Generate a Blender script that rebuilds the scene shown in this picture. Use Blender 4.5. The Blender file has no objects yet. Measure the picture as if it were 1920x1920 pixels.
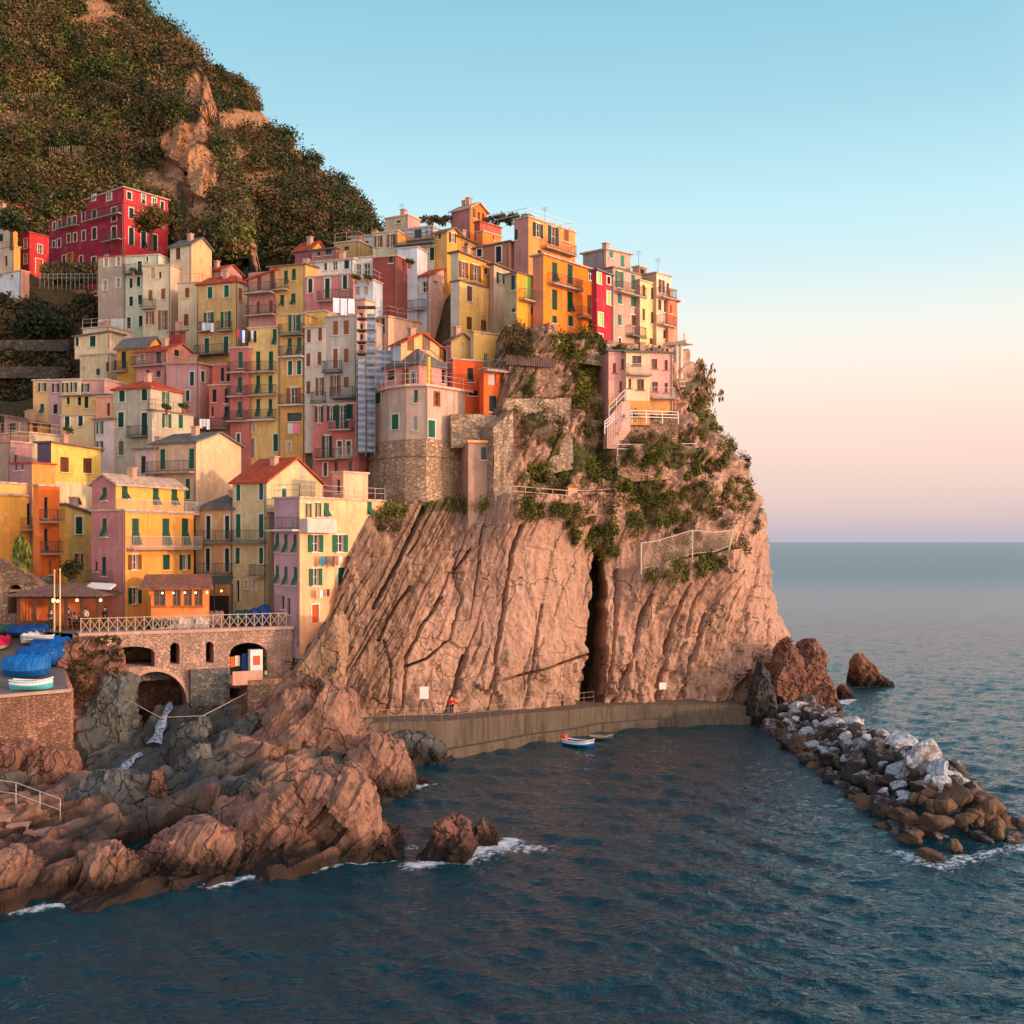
import bpy, bmesh, math, random
import numpy as np
from mathutils import Vector, Matrix
random.seed(7); RNG = np.random.default_rng(11)
C = bpy.context.scene.collection
F, CH, HZ = 2200.0, 18.0, 1016.0           # focal length in photo pixels, eye height over the sea, horizon row
def P(px, py, d):                           # world point from image pixel column, row and a chosen distance
    return Vector(((px-960)/F*d, d, CH+(HZ-py)/F*d))
def npP(px, py, d):
    return np.stack([(px-960)/F*d, d+0*px, CH+(HZ-py)/F*d], -1)
# ---------------------------------------------------------------- noise
def _h(i, j, k, seed):
    with np.errstate(over='ignore'):
        n = (i.astype(np.int64)*374761393 + j.astype(np.int64)*668265263 + k.astype(np.int64)*2147483647*3 + seed*974634233) & 0xffffffff
        n = ((n ^ (n >> 13))*1274126177) & 0xffffffff
        n = ((n ^ (n >> 15))*2246822519) & 0xffffffff
        return ((n ^ (n >> 16)) & 0xffffff)/float(0xffffff)
def vnoise(p, seed=0):
    p = np.asarray(p, float); i = np.floor(p).astype(np.int64); f = p-i; f = f*f*f*(f*(f*6-15)+10)
    r = 0
    for a in (0, 1):
        wx = f[..., 0] if a else 1-f[..., 0]
        for b in (0, 1):
            wy = f[..., 1] if b else 1-f[..., 1]
            for c in (0, 1):
                wz = f[..., 2] if c else 1-f[..., 2]
                r = r+_h(i[..., 0]+a, i[..., 1]+b, i[..., 2]+c, seed)*wx*wy*wz
    return r*2-1
def fbm(p, o=4, seed=0, gain=.5, lac=2.03):
    p = np.asarray(p, float); r = 0; a = 1
    for q in range(o):
        r = r+a*vnoise(p, seed+q*17); p = p*lac+13.7; a *= gain
    return r
def ridged(p, o=4, seed=0):
    p = np.asarray(p, float); r = 0; a = 1
    for q in range(o):
        r = r+a*(1-2*np.abs(vnoise(p, seed+q*17))); p = p*2.1+7.3; a *= .5
    return r
def v3(x, y, z=0): return np.stack([x, y, z+0*x], -1)
def plates(s, t, w, L, seed):               # rock plates: a constant offset per long cell
    i = np.floor(s/w); z = np.zeros_like(i)
    j = np.floor(t/L+_h(i, z, z, seed+3)*7)
    return _h(i, j, z, seed)-.5
def interp(x, xs, ys): return np.interp(x, xs, ys)
def sstep(a, b, x):
    t = np.clip((x-a)/(b-a), 0, 1); return t*t*(3-2*t)
# ---------------------------------------------------------------- objects
def tag(o, label=None, cat=None, group=None, kind=None):
    if label: o['label'] = label
    if cat: o['category'] = cat
    if group: o['group'] = group
    if kind: o['kind'] = kind
    return o
def empty(name, loc, label=None, cat=None, group=None):
    o = bpy.data.objects.new(name, None); C.objects.link(o); o.location = loc; o.empty_display_size = .3
    return tag(o, label, cat, group)
class MB:
    def __init__(s): s.v = []; s.f = []; s.m = []
    def face(s, pts, m=0):
        n = len(s.v); s.v.extend([tuple(p) for p in pts]); s.f.append(tuple(range(n, n+len(pts)))); s.m.append(m)
    def hexa(s, p, m=0):                    # 8 points: bottom ring 0-3, top ring 4-7
        n = len(s.v); s.v.extend([tuple(q) for q in p])
        for q in ((3, 2, 1, 0), (4, 5, 6, 7), (0, 1, 5, 4), (1, 2, 6, 5), (2, 3, 7, 6), (3, 0, 4, 7)):
            s.f.append(tuple(n+i for i in q)); s.m.append(m)
    def box(s, c, u, v, hu, hv, z0, z1, m=0):   # oriented box, horizontal unit axes u, v
        c = Vector((c[0], c[1], 0)); u = Vector((u[0], u[1], 0)); v = Vector((v[0], v[1], 0)); r = []
        for z in (z0, z1):
            for a, b in ((-1, -1), (1, -1), (1, 1), (-1, 1)):
                q = c+u*hu*a+v*hv*b; r.append((q.x, q.y, z))
        s.hexa(r, m)
    def bar(s, a, b, r=.03, n=6, m=0, r2=None):
        a = Vector(a); b = Vector(b); r2 = r if r2 is None else r2; d = (b-a)
        if d.length < 1e-6: return
        d.normalize(); x = d.orthogonal().normalized(); y = d.cross(x); k = len(s.v)
        for q, rr in ((a, r), (b, r2)):
            for i in range(n):
                t = 2*math.pi*i/n; s.v.append(tuple(q+x*math.cos(t)*rr+y*math.sin(t)*rr))
        for i in range(n):
            j = (i+1) % n; s.f.append((k+i, k+j, k+n+j, k+n+i)); s.m.append(m)
        s.f.append(tuple(k+n-1-i for i in range(n))); s.m.append(m); s.f.append(tuple(k+n+i for i in range(n))); s.m.append(m)
    def line(s, pts, r=.03, n=5, m=0):
        for a, b in zip(pts[:-1], pts[1:]): s.bar(a, b, r, n, m)
    def ball(s, c, rx, ry=None, rz=None, n=8, k=5, m=0):
        ry = ry or rx; rz = rz or rx; q = len(s.v); c = Vector(c)
        for i in range(k+1):
            t = math.pi*i/k
            for j in range(n):
                a = 2*math.pi*j/n; s.v.append((c.x+rx*math.sin(t)*math.cos(a), c.y+ry*math.sin(t)*math.sin(a), c.z+rz*math.cos(t)))
        for i in range(k):
            for j in range(n):
                s.f.append((q+i*n+j, q+(i+1)*n+j, q+(i+1)*n+(j+1) % n, q+i*n+(j+1) % n)); s.m.append(m)
    def build(s, name, mats, parent=None, smooth=False, origin=None):
        if not isinstance(mats, (list, tuple)): mats = [mats]
        o0 = Vector(origin) if origin is not None else (root_loc(parent) if parent else Vector((0, 0, 0)))
        me = bpy.data.meshes.new(name); me.from_pydata([(a-o0.x, b-o0.y, c-o0.z) for a, b, c in s.v], [], s.f)
        for m in mats: me.materials.append(m)
        if len(mats) > 1: me.polygons.foreach_set('material_index', s.m)
        if smooth: me.polygons.foreach_set('use_smooth', [True]*len(s.f))
        me.validate(); me.update()
        o = bpy.data.objects.new(name, me); C.objects.link(o)
        if parent: o.parent = parent
        elif origin is not None: o.location = o0
        return o
def root_loc(o):
    while o.parent: o = o.parent
    return o.location
def npmesh(name, V, Q, mats, attrs=None, smooth=False, parent=None, origin=None, mi=None):
    V = np.asarray(V, np.float32).reshape(-1, 3); Q = np.asarray(Q, np.int32)
    o0 = root_loc(parent) if parent else (Vector(origin) if origin is not None else Vector((0, 0, 0)))
    V = V-np.array(o0, np.float32)
    n = Q.shape[1]; me = bpy.data.meshes.new(name)
    me.vertices.add(len(V)); me.vertices.foreach_set('co', V.ravel())
    me.loops.add(Q.size); me.loops.foreach_set('vertex_index', Q.ravel())
    me.polygons.add(len(Q)); me.polygons.foreach_set('loop_start', np.arange(0, Q.size, n, dtype=np.int32))
    if mi is not None: me.polygons.foreach_set('material_index', np.asarray(mi, np.int32))
    if smooth: me.polygons.foreach_set('use_smooth', np.ones(len(Q), bool))
    for m in (mats if isinstance(mats, (list, tuple)) else [mats]): me.materials.append(m)
    me.update(calc_edges=True)
    for k, a in (attrs or {}).items():
        at = me.attributes.new(k, 'FLOAT', 'POINT'); at.data.foreach_set('value', np.asarray(a, np.float32).ravel())
    o = bpy.data.objects.new(name, me); C.objects.link(o)
    if parent: o.parent = parent
    elif origin is not None: o.location = o0
    return o
def gridq(nr, nc, flip=False):
    i = np.arange(nr*nc).reshape(nr, nc)
    q = np.stack([i[:-1, :-1], i[:-1, 1:], i[1:, 1:], i[1:, :-1]], -1).reshape(-1, 4)
    return q[:, ::-1] if flip else q
def copy_thing(o, loc=None, parent=None):
    c = o.copy(); C.objects.link(c); c.parent = parent
    for ch in list(o.children): copy_thing(ch, None, c)
    if loc is not None: c.location = loc
    return c
# ---------------------------------------------------------------- materials
def lin(c): return tuple((x/255/12.92 if x/255 <= .04045 else ((x/255+.055)/1.055)**2.4) for x in c)+(1,)
class NT:
    def __init__(s, name):
        s.mat = bpy.data.materials.new(name); s.mat.use_nodes = True; s.t = s.mat.node_tree
        s.b = s.t.nodes['Principled BSDF']; s.b.inputs['Roughness'].default_value = .85
        s.b.inputs['Specular IOR Level'].default_value = .25
    def n(s, typ, ins=None, **kw):
        q = s.t.nodes.new('ShaderNode'+typ)
        for k, v in kw.items(): setattr(q, k, v)
        for k, v in (ins or {}).items():
            if hasattr(v, 'is_output') or isinstance(v, bpy.types.NodeSocket): s.t.links.new(v, q.inputs[k])
            else: q.inputs[k].default_value = v
        return q
    def coord(s, scale=(1, 1, 1), rot=(0, 0, 0), kind='Object'):
        c = s.n('TexCoord').outputs[kind]
        return s.n('Mapping', {'Vector': c, 'Scale': scale, 'Rotation': rot}).outputs[0]
    def noise(s, vec, scale=1, detail=4, rough=.55, out='Fac'):
        return s.n('TexNoise', {'Vector': vec, 'Scale': scale, 'Detail': detail, 'Roughness': rough}).outputs[out]
    def ramp(s, fac, stops, interp='LINEAR'):
        r = s.n('ValToRGB', {'Fac': fac}); e = r.color_ramp.elements; r.color_ramp.interpolation = interp
        while len(e) < len(stops): e.new(.5)
        for x, (p, c) in zip(e, stops):
            x.position = p; x.color = c if len(c) == 4 else tuple(c)+(1,)
        return r.outputs[0]
    def mix(s, fac, a, b, mode='MIX'):
        m = s.n('Mix', data_type='RGBA', blend_type=mode)
        for k, v in ((0, fac), (6, a), (7, b)):
            if isinstance(v, bpy.types.NodeSocket): s.t.links.new(v, m.inputs[k])
            else: m.inputs[k].default_value = v
        return m.outputs[2]
    def math(s, op, a, b=0., clamp=False):
        m = s.n('Math', operation=op, use_clamp=clamp)
        for k, v in ((0, a), (1, b)):
            if isinstance(v, bpy.types.NodeSocket): s.t.links.new(v, m.inputs[k])
            else: m.inputs[k].default_value = v
        return m.outputs[0]
    def attr(s, name): return s.n('Attribute', attribute_name=name).outputs['Fac']
    def out(s, col=None, bump=None, dist=.05, strength=1., rough=None):
        for k, v in (('Base Color', col), ('Roughness', rough)):
            if v is None: continue
            if isinstance(v, bpy.types.NodeSocket): s.t.links.new(v, s.b.inputs[k])
            else: s.b.inputs[k].default_value = v
        if bump is not None:
            bn = s.n('Bump', {'Height': bump, 'Distance': dist, 'Strength': strength}); s.t.links.new(bn.outputs[0], s.b.inputs['Normal'])
        return s.mat
def sc(c, k): return (min(c[0]*k, 1), min(c[1]*k, 1), min(c[2]*k, 1), 1)
_M = {}
def cached(f):
    def g(*a):
        k = (f.__name__,)+a
        if k not in _M: _M[k] = f(*a)
        return _M[k]
    return g
@cached
def plaster(rgb):
    t = NT('plaster'); r_, g_, b_ = rgb; g_ = g_-.07*max(0, g_-b_)*(r_ > g_); rgb = (r_*.91+20, g_*.91+19, b_*.91+19); c = lin(rgb)
    big = t.noise(t.coord(), .35, 5, .6); fine = t.noise(t.coord(), 5, 4, .6)
    streak = t.noise(t.coord((2.2, 2.2, .16)), 1, 4, .6)
    col = t.mix(t.ramp(big, [(.3, (0, 0, 0)), (.72, (1, 1, 1))]), sc(c, .74), sc(c, 1.12))
    g = (c[0]*.55+.03, c[1]*.55+.03, c[2]*.55+.03, 1)
    col = t.mix(t.math('MULTIPLY', t.ramp(streak, [(.5, (0, 0, 0)), (.72, (1, 1, 1))]), .85), col, g)
    pt = t.noise(t.coord((1, 1, .8)), .95, 3, .5); col = t.mix(t.math('MULTIPLY', t.ramp(pt, [(.58, (0, 0, 0)), (.61, (1, 1, 1))]), .6), col, (min(1, c[0]*1.02+.03), min(1, c[1]*.98+.05), min(1, c[2]*.95+.06), 1))
    pt2 = t.noise(t.coord((1.3, 1.3, .9)), .8, 4, .6); col = t.mix(t.math('MULTIPLY', t.ramp(pt2, [(.6, (0, 0, 0)), (.66, (1, 1, 1))]), .5), col, (c[0]*.6+.05, c[1]*.6+.045, c[2]*.6+.04, 1))
    col = t.mix(t.math('MULTIPLY', t.ramp(fine, [(.56, (0, 0, 0)), (.75, (1, 1, 1))]), .3), col, sc(c, .7))
    return t.out(col, fine, .02, .5, .9)
@cached
def paint(rgb, rough=.6):
    t = NT('painted_wood'); c = lin(rgb)
    nz = t.noise(t.coord(), 3, 3)
    w = t.n('TexWave', {'Vector': t.coord(), 'Scale': 4.2}, wave_type='BANDS', bands_direction='Z').outputs['Fac']
    return t.out(t.mix(nz, sc(c, .75), sc(c, 1.2)), w, .02, .6, rough)
@cached
def plain(rgb, rough=.7, metal=0.):
    t = NT('coat'); c = lin(rgb); t.b.inputs['Metallic'].default_value = metal
    nz = t.noise(t.coord(), 2.5, 4); return t.out(t.mix(nz, sc(c, .8), sc(c, 1.15)), None, rough=rough)
@cached
def tiles(rgb):
    t = NT('roof_tiles'); c = lin(rgb)
    v = t.n('TexVoronoi', {'Vector': t.coord((3.3, 3.3, 3.3)), 'Scale': 1}).outputs['Color']
    sv = t.n('SeparateColor', {0: v}).outputs[0]; nz = t.noise(t.coord(), .8, 5)
    col = t.mix(sv, sc(c, .7), sc(c, 1.2)); col = t.mix(t.ramp(nz, [(.52, (0, 0, 0)), (.7, (1, 1, 1))]), col, (c[0]*.5+.06, c[1]*.5+.06, c[2]*.5+.05, 1))
    w = t.n('TexWave', {'Vector': t.coord((1, 1, 1), (0, 0, .4)), 'Scale': 2.2, 'Distortion': .6, 'Detail': 2}, wave_type='BANDS', bands_direction='X').outputs['Fac']
    return t.out(col, w, .08, .8, .85)
@cached
def stonework(rgb, sx=2.6):
    t = NT('stone_masonry'); c = lin(rgb); vec = t.coord((1, 1, 1.4))
    wv = t.n('Vector' 'Math', {0: vec, 1: t.n('VectorMath', {0: t.noise(vec, 1.6, 3, .5, 'Color'), 'Scale': .35}, operation='SCALE').outputs[0]}, operation='ADD').outputs[0]
    v = t.n('TexVoronoi', {'Vector': wv, 'Scale': sx}); e = t.n('TexVoronoi', {'Vector': wv, 'Scale': sx}, feature='DISTANCE_TO_EDGE').outputs['Distance']
    s1 = t.n('SeparateColor', {0: v.outputs['Color']}).outputs[0]
    col = t.mix(s1, sc(c, .55), sc(c, 1.35)); nz = t.noise(t.coord(), .5, 5, .6)
    col = t.mix(t.ramp(nz, [(.42, (0, 0, 0)), (.66, (1, 1, 1))]), col, sc(c, .6))
    m = t.ramp(e, [(0, (0, 0, 0)), (.09, (1, 1, 1))]); col = t.mix(m, sc(c, .45), col)
    ru = t.noise(t.coord((1.5, 1.5, .1)), 1.2, 4, .6); col = t.mix(t.math('MULTIPLY', t.ramp(ru, [(.53, (0, 0, 0)), (.68, (1, 1, 1))]), .45), col, sc(c, 1.35))
    return t.out(col, t.math('ADD', m, t.math('MULTIPLY', t.noise(t.coord(), 7, 3), .5)), .07, .8, .92)
@cached
def glass_pane():
    t = NT('window_glass'); t.b.inputs['Specular IOR Level'].default_value = .5
    nz = t.noise(t.coord(), .6, 2); return t.out(t.mix(nz, (.012, .014, .017, 1), (.05, .055, .06, 1)), None, rough=.12)
@cached
def emit(rgb, k):
    t = NT('lamp_glow'); c = lin(rgb); t.b.inputs['Emission Color'].default_value = c; t.b.inputs['Emission Strength'].default_value = k
    return t.out(c)
@cached
def leaf(a, b, c3):
    t = NT('foliage'); r = t.n('NewGeometry').outputs['Random Per Island']
    cl = t.noise(t.coord(), .45, 2, .5); r = t.math('ADD', t.math('MULTIPLY', r, .26), t.math('MULTIPLY', t.ramp(cl, [(.3, (0, 0, 0)), (.7, (1, 1, 1))]), .74))
    col = t.ramp(r, [(.08, lin(a)), (.5, lin(b)), (.92, lin(c3))])
    nz = t.noise(t.coord(kind='Generated'), 9, 4, .6)
    col = t.mix(t.math('MULTIPLY', t.ramp(nz, [(.4, (0, 0, 0)), (.65, (1, 1, 1))]), .4), col, lin(c3))
    m = t.out(col, None, rough=.7)
    t.b.inputs['Specular IOR Level'].default_value = .15
    return m
def rock_mat(name, pal, strata_rot=(0, 0, 0), strata=(1.2, 1.2, .22), green=None, wet=None, bump=.16, ckw=.022, cks=1.1):
    t = NT(name); a, b, c3, dk = [lin(q) for q in pal]
    wc = t.coord(); warp = t.n('VectorMath', {0: t.noise(wc, .25, 3, .5, 'Color'), 'Scale': 2.2}, operation='SCALE').outputs[0]
    sv = t.n('VectorMath', {0: t.coord(strata, strata_rot), 1: warp}, operation='ADD').outputs[0]
    st = t.noise(sv, 1.1, 7, .62); fine = t.noise(wc, 2.8, 6, .65); big = t.noise(wc, .12, 4, .55)
    col = t.ramp(st, [(.25, dk), (.4, a), (.55, b), (.72, c3)])
    col = t.mix(t.ramp(big, [(.35, (0, 0, 0)), (.65, (1, 1, 1))]), col, t.mix(.5, col, b))
    col = t.mix(t.math('MULTIPLY', t.ramp(fine, [(.5, (0, 0, 0)), (.72, (1, 1, 1))]), .6), col, dk)
    st2 = t.noise(t.coord((.9, .9, .07)), 1.4, 4, .6)
    col = t.mix(t.math('MULTIPLY', t.ramp(st2, [(.54, (0, 0, 0)), (.7, (1, 1, 1))]), .45), col, sc(dk, 1.3))
    if name == 'cliff_rock': col = t.mix(t.math('MULTIPLY', t.attr('brown'), t.ramp(st, [(.3, (1, 1, 1)), (.62, (.35, .35, .35))])), col, lin((84, 66, 52)))
    if green: col = t.mix(t.attr('green'), col, t.mix(t.noise(wc, 1.5, 5), lin(green[0]), lin(green[1])))
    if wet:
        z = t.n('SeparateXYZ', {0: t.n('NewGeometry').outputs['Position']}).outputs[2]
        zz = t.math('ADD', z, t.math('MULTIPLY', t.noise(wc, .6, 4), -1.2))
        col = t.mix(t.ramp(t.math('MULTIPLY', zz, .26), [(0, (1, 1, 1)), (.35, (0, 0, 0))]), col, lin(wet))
    crack = t.n('TexVoronoi', {'Vector': t.n('VectorMath', {0: t.coord((.5, .5, .22), strata_rot), 1: warp}, operation='ADD').outputs[0], 'Scale': cks}, feature='DISTANCE_TO_EDGE').outputs['Distance']
    ck = t.ramp(crack, [(0, (0, 0, 0)), (ckw*1.3, (1, 1, 1))])
    col = t.mix(t.ramp(crack, [(0, (1, 1, 1)), (ckw, (0, 0, 0))]), col, sc(dk, .6))
    hgt = t.math('ADD', t.math('MULTIPLY', st, 1.1), t.math('ADD', t.math('MULTIPLY', fine, .8), t.math('MULTIPLY', ck, .55)))
    return t.out(col, hgt, bump*2.2, .9, .9)
# ---------------------------------------------------------------- foliage
def leaf_cloud(name, cen, rad, n, size, mat, parent=None, flat=.8, origin=None, upright=0.):
    cen = np.asarray(cen, float).reshape(-1, 3); rad = np.asarray(rad, float)
    if rad.ndim == 1: rad = np.stack([rad, rad, rad*flat], -1)
    k = len(cen); n = np.full(k, n) if np.isscalar(n) else np.asarray(n)
    idx = np.repeat(np.arange(k), n); N = len(idx)
    d = RNG.normal(size=(N, 3)); d /= np.linalg.norm(d, axis=1, keepdims=True)+1e-9
    lob = 1+.35*vnoise(d*2.2+cen[idx]*3.1, 5)
    rr = (RNG.random(N)**.45)*lob
    c = cen[idx]+d*rad[idx]*rr[:, None]
    nrm = d*.7+RNG.normal(size=(N, 3))*.6+np.array([0, 0, .35]); nrm /= np.linalg.norm(nrm, axis=1, keepdims=True)+1e-9
    a = np.cross(nrm, RNG.normal(size=(N, 3))); a /= np.linalg.norm(a, axis=1, keepdims=True)+1e-9
    if upright: a = a*(1-upright)+np.array([0, 0, upright]); a /= np.linalg.norm(a, axis=1, keepdims=True)
    b = np.cross(nrm, a); s = size*(.55+.9*RNG.random(N))[:, None]
    w = .42+.25*RNG.random(N)[:, None]
    V = np.stack([c-a*s, c-b*s*w, c+a*s, c+b*s*w], 1).reshape(-1, 3)
    return npmesh(name, V, np.arange(N*4).reshape(-1, 4), mat, parent=parent, origin=origin)
def tree(name, label, base, h, r, n=900, size=.3, mat=None, cat='tree', group=None, lobes=7):
    base = Vector(base); root = empty(name, base, label, cat, group)
    m = MB(); top = base+Vector((0, 0, h*.55)); m.bar(base-Vector((0, 0, .6)), top, r*.11, 7, r2=r*.06); cs = []; rs = []
    for i in range(lobes):
        a = i*2.4; q = r*.55*math.sqrt((i+.5)/lobes)
        e = base+Vector((math.cos(a)*q, math.sin(a)*q, h*(.55+.33*random.random()))); m.bar(base+Vector((0, 0, h*.35)), e, r*.05, 5, r2=r*.02)
        cs.append(e); rs.append(r*(.38+.25*random.random()))
    m.build('trunk', plain((70, 55, 42)), root)
    leaf_cloud('crown', cs, rs, max(20, n//lobes), size, mat, root)
    return root
# ================================================================ camera, sky, sun
sc_ = bpy.context.scene
cam = bpy.data.objects.new('camera', bpy.data.cameras.new('camera')); C.objects.link(cam)
cam.location = (0, 0, CH); cam.rotation_euler = (math.pi/2, 0, 0)
cam.data.sensor_width = 36; cam.data.lens = 36*F/1920; cam.data.shift_y = (HZ-960)/1920; cam.data.clip_end = 90000; cam.data.clip_start = .5
sc_.camera = cam
sc_.render.resolution_x = sc_.render.resolution_y = 1024
sc_.view_settings.view_transform = 'Standard'; sc_.view_settings.look = 'None'; sc_.view_settings.exposure = .2; sc_.view_settings.gamma = 1
SUN = Vector((.90, -.425, .15)).normalized(); EL = math.asin(SUN.z); AZ = math.atan2(SUN.x, SUN.y)
w = bpy.data.worlds.new('World'); sc_.world = w; w.use_nodes = True; nt = w.node_tree; nt.nodes.clear()
def wn(t, **k):
    q = nt.nodes.new('ShaderNode'+t)
    for a, b in k.items(): setattr(q, a, b)
    return q
L = nt.links.new
sky = wn('TexSky', sky_type='NISHITA', sun_disc=False, sun_elevation=EL, sun_rotation=AZ, air_density=1.0, dust_density=1.5, ozone_density=2.0)
b1 = wn('Background'); b1.inputs[1].default_value = .03; L(sky.outputs[0], b1.inputs[0])
geo = wn('TexCoord'); sep = wn('SeparateXYZ'); L(geo.outputs['Generated'], sep.inputs[0])
rmp = wn('ValToRGB'); L(sep.outputs[2], rmp.inputs[0])
stops = [(0, (178, 178, 196)), (.006, (190, 178, 192)), (.03, (218, 190, 190)), (.07, (238, 204, 190)), (.105, (246, 214, 196)), (.142, (246, 227, 212)), (.186, (230, 233, 224)), (.228, (204, 229, 231)), (.27, (188, 226, 233)), (.34, (160, 207, 221)), (.43, (134, 190, 209)), (.7, (48, 118, 178)), (1, (28, 82, 148))]
e = rmp.color_ramp.elements
while len(e) < len(stops): e.new(.5)
for x, (p, c) in zip(e, stops): x.position = p; x.color = lin(c)
b2 = wn('Background'); b2.inputs[1].default_value = .93; L(rmp.outputs[0], b2.inputs[0])
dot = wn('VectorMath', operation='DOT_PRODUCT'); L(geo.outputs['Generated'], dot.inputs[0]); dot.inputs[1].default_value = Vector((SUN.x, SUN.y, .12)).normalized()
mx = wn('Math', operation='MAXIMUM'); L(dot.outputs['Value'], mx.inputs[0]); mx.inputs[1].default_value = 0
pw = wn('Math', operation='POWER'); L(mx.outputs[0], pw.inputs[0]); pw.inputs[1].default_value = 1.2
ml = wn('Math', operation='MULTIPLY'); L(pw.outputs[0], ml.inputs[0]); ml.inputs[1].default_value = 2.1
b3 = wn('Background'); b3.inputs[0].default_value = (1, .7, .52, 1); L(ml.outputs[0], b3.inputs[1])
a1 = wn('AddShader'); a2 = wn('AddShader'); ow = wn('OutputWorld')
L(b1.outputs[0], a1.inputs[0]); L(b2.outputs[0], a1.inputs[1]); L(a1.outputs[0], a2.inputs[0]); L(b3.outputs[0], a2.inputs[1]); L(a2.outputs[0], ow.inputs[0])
sl = bpy.data.lights.new('sun', 'SUN'); sl.energy = 2.3; sl.angle = math.radians(2.5); sl.color = (1, .6, .38)
so = bpy.data.objects.new('sun', sl); C.objects.link(so); so.rotation_euler = (-SUN).to_track_quat('-Z', 'Y').to_euler(); so.location = (60, -40, 60)

# ================================================================ headland cliff
PYB = 1362.
TOPX = [500, 520, 545, 590, 625, 640, 655, 690, 700, 760, 830, 880, 900, 935, 950, 1019, 1120, 1145, 1270, 1480]
TOPY = [1290, 1262, 1240, 1190, 1148, 1082, 1040, 980, 964, 945, 932, 925, 800, 640, 608, 612, 642, 650, 652, 655]
RY = [600, 640, 690, 740, 800, 840, 900, 960, 1016, 1080, 1130, 1190, 1250, 1400]
RX = [1255, 1270, 1296, 1322, 1342, 1366, 1398, 1428, 1440, 1445, 1458, 1476, 1480, 1484]
def cliff_d(px, py):
    db = interp(px, [500, 640, 800, 1000, 1100, 1300, 1440, 1480], [96, 98.5, 102.5, 108.8, 113.8, 118.2, 121, 123])
    sl_ = interp(px, [500, 690, 850, 950, 1200, 1480], [.006, .010, .024, .012, .010, .0105])
    return db+sl_*(1352-py)
nc, nr, nw = 660, 560, 14
px0 = np.linspace(500, 1480, nc)[None, :]; tt = np.linspace(0, 1, nr)[:, None]
ptop = interp(px0, TOPX, TOPY)+6*vnoise(v3(px0/14, px0*0), 2)
py = PYB+(ptop-PYB)*tt+0*px0
pR = interp(py, RY, RX)+3.5*fbm(v3(py/22, py*0), 3, 4)
px = np.where(px0 < 1200, px0, 1200+(px0-1200)*(pR-1200)/280.)
d = cliff_d(px, py)
q = np.clip((px0-1345)/135., 0, 1)+0*py; d = d+13*(1-np.sqrt(np.clip(1-q*q, 0, 1)))
# joints fan out to the left, steepen to the right
ks = [480, 560, 640, 720, 830, 930, 1080, 1140, 1300, 1480]; kv = [.5, .52, .52, .42, .3, .22, .12, .16, .26, .2]
s = px.copy(); up = 1345-py
for _ in range(40): s = s*.6+.4*(px-interp(s, ks, kv)*up)
sw = s+4*fbm(v3(px/60, py/90), 2, 9)+.4*vnoise(v3(px/8, py/10), 10)
left = 1-sstep(640, 760, s); right = sstep(1115, 1150, s-.0*up)
mid = (1-left)*(1-right)
low = sstep(1190, 1300, py)
upv = 1-sstep(880, 1010, py-.25*np.clip(px-1050, -100, 120))     # the overgrown upper part
def joints(s_, t_, w_, L_, sd, cw, dep, fr_=.3):   # thin open joints along some of the plate edges
    f_ = s_/w_; e_ = np.abs(f_-np.round(f_))*w_; i_ = np.round(f_); j_ = np.floor(t_/L_+_h(i_, i_*0, i_*0, sd)*5); on = _h(i_, j_, i_*0, sd+1) < fr_
    return -dep*on*np.exp(-(e_/cw)**2)
fr = lambda w_, o_: (sw+o_)/w_-np.floor((sw+o_)/w_)-.5
D = mid*(.6*plates(sw, py+0*px, 70, 900, 26)*2*fr(70, 0)+.28*plates(sw+9, py, 33, 300, 27)*2*fr(33, 9)+.62*plates(sw, py+20*vnoise(v3(px/30, py/30), 3), 70, 420, 21)+.2*plates(sw+9, py, 33, 170, 22)+.05*plates(sw, py, 11, 90, 23)+joints(sw+1.2*vnoise(v3(px/9, py/12), 77), py, 35, 190, 24, 1.6, 1.5, .25)+joints(sw+9*vnoise(v3(px/30, py/30), 78), py, 21, 80, 25, 1.1, .5, .13))
D += left*(.6*plates(sw, py, 26, 400, 31)+.45*plates(sw, py, 10, 260, 32)+.25*plates(sw, py, 5, 200, 33)+joints(sw, py, 8, 120, 34, 1.1, .5, .4))
rr = fbm(v3(s/42, py/95, 0), 5, 41)
D += right*(.6*(ridged(v3(sw/50, py/170), 4, 43)-.5)+.8*plates(sw+10*rr, py+40*rr, 34, 120, 44)+.4*plates(sw+6*rr, py, 13, 60, 45)+joints(sw+8*rr, py, 22, 60, 46, 1.4, .8, .28))
D += (.08+.25*low+.5*upv+.2*right)*fbm(v3(px/24, py/30), 5, 51)+.09*fbm(v3(px/7, py/9), 3, 52)
D += low*.8*plates(sw+20*rr, py+15*rr, 30, 45, 53)*(1-left*.5)
D += upv*sstep(930, 970, px)*(1.4*fbm(v3(px/60, py/40), 4, 55)+.5*plates(px, py+10*rr, 40, 24, 56))
def crackline(pts, wd, dep):
    global D
    pts = np.array(pts, float); best = np.full(px.shape, 1e9)
    wob = 1.6*vnoise(v3(px/13, py/13), 61)
    for a, b in zip(pts[:-1], pts[1:]):
        ab = b-a; t = np.clip(((px-a[0])*ab[0]+(py-a[1])*ab[1])/(ab@ab), 0, 1)
        best = np.minimum(best, np.hypot(px-a[0]-t*ab[0]+wob, py-a[1]-t*ab[1]))
    D = D-1.5*dep*np.exp(-(best/(wd*.66))**4)
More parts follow.
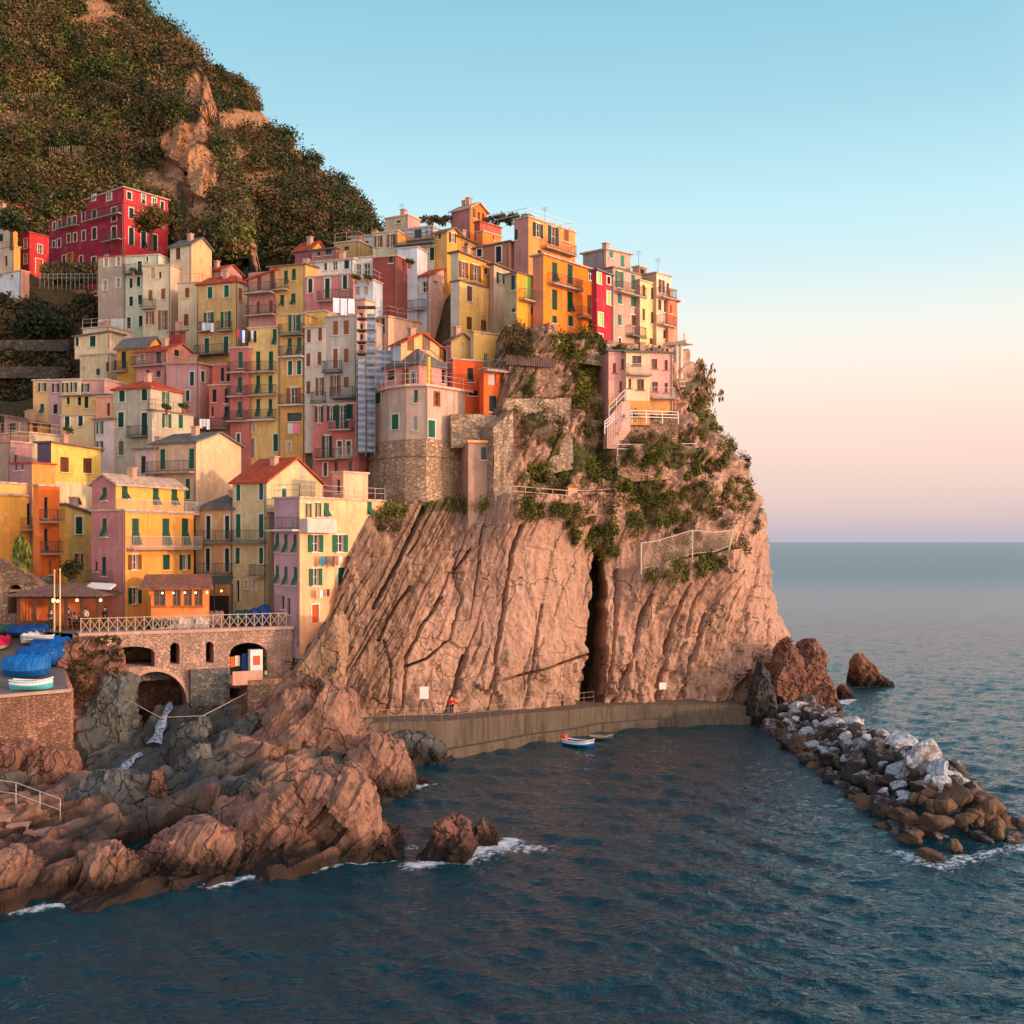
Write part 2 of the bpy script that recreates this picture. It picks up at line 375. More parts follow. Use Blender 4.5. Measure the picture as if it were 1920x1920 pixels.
for pts, wd, dep in [([(1158, 1070), (1152, 1200), (1140, 1300)], 5, 1.6), ([(905, 985), (890, 1090), (880, 1160)], 3, 1.3), ([(968, 990), (948, 1120), (928, 1250), (918, 1290)], 4.5, 2.0),
        ([(880, 1030), (852, 1070), (864, 1120), (842, 1200), (800, 1235), (762, 1250)], 3, 1.2), ([(830, 1120), (790, 1180), (765, 1235), (752, 1330)], 3.5, 1.4),
        ([(870, 1230), (850, 1300), (836, 1340)], 5, 2.0), ([(722, 1200), (735, 1260), (728, 1330)], 3, 1.2), ([(635, 1150), (628, 1200), (645, 1270), (655, 1330)], 5, 1.8),
        ([(770, 1100), (740, 1140), (712, 1200)], 4, 1.0), ([(1280, 1100), (1262, 1200), (1240, 1330)], 6, 1.4), ([(1330, 1150), (1300, 1250), (1290, 1330)], 5, 1.3),
        ([(940, 1275), (1020, 1255), (1095, 1228)], 3, .8), ([(1210, 1120), (1190, 1230), (1150, 1320)], 4, 1.2), ([(795, 950), (745, 1060), (700, 1140)], 4, 1.3)]: crackline(pts, wd, dep)
ed = interp(py, [1040, 1180, 1330, 1370], [1113, 1102, 1091, 1089])+3*vnoise(v3(py/18, py*0), 87); ds = px-ed
cw_ = interp(py, [1040, 1120, 1330], [22, 32, 44]); DC = np.where((ds > 0) & (ds < cw_), 11*(1-ds/cw_)*sstep(1015, 1075, py), 0); D = np.where(DC > 0, D*.5, D)
# ledges carrying the footpaths
def ledge(x0, x1, y0, y1, out):
    yy = interp(px, [x0, x1], [y0, y1]); m = sstep(x0-25, x0+8, px)*(1-sstep(x1-8, x1+25, px))
    return 1.5*out*m*sstep(yy-2, yy+2, py)*(1-sstep(yy+15, yy+110, py))
D += ledge(925, 1160, 934, 932, 1.5)+ledge(1140, 1310, 846, 850, 1.6)+ledge(1130, 1275, 790, 786, 1.6)+ledge(1180, 1380, 1068, 1030, 1.2)
D = np.minimum(D, .7+2.5*(1-sstep(1200, 1330, py)))
P0 = npP(px, py, d+DC); nv = np.array([.42, -.86, .16]); W = P0+D[..., None]*nv
# closing: round the far side, and back over the top
ext = []
for k in range(1, nw):
    g = (k/(nw-1))**1.5*70
    c = W[:, -1].copy(); c[:, 1] += g; c[:, 0] += g*.16+0.5*fbm(v3(py[:, -1]/30, py[:, -1]*0+k*.6), 3, 71); ext.append(c)
W = np.concatenate([W, np.stack(ext, 1)], 1)
tops = []
for g in (1.5, 4, 8, 14, 22, 34, 50):
    c = W[-1].copy(); c[:, 1] += g; c[:, 2] += -.1*g*0; tops.append(c)
W = np.concatenate([W, np.stack(tops, 0)], 0)
bot = W[0:1].copy(); bot[..., 2] = -4; W = np.concatenate([bot, W], 0)
grn = np.zeros(W.shape[:2]); pv = np.zeros(W.shape[:2])
gm = upv*sstep(940, 990, px)*sstep(.05, .5, fbm(v3(px/55, py/38), 4, 81)+.25*sstep(960, 1100, px))
gm = np.maximum(gm, sstep(.3, .6, fbm(v3(px/50, py/50), 4, 83)-.004*np.abs(py-945))*left*(1-sstep(980, 1060, py)))
grn[1:nr+1, :nc] = gm; grn[nr+1:, :] = .8
CL_P = (px, py, W[1:nr+1, :nc])
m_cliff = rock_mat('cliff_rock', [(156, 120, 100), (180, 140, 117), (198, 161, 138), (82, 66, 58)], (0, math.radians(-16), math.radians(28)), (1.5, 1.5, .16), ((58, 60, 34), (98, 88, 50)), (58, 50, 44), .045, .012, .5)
brn = np.zeros(W.shape[:2]); brn[1:nr+1, :nc] = np.clip(left*1.1+.5*low*mid*sstep(-.2, .4, fbm(v3(px/50, py/30), 3, 88))+.35*right*sstep(0, .5, fbm(v3(px/30, py/60), 4, 89)), 0, 1)
cliff = npmesh('cliff', W, gridq(*W.shape[:2], flip=False), m_cliff, {'green': grn, 'brown': brn}); tag(cliff, kind='structure')
def cd(x, y, o=1.2): return P(x, y, float(cliff_d(x, y))-o)
def on_cliff(x, y):
    p, q2, w3 = CL_P; i = np.argmin((p-x)**2+(q2-y)**2); return Vector(w3.reshape(-1, 3)[i])

# ================================================================ low rocky shore in front of the gorge
ctl = []
def cp(px, py, d): ctl.append(tuple(P(px, py, d)))
def cz(px, d, z): ctl.append(((px-960)/F*d, d, z))
for a in [(-150, 57), (0, 58.2), (80, 58), (150, 58.6), (230, 60.5), (300, 62.4), (380, 63.2), (450, 63.4), (520, 64.4), (600, 65.6), (650, 66.6), (692, 68.2), (715, 71), (705, 76), (690, 81.2), (730, 83.6), (772, 87), (765, 92), (830, 97)]: cz(a[0], a[1], .35)
for a in [(-150, 51), (0, 52), (150, 53), (300, 57), (450, 59), (600, 61.5), (700, 65), (745, 70), (740, 76), (760, 80), (810, 84), (820, 91), (880, 95), (300, 52), (600, 56), (0, 48), (780, 72), (850, 85), (730, 66)]: cz(a[0], a[1], -3.5)
for a in [(-150, 1650, 60), (-150, 1560, 68), (-150, 1500, 76), (-150, 1400, 83), (0, 1660, 60.2), (0, 1615, 64), (0, 1570, 69), (0, 1520, 74), (60, 1620, 63), (70, 1570, 69.5), (60, 1500, 76), (30, 1440, 81), (100, 1440, 81.5), (20, 1400, 83.4), (120, 1400, 84), (150, 1655, 60.2), (150, 1600, 66), (150, 1560, 70),
          (190, 1470, 77), (230, 1480, 76), (140, 1480, 77), (190, 1540, 71), (250, 1530, 72), (230, 1610, 64), (230, 1570, 69), (300, 1610, 64), (300, 1565, 67), (350, 1530, 71), (300, 1450, 78.5), (290, 1520, 75), (380, 1595, 65), (380, 1540, 68), (400, 1490, 73),
          (450, 1600, 64.8), (450, 1540, 67), (440, 1470, 72), (480, 1440, 75), (400, 1430, 79), (430, 1390, 84), (380, 1390, 86), (340, 1440, 81), (345, 1400, 88), (300, 1440, 85), (520, 1590, 66), (520, 1500, 69), (540, 1450, 74), (580, 1500, 69.5), (580, 1455, 72.5), (640, 1468, 72), (640, 1520, 69.8), (600, 1580, 67), (680, 1530, 71), (690, 1580, 69), (650, 1600, 67.2)]: cp(*a)
for a in [(600, 77, 2.4), (650, 77, 1.2), (680, 78, .4), (240, 82, 1.3), (270, 84, 1.3), (300, 83.5, 1.2), (320, 79, 1.0), (250, 79, .9), (620, 80.5, 1.5), (400, 76, 2.0)]: cz(*a)
for a in [(500, 1400, 82), (540, 1420, 81), (560, 1390, 84), (600, 1440, 81), (650, 1470, 80.8), (620, 1400, 84), (700, 1490, 82.4), (700, 1430, 84.5), (740, 1450, 86), (700, 1395, 88.5), (735, 1410, 89), (650, 1350, 89), (600, 1335, 89.5), (560, 1300, 92), (575, 1275, 94), (520, 1305, 93.5), (470, 1345, 93), (500, 1360, 89), (640, 1330, 93), (660, 1330, 96), (560, 1270, 97), (640, 1330, 99), (720, 1385, 95), (770, 1395, 96.5), (800, 1405, 97),
          (540, 1265, 99), (460, 1330, 96), (390, 1352, 94), (300, 1400, 94.5), (305, 1392, 92), (290, 1412, 89.5), (265, 1418, 88.5), (310, 1385, 97), (300, 1365, 101), (160, 1440, 84.5), (160, 1360, 88), (190, 1350, 90.5), (150, 1300, 89.5), (225, 1380, 91.5), (335, 1400, 92), (255, 1400, 92), (170, 1250, 92), (-150, 1300, 90), (300, 1335, 104), (300, 1310, 110), (380, 1355, 97), (420, 1350, 97), (200, 1430, 86), (230, 1420, 87)]: cp(*a)
STR = [(318, 1316, 93.5), (309, 1340, 91.2), (299, 1366, 89.4), (290, 1392, 87.8), (276, 1403, 87), (258, 1412, 86), (240, 1427, 85), (222, 1449, 83.8)]
for a in STR: p = P(*a); ctl += [(p.x+dx, p.y, p.z-.35+abs(dx)*.12) for dx in (-.7, 0, .7)]
ctl = np.array(ctl)
spx = np.linspace(-190, 850, 620)[None, :]; sd = np.concatenate([np.linspace(50, 100, 500), np.linspace(101, 116, 20)])[:, None]
X = (spx-960)/F*sd; Y = sd+0*spx
num = np.zeros(X.shape); den = np.zeros(X.shape)
for cx, cy, c_z in ctl:
    r2 = (X-cx)**2+(Y-cy)**2+.25; wgt = 1/r2**2.1; num += wgt*c_z; den += wgt
Z = num/den
q1 = (-.62*X+.3*Y+.8*Z); q2 = (.7*X+.5*Y+.4*Z)
wp = fbm(v3(X/5, Y/5, Z/5), 4, 91)
land = sstep(-1.2, 1.0, Z)
st_ = (q1+1.3*wp)/3.4; saw = (st_-np.floor(st_)); saw = np.where(saw < .8, saw/.8, (1-saw)/.2)
st2 = (q1+.8*wp)/1.25; saw2 = (st2-np.floor(st2)); saw2 = np.where(saw2 < .8, saw2/.8, (1-saw2)/.2)
R_ = .55*(saw-.5)+.2*(saw2-.5)+1.25*plates(q1+.55*wp, q2+1.4*wp, 2.7, 13, 92)+.6*plates(q1+.35*wp, q2+.8*wp, 1.1, 6, 93)+.9*fbm(v3(X/3.2, Y/3.2, Z/3), 3, 97)*.6+.2*plates(q1, q2+.3*wp, .3, 1.5, 96)+.25*wp+.14*fbm(v3(X/1.4, Y/1.4, Z/1.4), 4, 94)
ds_ = np.full(X.shape, 1e9)
for a, b in zip(STR[:-1], STR[1:]):
    a = np.array(P(*a))[:2]; b = np.array(P(*b))[:2]; ab = b-a; t = np.clip(((X-a[0])*ab[0]+(Y-a[1])*ab[1])/(ab@ab), 0, 1); ds_ = np.minimum(ds_, np.hypot(X-a[0]-t*ab[0], Y-a[1]-t*ab[1]))
R_ = R_*(1-np.exp(-(ds_/1.3)**2))-.0
Z2 = Z+land*R_; sh = R_*.5*land
W = np.stack([X+sh*.7, Y-sh*.9, Z2], -1)
grey = sstep(-.2, .35, fbm(v3(X/6, Y/6), 3, 95)*.6+np.exp(-((spx-330)/150)**2-((sd-86)/9)**2)*1.6-.35)
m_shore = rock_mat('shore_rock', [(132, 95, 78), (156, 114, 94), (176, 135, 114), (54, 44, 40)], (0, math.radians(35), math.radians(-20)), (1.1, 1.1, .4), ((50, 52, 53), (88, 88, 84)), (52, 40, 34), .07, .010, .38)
shore = npmesh('rocky_shore', W, gridq(*W.shape[:2]), m_shore, {'green': grey}); tag(shore, kind='structure')
SH = (X, Y, Z2); SHW = W
def on_shore(px_, d_):
    x = (px_-960)/F*d_; i = np.argmin((X-x)**2+(Y-d_)**2); return Vector(SHW.reshape(-1, 3)[i])
# ================================================================ hills
m_hill = rock_mat('hill_ground', [(186, 130, 92), (216, 156, 110), (230, 178, 130), (104, 76, 56)], (0, math.radians(-14), 0), (.35, .35, .08), ((52, 52, 30), (92, 76, 46)), None, .4)
def hill(name, pxs, ridge_px, ridge_y, ridge_d, base_y, base_d, nr_, amp, seed, rockf):
    px = pxs[None, :]; t = np.linspace(0, 1, nr_)[:, None]
    ry = interp(px, ridge_px, ridge_y); rd = interp(px, ridge_px, ridge_d); by = interp(px, ridge_px, base_y); bd = interp(px, ridge_px, base_d)
    bz = CH+(HZ-by)/F*bd; rz = CH+(HZ-ry)/F*rd
    d = bd+(rd-bd)*t+(np.clip(px-474, 0, 99)**2*.12 if seed == 201 else 0); z = bz+(rz-bz)*(t**.92); X = (px-960)/F*d; Y = d
    n = fbm(v3(X/26, Y/40, z/30), 5, seed)*amp*np.sin(np.pi*np.clip(t, .06, 1)*.93)+ridged(v3(X/9, z/40, Y/40), 3, seed+5)*amp*.22
    W = np.stack([X+n*.25+0*t, Y-n*.8+0*X, z+n*.35], -1); rock = rockf(px, t, n, W)
    back = []
    for g in (6, 18, 45, 100):
        c = W[-1].copy(); c[:, 1] += g; c[:, 2] -= g*.75; back.append(c)
    W2 = np.concatenate([W, np.stack(back)], 0); g2 = np.concatenate([1-rock, np.ones((4, rock.shape[1]))], 0)
    o = npmesh(name, W2, gridq(*W2.shape[:2]), m_hill, {'green': g2}); tag(o, kind='structure')
    return W, rock
RK2 = []
def rock_near(px, t, n, W):
    py = HZ-(W[..., 2]-CH)/W[..., 1]*F; pp = 960+W[..., 0]/W[..., 1]*F; wob = 13*fbm(v3(pp/30, py/40), 4, 211); m = 0*pp; tl = 0*pp
    for pts, wd in (([(372, 140), (398, 205), (372, 255), (338, 290), (352, 345), (395, 420)], 17), ([(352, 150), (350, 200)], 14), ([(408, 170), (430, 240), (444, 330), (466, 410), (488, 485)], 13), ([(285, 335), (318, 345), (322, 375)], 22), ([(330, 395), (360, 430)], 12), ([(385, 300), (392, 345)], 15)):
        best = np.full(pp.shape, 1e9); pts = np.array(pts, float)
        for a, b in zip(pts[:-1], pts[1:]):
            ab = b-a; q = np.clip(((pp-a[0])*ab[0]+(py-a[1])*ab[1])/(ab@ab), 0, 1); best = np.minimum(best, np.hypot(pp-a[0]-q*ab[0], py-a[1]-q*ab[1]))
        cxp = np.interp(py, pts[:, 1], pts[:, 0]); tl = np.where(best < wd*2, np.clip(pp-cxp, -40, 40), tl)
        m = np.maximum(m, 1-sstep(wd*.85, wd*1.3, best+wob))
    RK2.append(m)
    m = np.maximum(m, .9*sstep(.75, 1.05, fbm(v3(W[..., 0]/18, W[..., 2]/9), 4, 213)+.15))
    zone = sstep(280, 330, pp)*sstep(110, 160, py); crg = 1.3*plates(pp+.25*py+wob, py, 16, 70, 214)+0.9*plates(pp+.2*py+wob, py, 7, 30, 215)+1*ridged(v3(pp/26, py/70), 4, 216)-.5
    W[..., 1] -= zone*crg*m; W[..., 0] += .5*zone*crg*m; W[..., 1] += m*tl*.07
    return m
HN, RKN = hill('hillside', np.linspace(-260, 500, 330), [-260, -20, 160, 246, 268, 290, 326, 384, 412, 436, 464, 500], [-420, -330, -140, -30, 22, 48, 82, 138, 230, 330, 452, 520],
     [330, 320, 300, 276, 268, 262, 252, 236, 220, 205, 185, 165], [540, 520, 500, 492, 490, 488, 486, 485, 486, 490, 492, 530], [186, 188, 190, 188, 186, 184, 178, 168, 162, 158, 157, 158], 300, 5, 201, rock_near)
def rock_far(px, t, n, W):
    z = W[..., 2]; return .8*sstep(.1, .6, fbm(v3(W[..., 0]/16-z/60, z/14), 4, 223)+.45*sstep(.8, 1, t)-.1)
HF, RKF = hill('far_hill', np.linspace(300, 760, 260), [280, 330, 380, 440, 485, 530, 580, 622, 650, 678, 696, 730, 760], [60, 88, 112, 162, 212, 258, 306, 338, 358, 388, 428, 520, 600],
     [360, 350, 340, 330, 322, 315, 305, 298, 292, 285, 275, 260, 250], [500]*9+[505, 510, 540, 605], [235, 232, 230, 228, 225, 222, 220, 218, 216, 214, 214, 216, 220], 200, 3.5, 221, rock_far)
# scrub on the hills: nobody could count it
G1 = leaf((40, 42, 24), (82, 66, 42), (136, 98, 64)); G2 = leaf((26, 38, 24), (48, 60, 34), (88, 86, 46)); G3 = leaf((44, 62, 26), (80, 92, 38), (132, 128, 58)); G4 = leaf((78, 60, 40), (118, 88, 60), (156, 118, 82))
def dil(m, k=7):
    o = m.copy()
    for dx in range(-k, k+1, 2):
        for dy in range(-k, k+1, 2): o = np.maximum(o, np.roll(np.roll(m, dx, 1), dy, 0)*(1 if dx*dx+dy*dy <= k*k else 0))
    return o
def scatter(name, W, rock, n, rmin, rmax, per, size, mats, seed, keep=1.0, terr=None):
    rg = np.random.default_rng(seed); R, Cc = W.shape[:2]
    A = np.linalg.norm(np.cross(W[1:, :-1]-W[:-1, :-1], W[:-1, 1:]-W[:-1, :-1]), axis=-1)*np.clip(1-rock[:-1, :-1]*1.3, .004, 1)*(1 if seed != 301 else np.clip(1-1.3*dil(RK2[0])[:-1, :-1], .004, 1))
    A = A*np.clip(.75+.7*fbm(W[:-1, :-1]/14, 3, seed), .12, 2)
    pyv = HZ-(W[:-1, :-1, 2]-CH)/W[:-1, :-1, 1]*F; A = A*((pyv > -60) & (W[:-1, :-1, 0]/W[:-1, :-1, 1] > -.47))
    if terr is not None: A = A*terr(W[:-1, :-1])
    p = (A/A.sum()).ravel(); ids = rg.choice(len(p), n, p=p); c = W[:-1, :-1].reshape(-1, 3)[ids]+rg.normal(size=(n, 3))*.4
    r = rmin+(rmax-rmin)*rg.random(n)**1.5; c[:, 2] += r*.5
    grp = (fbm(c/11, 2, seed+3)+.8*rg.normal(size=n)); cut = np.quantile(grp, np.linspace(0, 1, len(mats)+1)[1:-1]); gi = np.searchsorted(cut, grp)
    objs = []
    V = []; M = []
    for i, m in enumerate(mats):
        k = gi == i
        o = leaf_cloud('tmp', c[k], r[k], np.clip((per*(r[k]/rmax)**1.3).astype(int), 14, None), size, m, flat=.95); objs.append(o)
    Vs = []; mi = []
    for i, o in enumerate(objs):
        a = np.empty(len(o.data.vertices)*3, np.float32); o.data.vertices.foreach_get('co', a); Vs.append(a.reshape(-1, 3)); mi.append(np.full(len(a)//12, i)); me = o.data; bpy.data.objects.remove(o); bpy.data.meshes.remove(me)
    V = np.concatenate(Vs); o = npmesh(name, V, np.arange(len(V)).reshape(-1, 4), mats, mi=np.concatenate(mi))
    return tag(o, kind='stuff')
def terr_near(w):                            # bands of terraces low on the left are kept thinner
    pp = 960+w[..., 0]/w[..., 1]*F; py = HZ-(w[..., 2]-CH)/w[..., 1]*F
    b = np.sin(py/9.5)*.5+.5; m = (1-sstep(150, 220, pp))*sstep(170, 200, py)*(1-sstep(320, 350, py)); return 1-m*.9*sstep(.3, .7, b)
o = scatter('hillside_scrub', HN, RKN, 4600, .9, 3.5, 420, .26, [G2, G1, G2, G4, G1, G2, G3], 301, terr=terr_near); tag(o, 'dense green and brown scrub covering the steep near hillside', 'scrub')
o = scatter('far_hill_scrub', HF, RKF, 3000, .8, 3.2, 200, .32, [G2, G1, G2], 302); tag(o, 'dark scrub covering the far ridge behind the village', 'scrub')
# terrace walls and vine stakes low on the hill
def near_pt(px, py):
    w = HN; pp = 960+w[..., 0]/w[..., 1]*F; yy = HZ-(w[..., 2]-CH)/w[..., 1]*F; i = np.argmin((pp-px)**2+(yy-py)**2); return Vector(w.reshape(-1, 3)[i])
for i, (x0, x1, y, hh, lb) in enumerate([(-10, 95, 202, 2.2, 'highest terrace wall with vine stakes on the left hillside'), (60, 190, 254, 1.5, 'dry stone terrace wall with stakes in the middle of the left hillside'), (85, 185, 305, 1.6, 'lowest terrace wall with stakes above the red house'), (-10, 85, 232, 1.4, 'dry stone terrace wall at the left edge under the highest terrace')]):
    pts = [near_pt(x, y+4*math.sin(x/30)) for x in np.linspace(x0, x1, 14)]; root = empty('terrace_wall', pts[0], lb, 'terrace wall'); m = MB(); sm = MB()
    for a, b in zip(pts[:-1], pts[1:]):
        u = (b-a); u.z = 0
        if u.length < .05: continue
        u.normalize(); v = Vector((-u.y, u.x, 0)); c = (a+b)/2; zz = min(a.z, b.z); m.box(c-v*.9, u, v, (b-a).length/2+.1, .5, zz-1.5, zz+hh*.7)
        for q in range(3):
            e = a.lerp(b, q/3)-v*1.0; sm.bar((e.x, e.y, zz+hh*.6), (e.x+.1*q-.1, e.y, zz+hh*.6+1.5), .06, 4)
    m.build('wall', stonework((128, 108, 88), 1.6), root); sm.build('vine_stakes', plain((150, 128, 100)), root)
for i, (px, py, dd, h, r, lb) in enumerate([(318, 46, 262, 3.4, 2.0, 'spiky pale shrub tree highest on the skyline of the near hill'), (338, 62, 256, 2.6, 2.0, 'low round tree on the skyline just below the spiky pale shrub'), (424, 140, 325, 5, 2.8, 'round dark tree standing on the skyline where the far ridge begins'), (455, 172, 325, 5.5, 3.0, 'tall dark tree leaning over the skyline of the far ridge'), (548, 256, 312, 4, 3.0, 'small dark tree halfway down the far ridge skyline'), (602, 306, 303, 4.5, 4, 'broad dark tree low on the far ridge skyline'), (650, 346, 293, 5, 4.2, 'broad dark tree near the lower end of the far ridge skyline')]):
    tree('ridge_tree', lb, P(px-16, py+14, dd), h, r, 700, .34, G2 if i else G3, 'tree')
tree('garden_tree', 'bushy olive brown tree growing in front of the red house', P(284, 462, 158), 5.2, 3.0, 2600, .22, leaf((52, 44, 22), (84, 68, 34), (128, 96, 48)), 'tree', lobes=9)
tree('dark_tree', 'dark tree between the cream house and the small red house', P(22, 460, 163), 5, 2.6, 1500, .26, G2, 'tree')
tree('dark_tree', 'large dark round tree in the terraced gardens left of the cream houses', P(82, 668, 148), 6, 4.2, 3200, .26, leaf((14, 22, 16), (24, 34, 22), (44, 52, 30)), 'tree', lobes=10)
tree('small_tree', 'dark leafy tree between the yellow green house and the flagpoles', P(136, 1104, 96.5), 2.4, 1.1, 1600, .12, leaf((20, 28, 16), (40, 46, 24), (80, 72, 36)), 'tree', lobes=8)
# plant tufts on the cliff
VG = [leaf((34, 42, 16), (72, 76, 28), (124, 116, 50)), leaf((34, 32, 18), (70, 60, 34), (120, 94, 56))]
def cliff_veg(ell, name, label, mat, per, rad, size, upright=0.):
    cs = []; rs = []
    for x, y, rx, ry, n in ell:
        for _ in range(n):
            a = random.random()*6.28; q = math.sqrt(random.random()); p = on_cliff(x+rx*q*math.cos(a), y+ry*q*math.sin(a)); cs.append(p+Vector((.15, -.35, .1))); rs.append(rad*(.5+random.random()))
    o = leaf_cloud(name, cs, rs, per, size, mat, flat=1.2, upright=upright); return tag(o, label, 'plants', kind='stuff')
cliff_veg([(1062, 648, 42, 26, 23), (1092, 715, 28, 55, 21), (1110, 660, 20, 20, 9), (1075, 745, 26, 36, 18), (1120, 800, 40, 40, 16), (1060, 892, 80, 22, 28), (1190, 872, 60, 40, 32), (1236, 925, 50, 28, 23), (1090, 1000, 55, 22, 23), (1130, 1028, 26, 22, 11), (1225, 972, 60, 16, 15), (1280, 1056, 55, 22, 30), (1235, 1085, 40, 14, 8), (1300, 905, 26, 40, 14), (1346, 838, 22, 36, 16), (1388, 925, 20, 36, 12), (1012, 965, 60, 14, 18), (970, 958, 26, 16, 9), (890, 948, 30, 8, 7), (740, 962, 30, 14, 9), (1340, 1028, 30, 12, 8), (1320, 1060, 20, 12, 5), (1310, 785, 22, 40, 18), (1010, 890, 40, 14, 8), (1160, 930, 30, 20, 11), (1180, 990, 26, 18, 8)],
          'cliff_plants', 'green bushes and hanging plants on the upper cliff', VG[0], 130, .62, .12, .35)
cliff_veg([(968, 640, 28, 32, 28), (1060, 780, 60, 40, 16), (1000, 790, 40, 60, 11), (1240, 815, 50, 20, 14), (1300, 730, 22, 40, 18), (1040, 930, 90, 14, 12), (1370, 900, 30, 60, 12), (1160, 820, 30, 40, 9), (1330, 960, 50, 40, 11), (1400, 1000, 20, 40, 7), (1250, 1000, 60, 40, 9), (1060, 970, 80, 24, 14), (720, 985, 30, 20, 5)],
          'dry_cliff_plants', 'brown dry brush on the upper cliff', VG[1], 100, .6, .12, .5)
rd = leaf((86, 70, 46), (132, 108, 74), (168, 140, 98)); cs = []
for _ in range(40):
    p = on_cliff(1292+random.random()*40, 690+random.random()*70); cs.append(p+Vector((random.random()*2.2-.5, .5, .5)))
o = leaf_cloud('reeds', cs, np.stack([np.full(40, .5), np.full(40, .5), np.full(40, .9)], -1), 16, .3, rd, upright=.8); tag(o, 'tall dry reeds on the cliff edge right of the houses', 'reeds', kind='stuff')

# ================================================================ sea
def sea_height(X, Y):
    rg = np.random.default_rng(5); h = np.zeros(X.shape); near = 1/(1+(Y/260)**2)
    for i in range(60):
        lam = .5*(6/.5)**rg.random(); a = math.radians(246+rg.normal()*30); kx, ky = math.cos(a)*2*math.pi/lam, math.sin(a)*2*math.pi/lam
        amp = .0056*lam; ph = rg.random()*6.28; th = kx*X+ky*Y+ph+.9*vnoise(v3(X/23, Y/23), 400+i % 5)
        h += amp*(np.sin(th)+.25*np.cos(2*th))*near
    return h
# rows packed near the camera, thinning out to the horizon
yy = 1/np.linspace(1/30., 1/700., 900); yy = np.concatenate([yy, np.geomspace(720, 60000, 40)])[:, None]; aa = np.linspace(-.62, .62, 700)[None, :]
X = aa*yy; Y = yy+0*aa; Zs = sea_height(X, Y)*np.where(Y > 600, 0, 1)*np.where(Y > 200, np.clip(1-(Y-200)/500, 0, 1), 1)
# foam where the swell meets rock
foam = np.zeros(X.shape)
def foam_line(pts, wd, k):
    global foam
    best = np.full(X.shape, 1e9); pts = np.array(pts, float)
    for a, b in zip(pts[:-1], pts[1:]):
        ab = b-a; t = np.clip(((X-a[0])*ab[0]+(Y-a[1])*ab[1])/(ab@ab+1e-9), 0, 1); best = np.minimum(best, np.hypot(X-a[0]-t*ab[0], Y-a[1]-t*ab[1]))
    foam = np.maximum(foam, k*np.exp(-(best/wd)**2))
def W0(px, py): d = CH*F/(py-HZ); return ((px-960)/F*d, d)
foam_line([W0(-20, 1712), W0(60, 1706), W0(150, 1690)], .7, .8); foam_line([W0(390, 1660), W0(450, 1650), W0(500, 1640)], .6, .85); foam_line([W0(500, 1642), W0(620, 1628), W0(740, 1612)], .4, .7)
foam_line([W0(780, 1625), W0(860, 1605), W0(930, 1590), W0(960, 1575)], 1.0, 1.05); foam_line([W0(860, 1610), W0(930, 1595), W0(1000, 1590)], 1.5, .72); foam_line([W0(770, 1478), W0(830, 1467)], .5, .75)
foam_line([W0(1680, 1600), W0(1760, 1625), W0(1850, 1600), W0(1920, 1585)], 1.1, .66); foam_line([W0(1575, 1318), W0(1600, 1312)], 1.2, .9)
foam_line([W0(1600, 1288), W0(1675, 1285)], 1.0, .55); foam_line([W0(150, 1692), W0(300, 1662), W0(390, 1650)], .35, .55); foam_line([W0(735, 1600), W0(775, 1590)], .6, .6)
t = NT('sea_water'); wc = t.n('TexCoord').outputs['Object']
n1 = t.noise(t.n('Mapping', {'Vector': wc, 'Scale': (1, 1.7, 1)}).outputs[0], 1.7, 3, .55); n2 = t.noise(wc, 5.5, 4, .6); n3 = t.noise(t.n('Mapping', {'Vector': wc, 'Scale': (.11, .26, 1)}).outputs[0], 1, 5, .6)
fo = t.math('ADD', t.attr('foam'), t.math('MULTIPLY', t.math('SUBTRACT', t.noise(wc, 2.6, 7, .75), .5), 2.4)); fm = t.ramp(fo, [(.5, (0, 0, 0)), (.86, (1, 1, 1))])
big = t.noise(wc, .02, 3, .5)
col = t.mix(fm, t.mix(t.math('MULTIPLY', t.attr('far'), .7), t.mix(big, (.001, .026, .036, 1), (.003, .05, .066, 1)), (.05, .145, .205, 1)), (.62, .7, .74, 1))  # paler blue with distance: sky reflection of far waves put into the base colour
hh = t.math('ADD', t.math('MULTIPLY', n1, 1.0), t.math('ADD', t.math('MULTIPLY', n2, .3), t.math('MULTIPLY', n3, 1.6)))
t.b.inputs['IOR'].default_value = 1.33; t.b.inputs['Specular IOR Level'].default_value = .5
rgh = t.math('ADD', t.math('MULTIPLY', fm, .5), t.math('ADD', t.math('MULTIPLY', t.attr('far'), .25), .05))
m_sea = t.out(col, hh, .2, 1., rgh)
sea = npmesh('sea', np.stack([X, Y, Zs], -1), gridq(*X.shape), m_sea, {'foam': foam, 'far': sstep(80, 700, Y)**.8}, smooth=True); tag(sea, kind='structure')
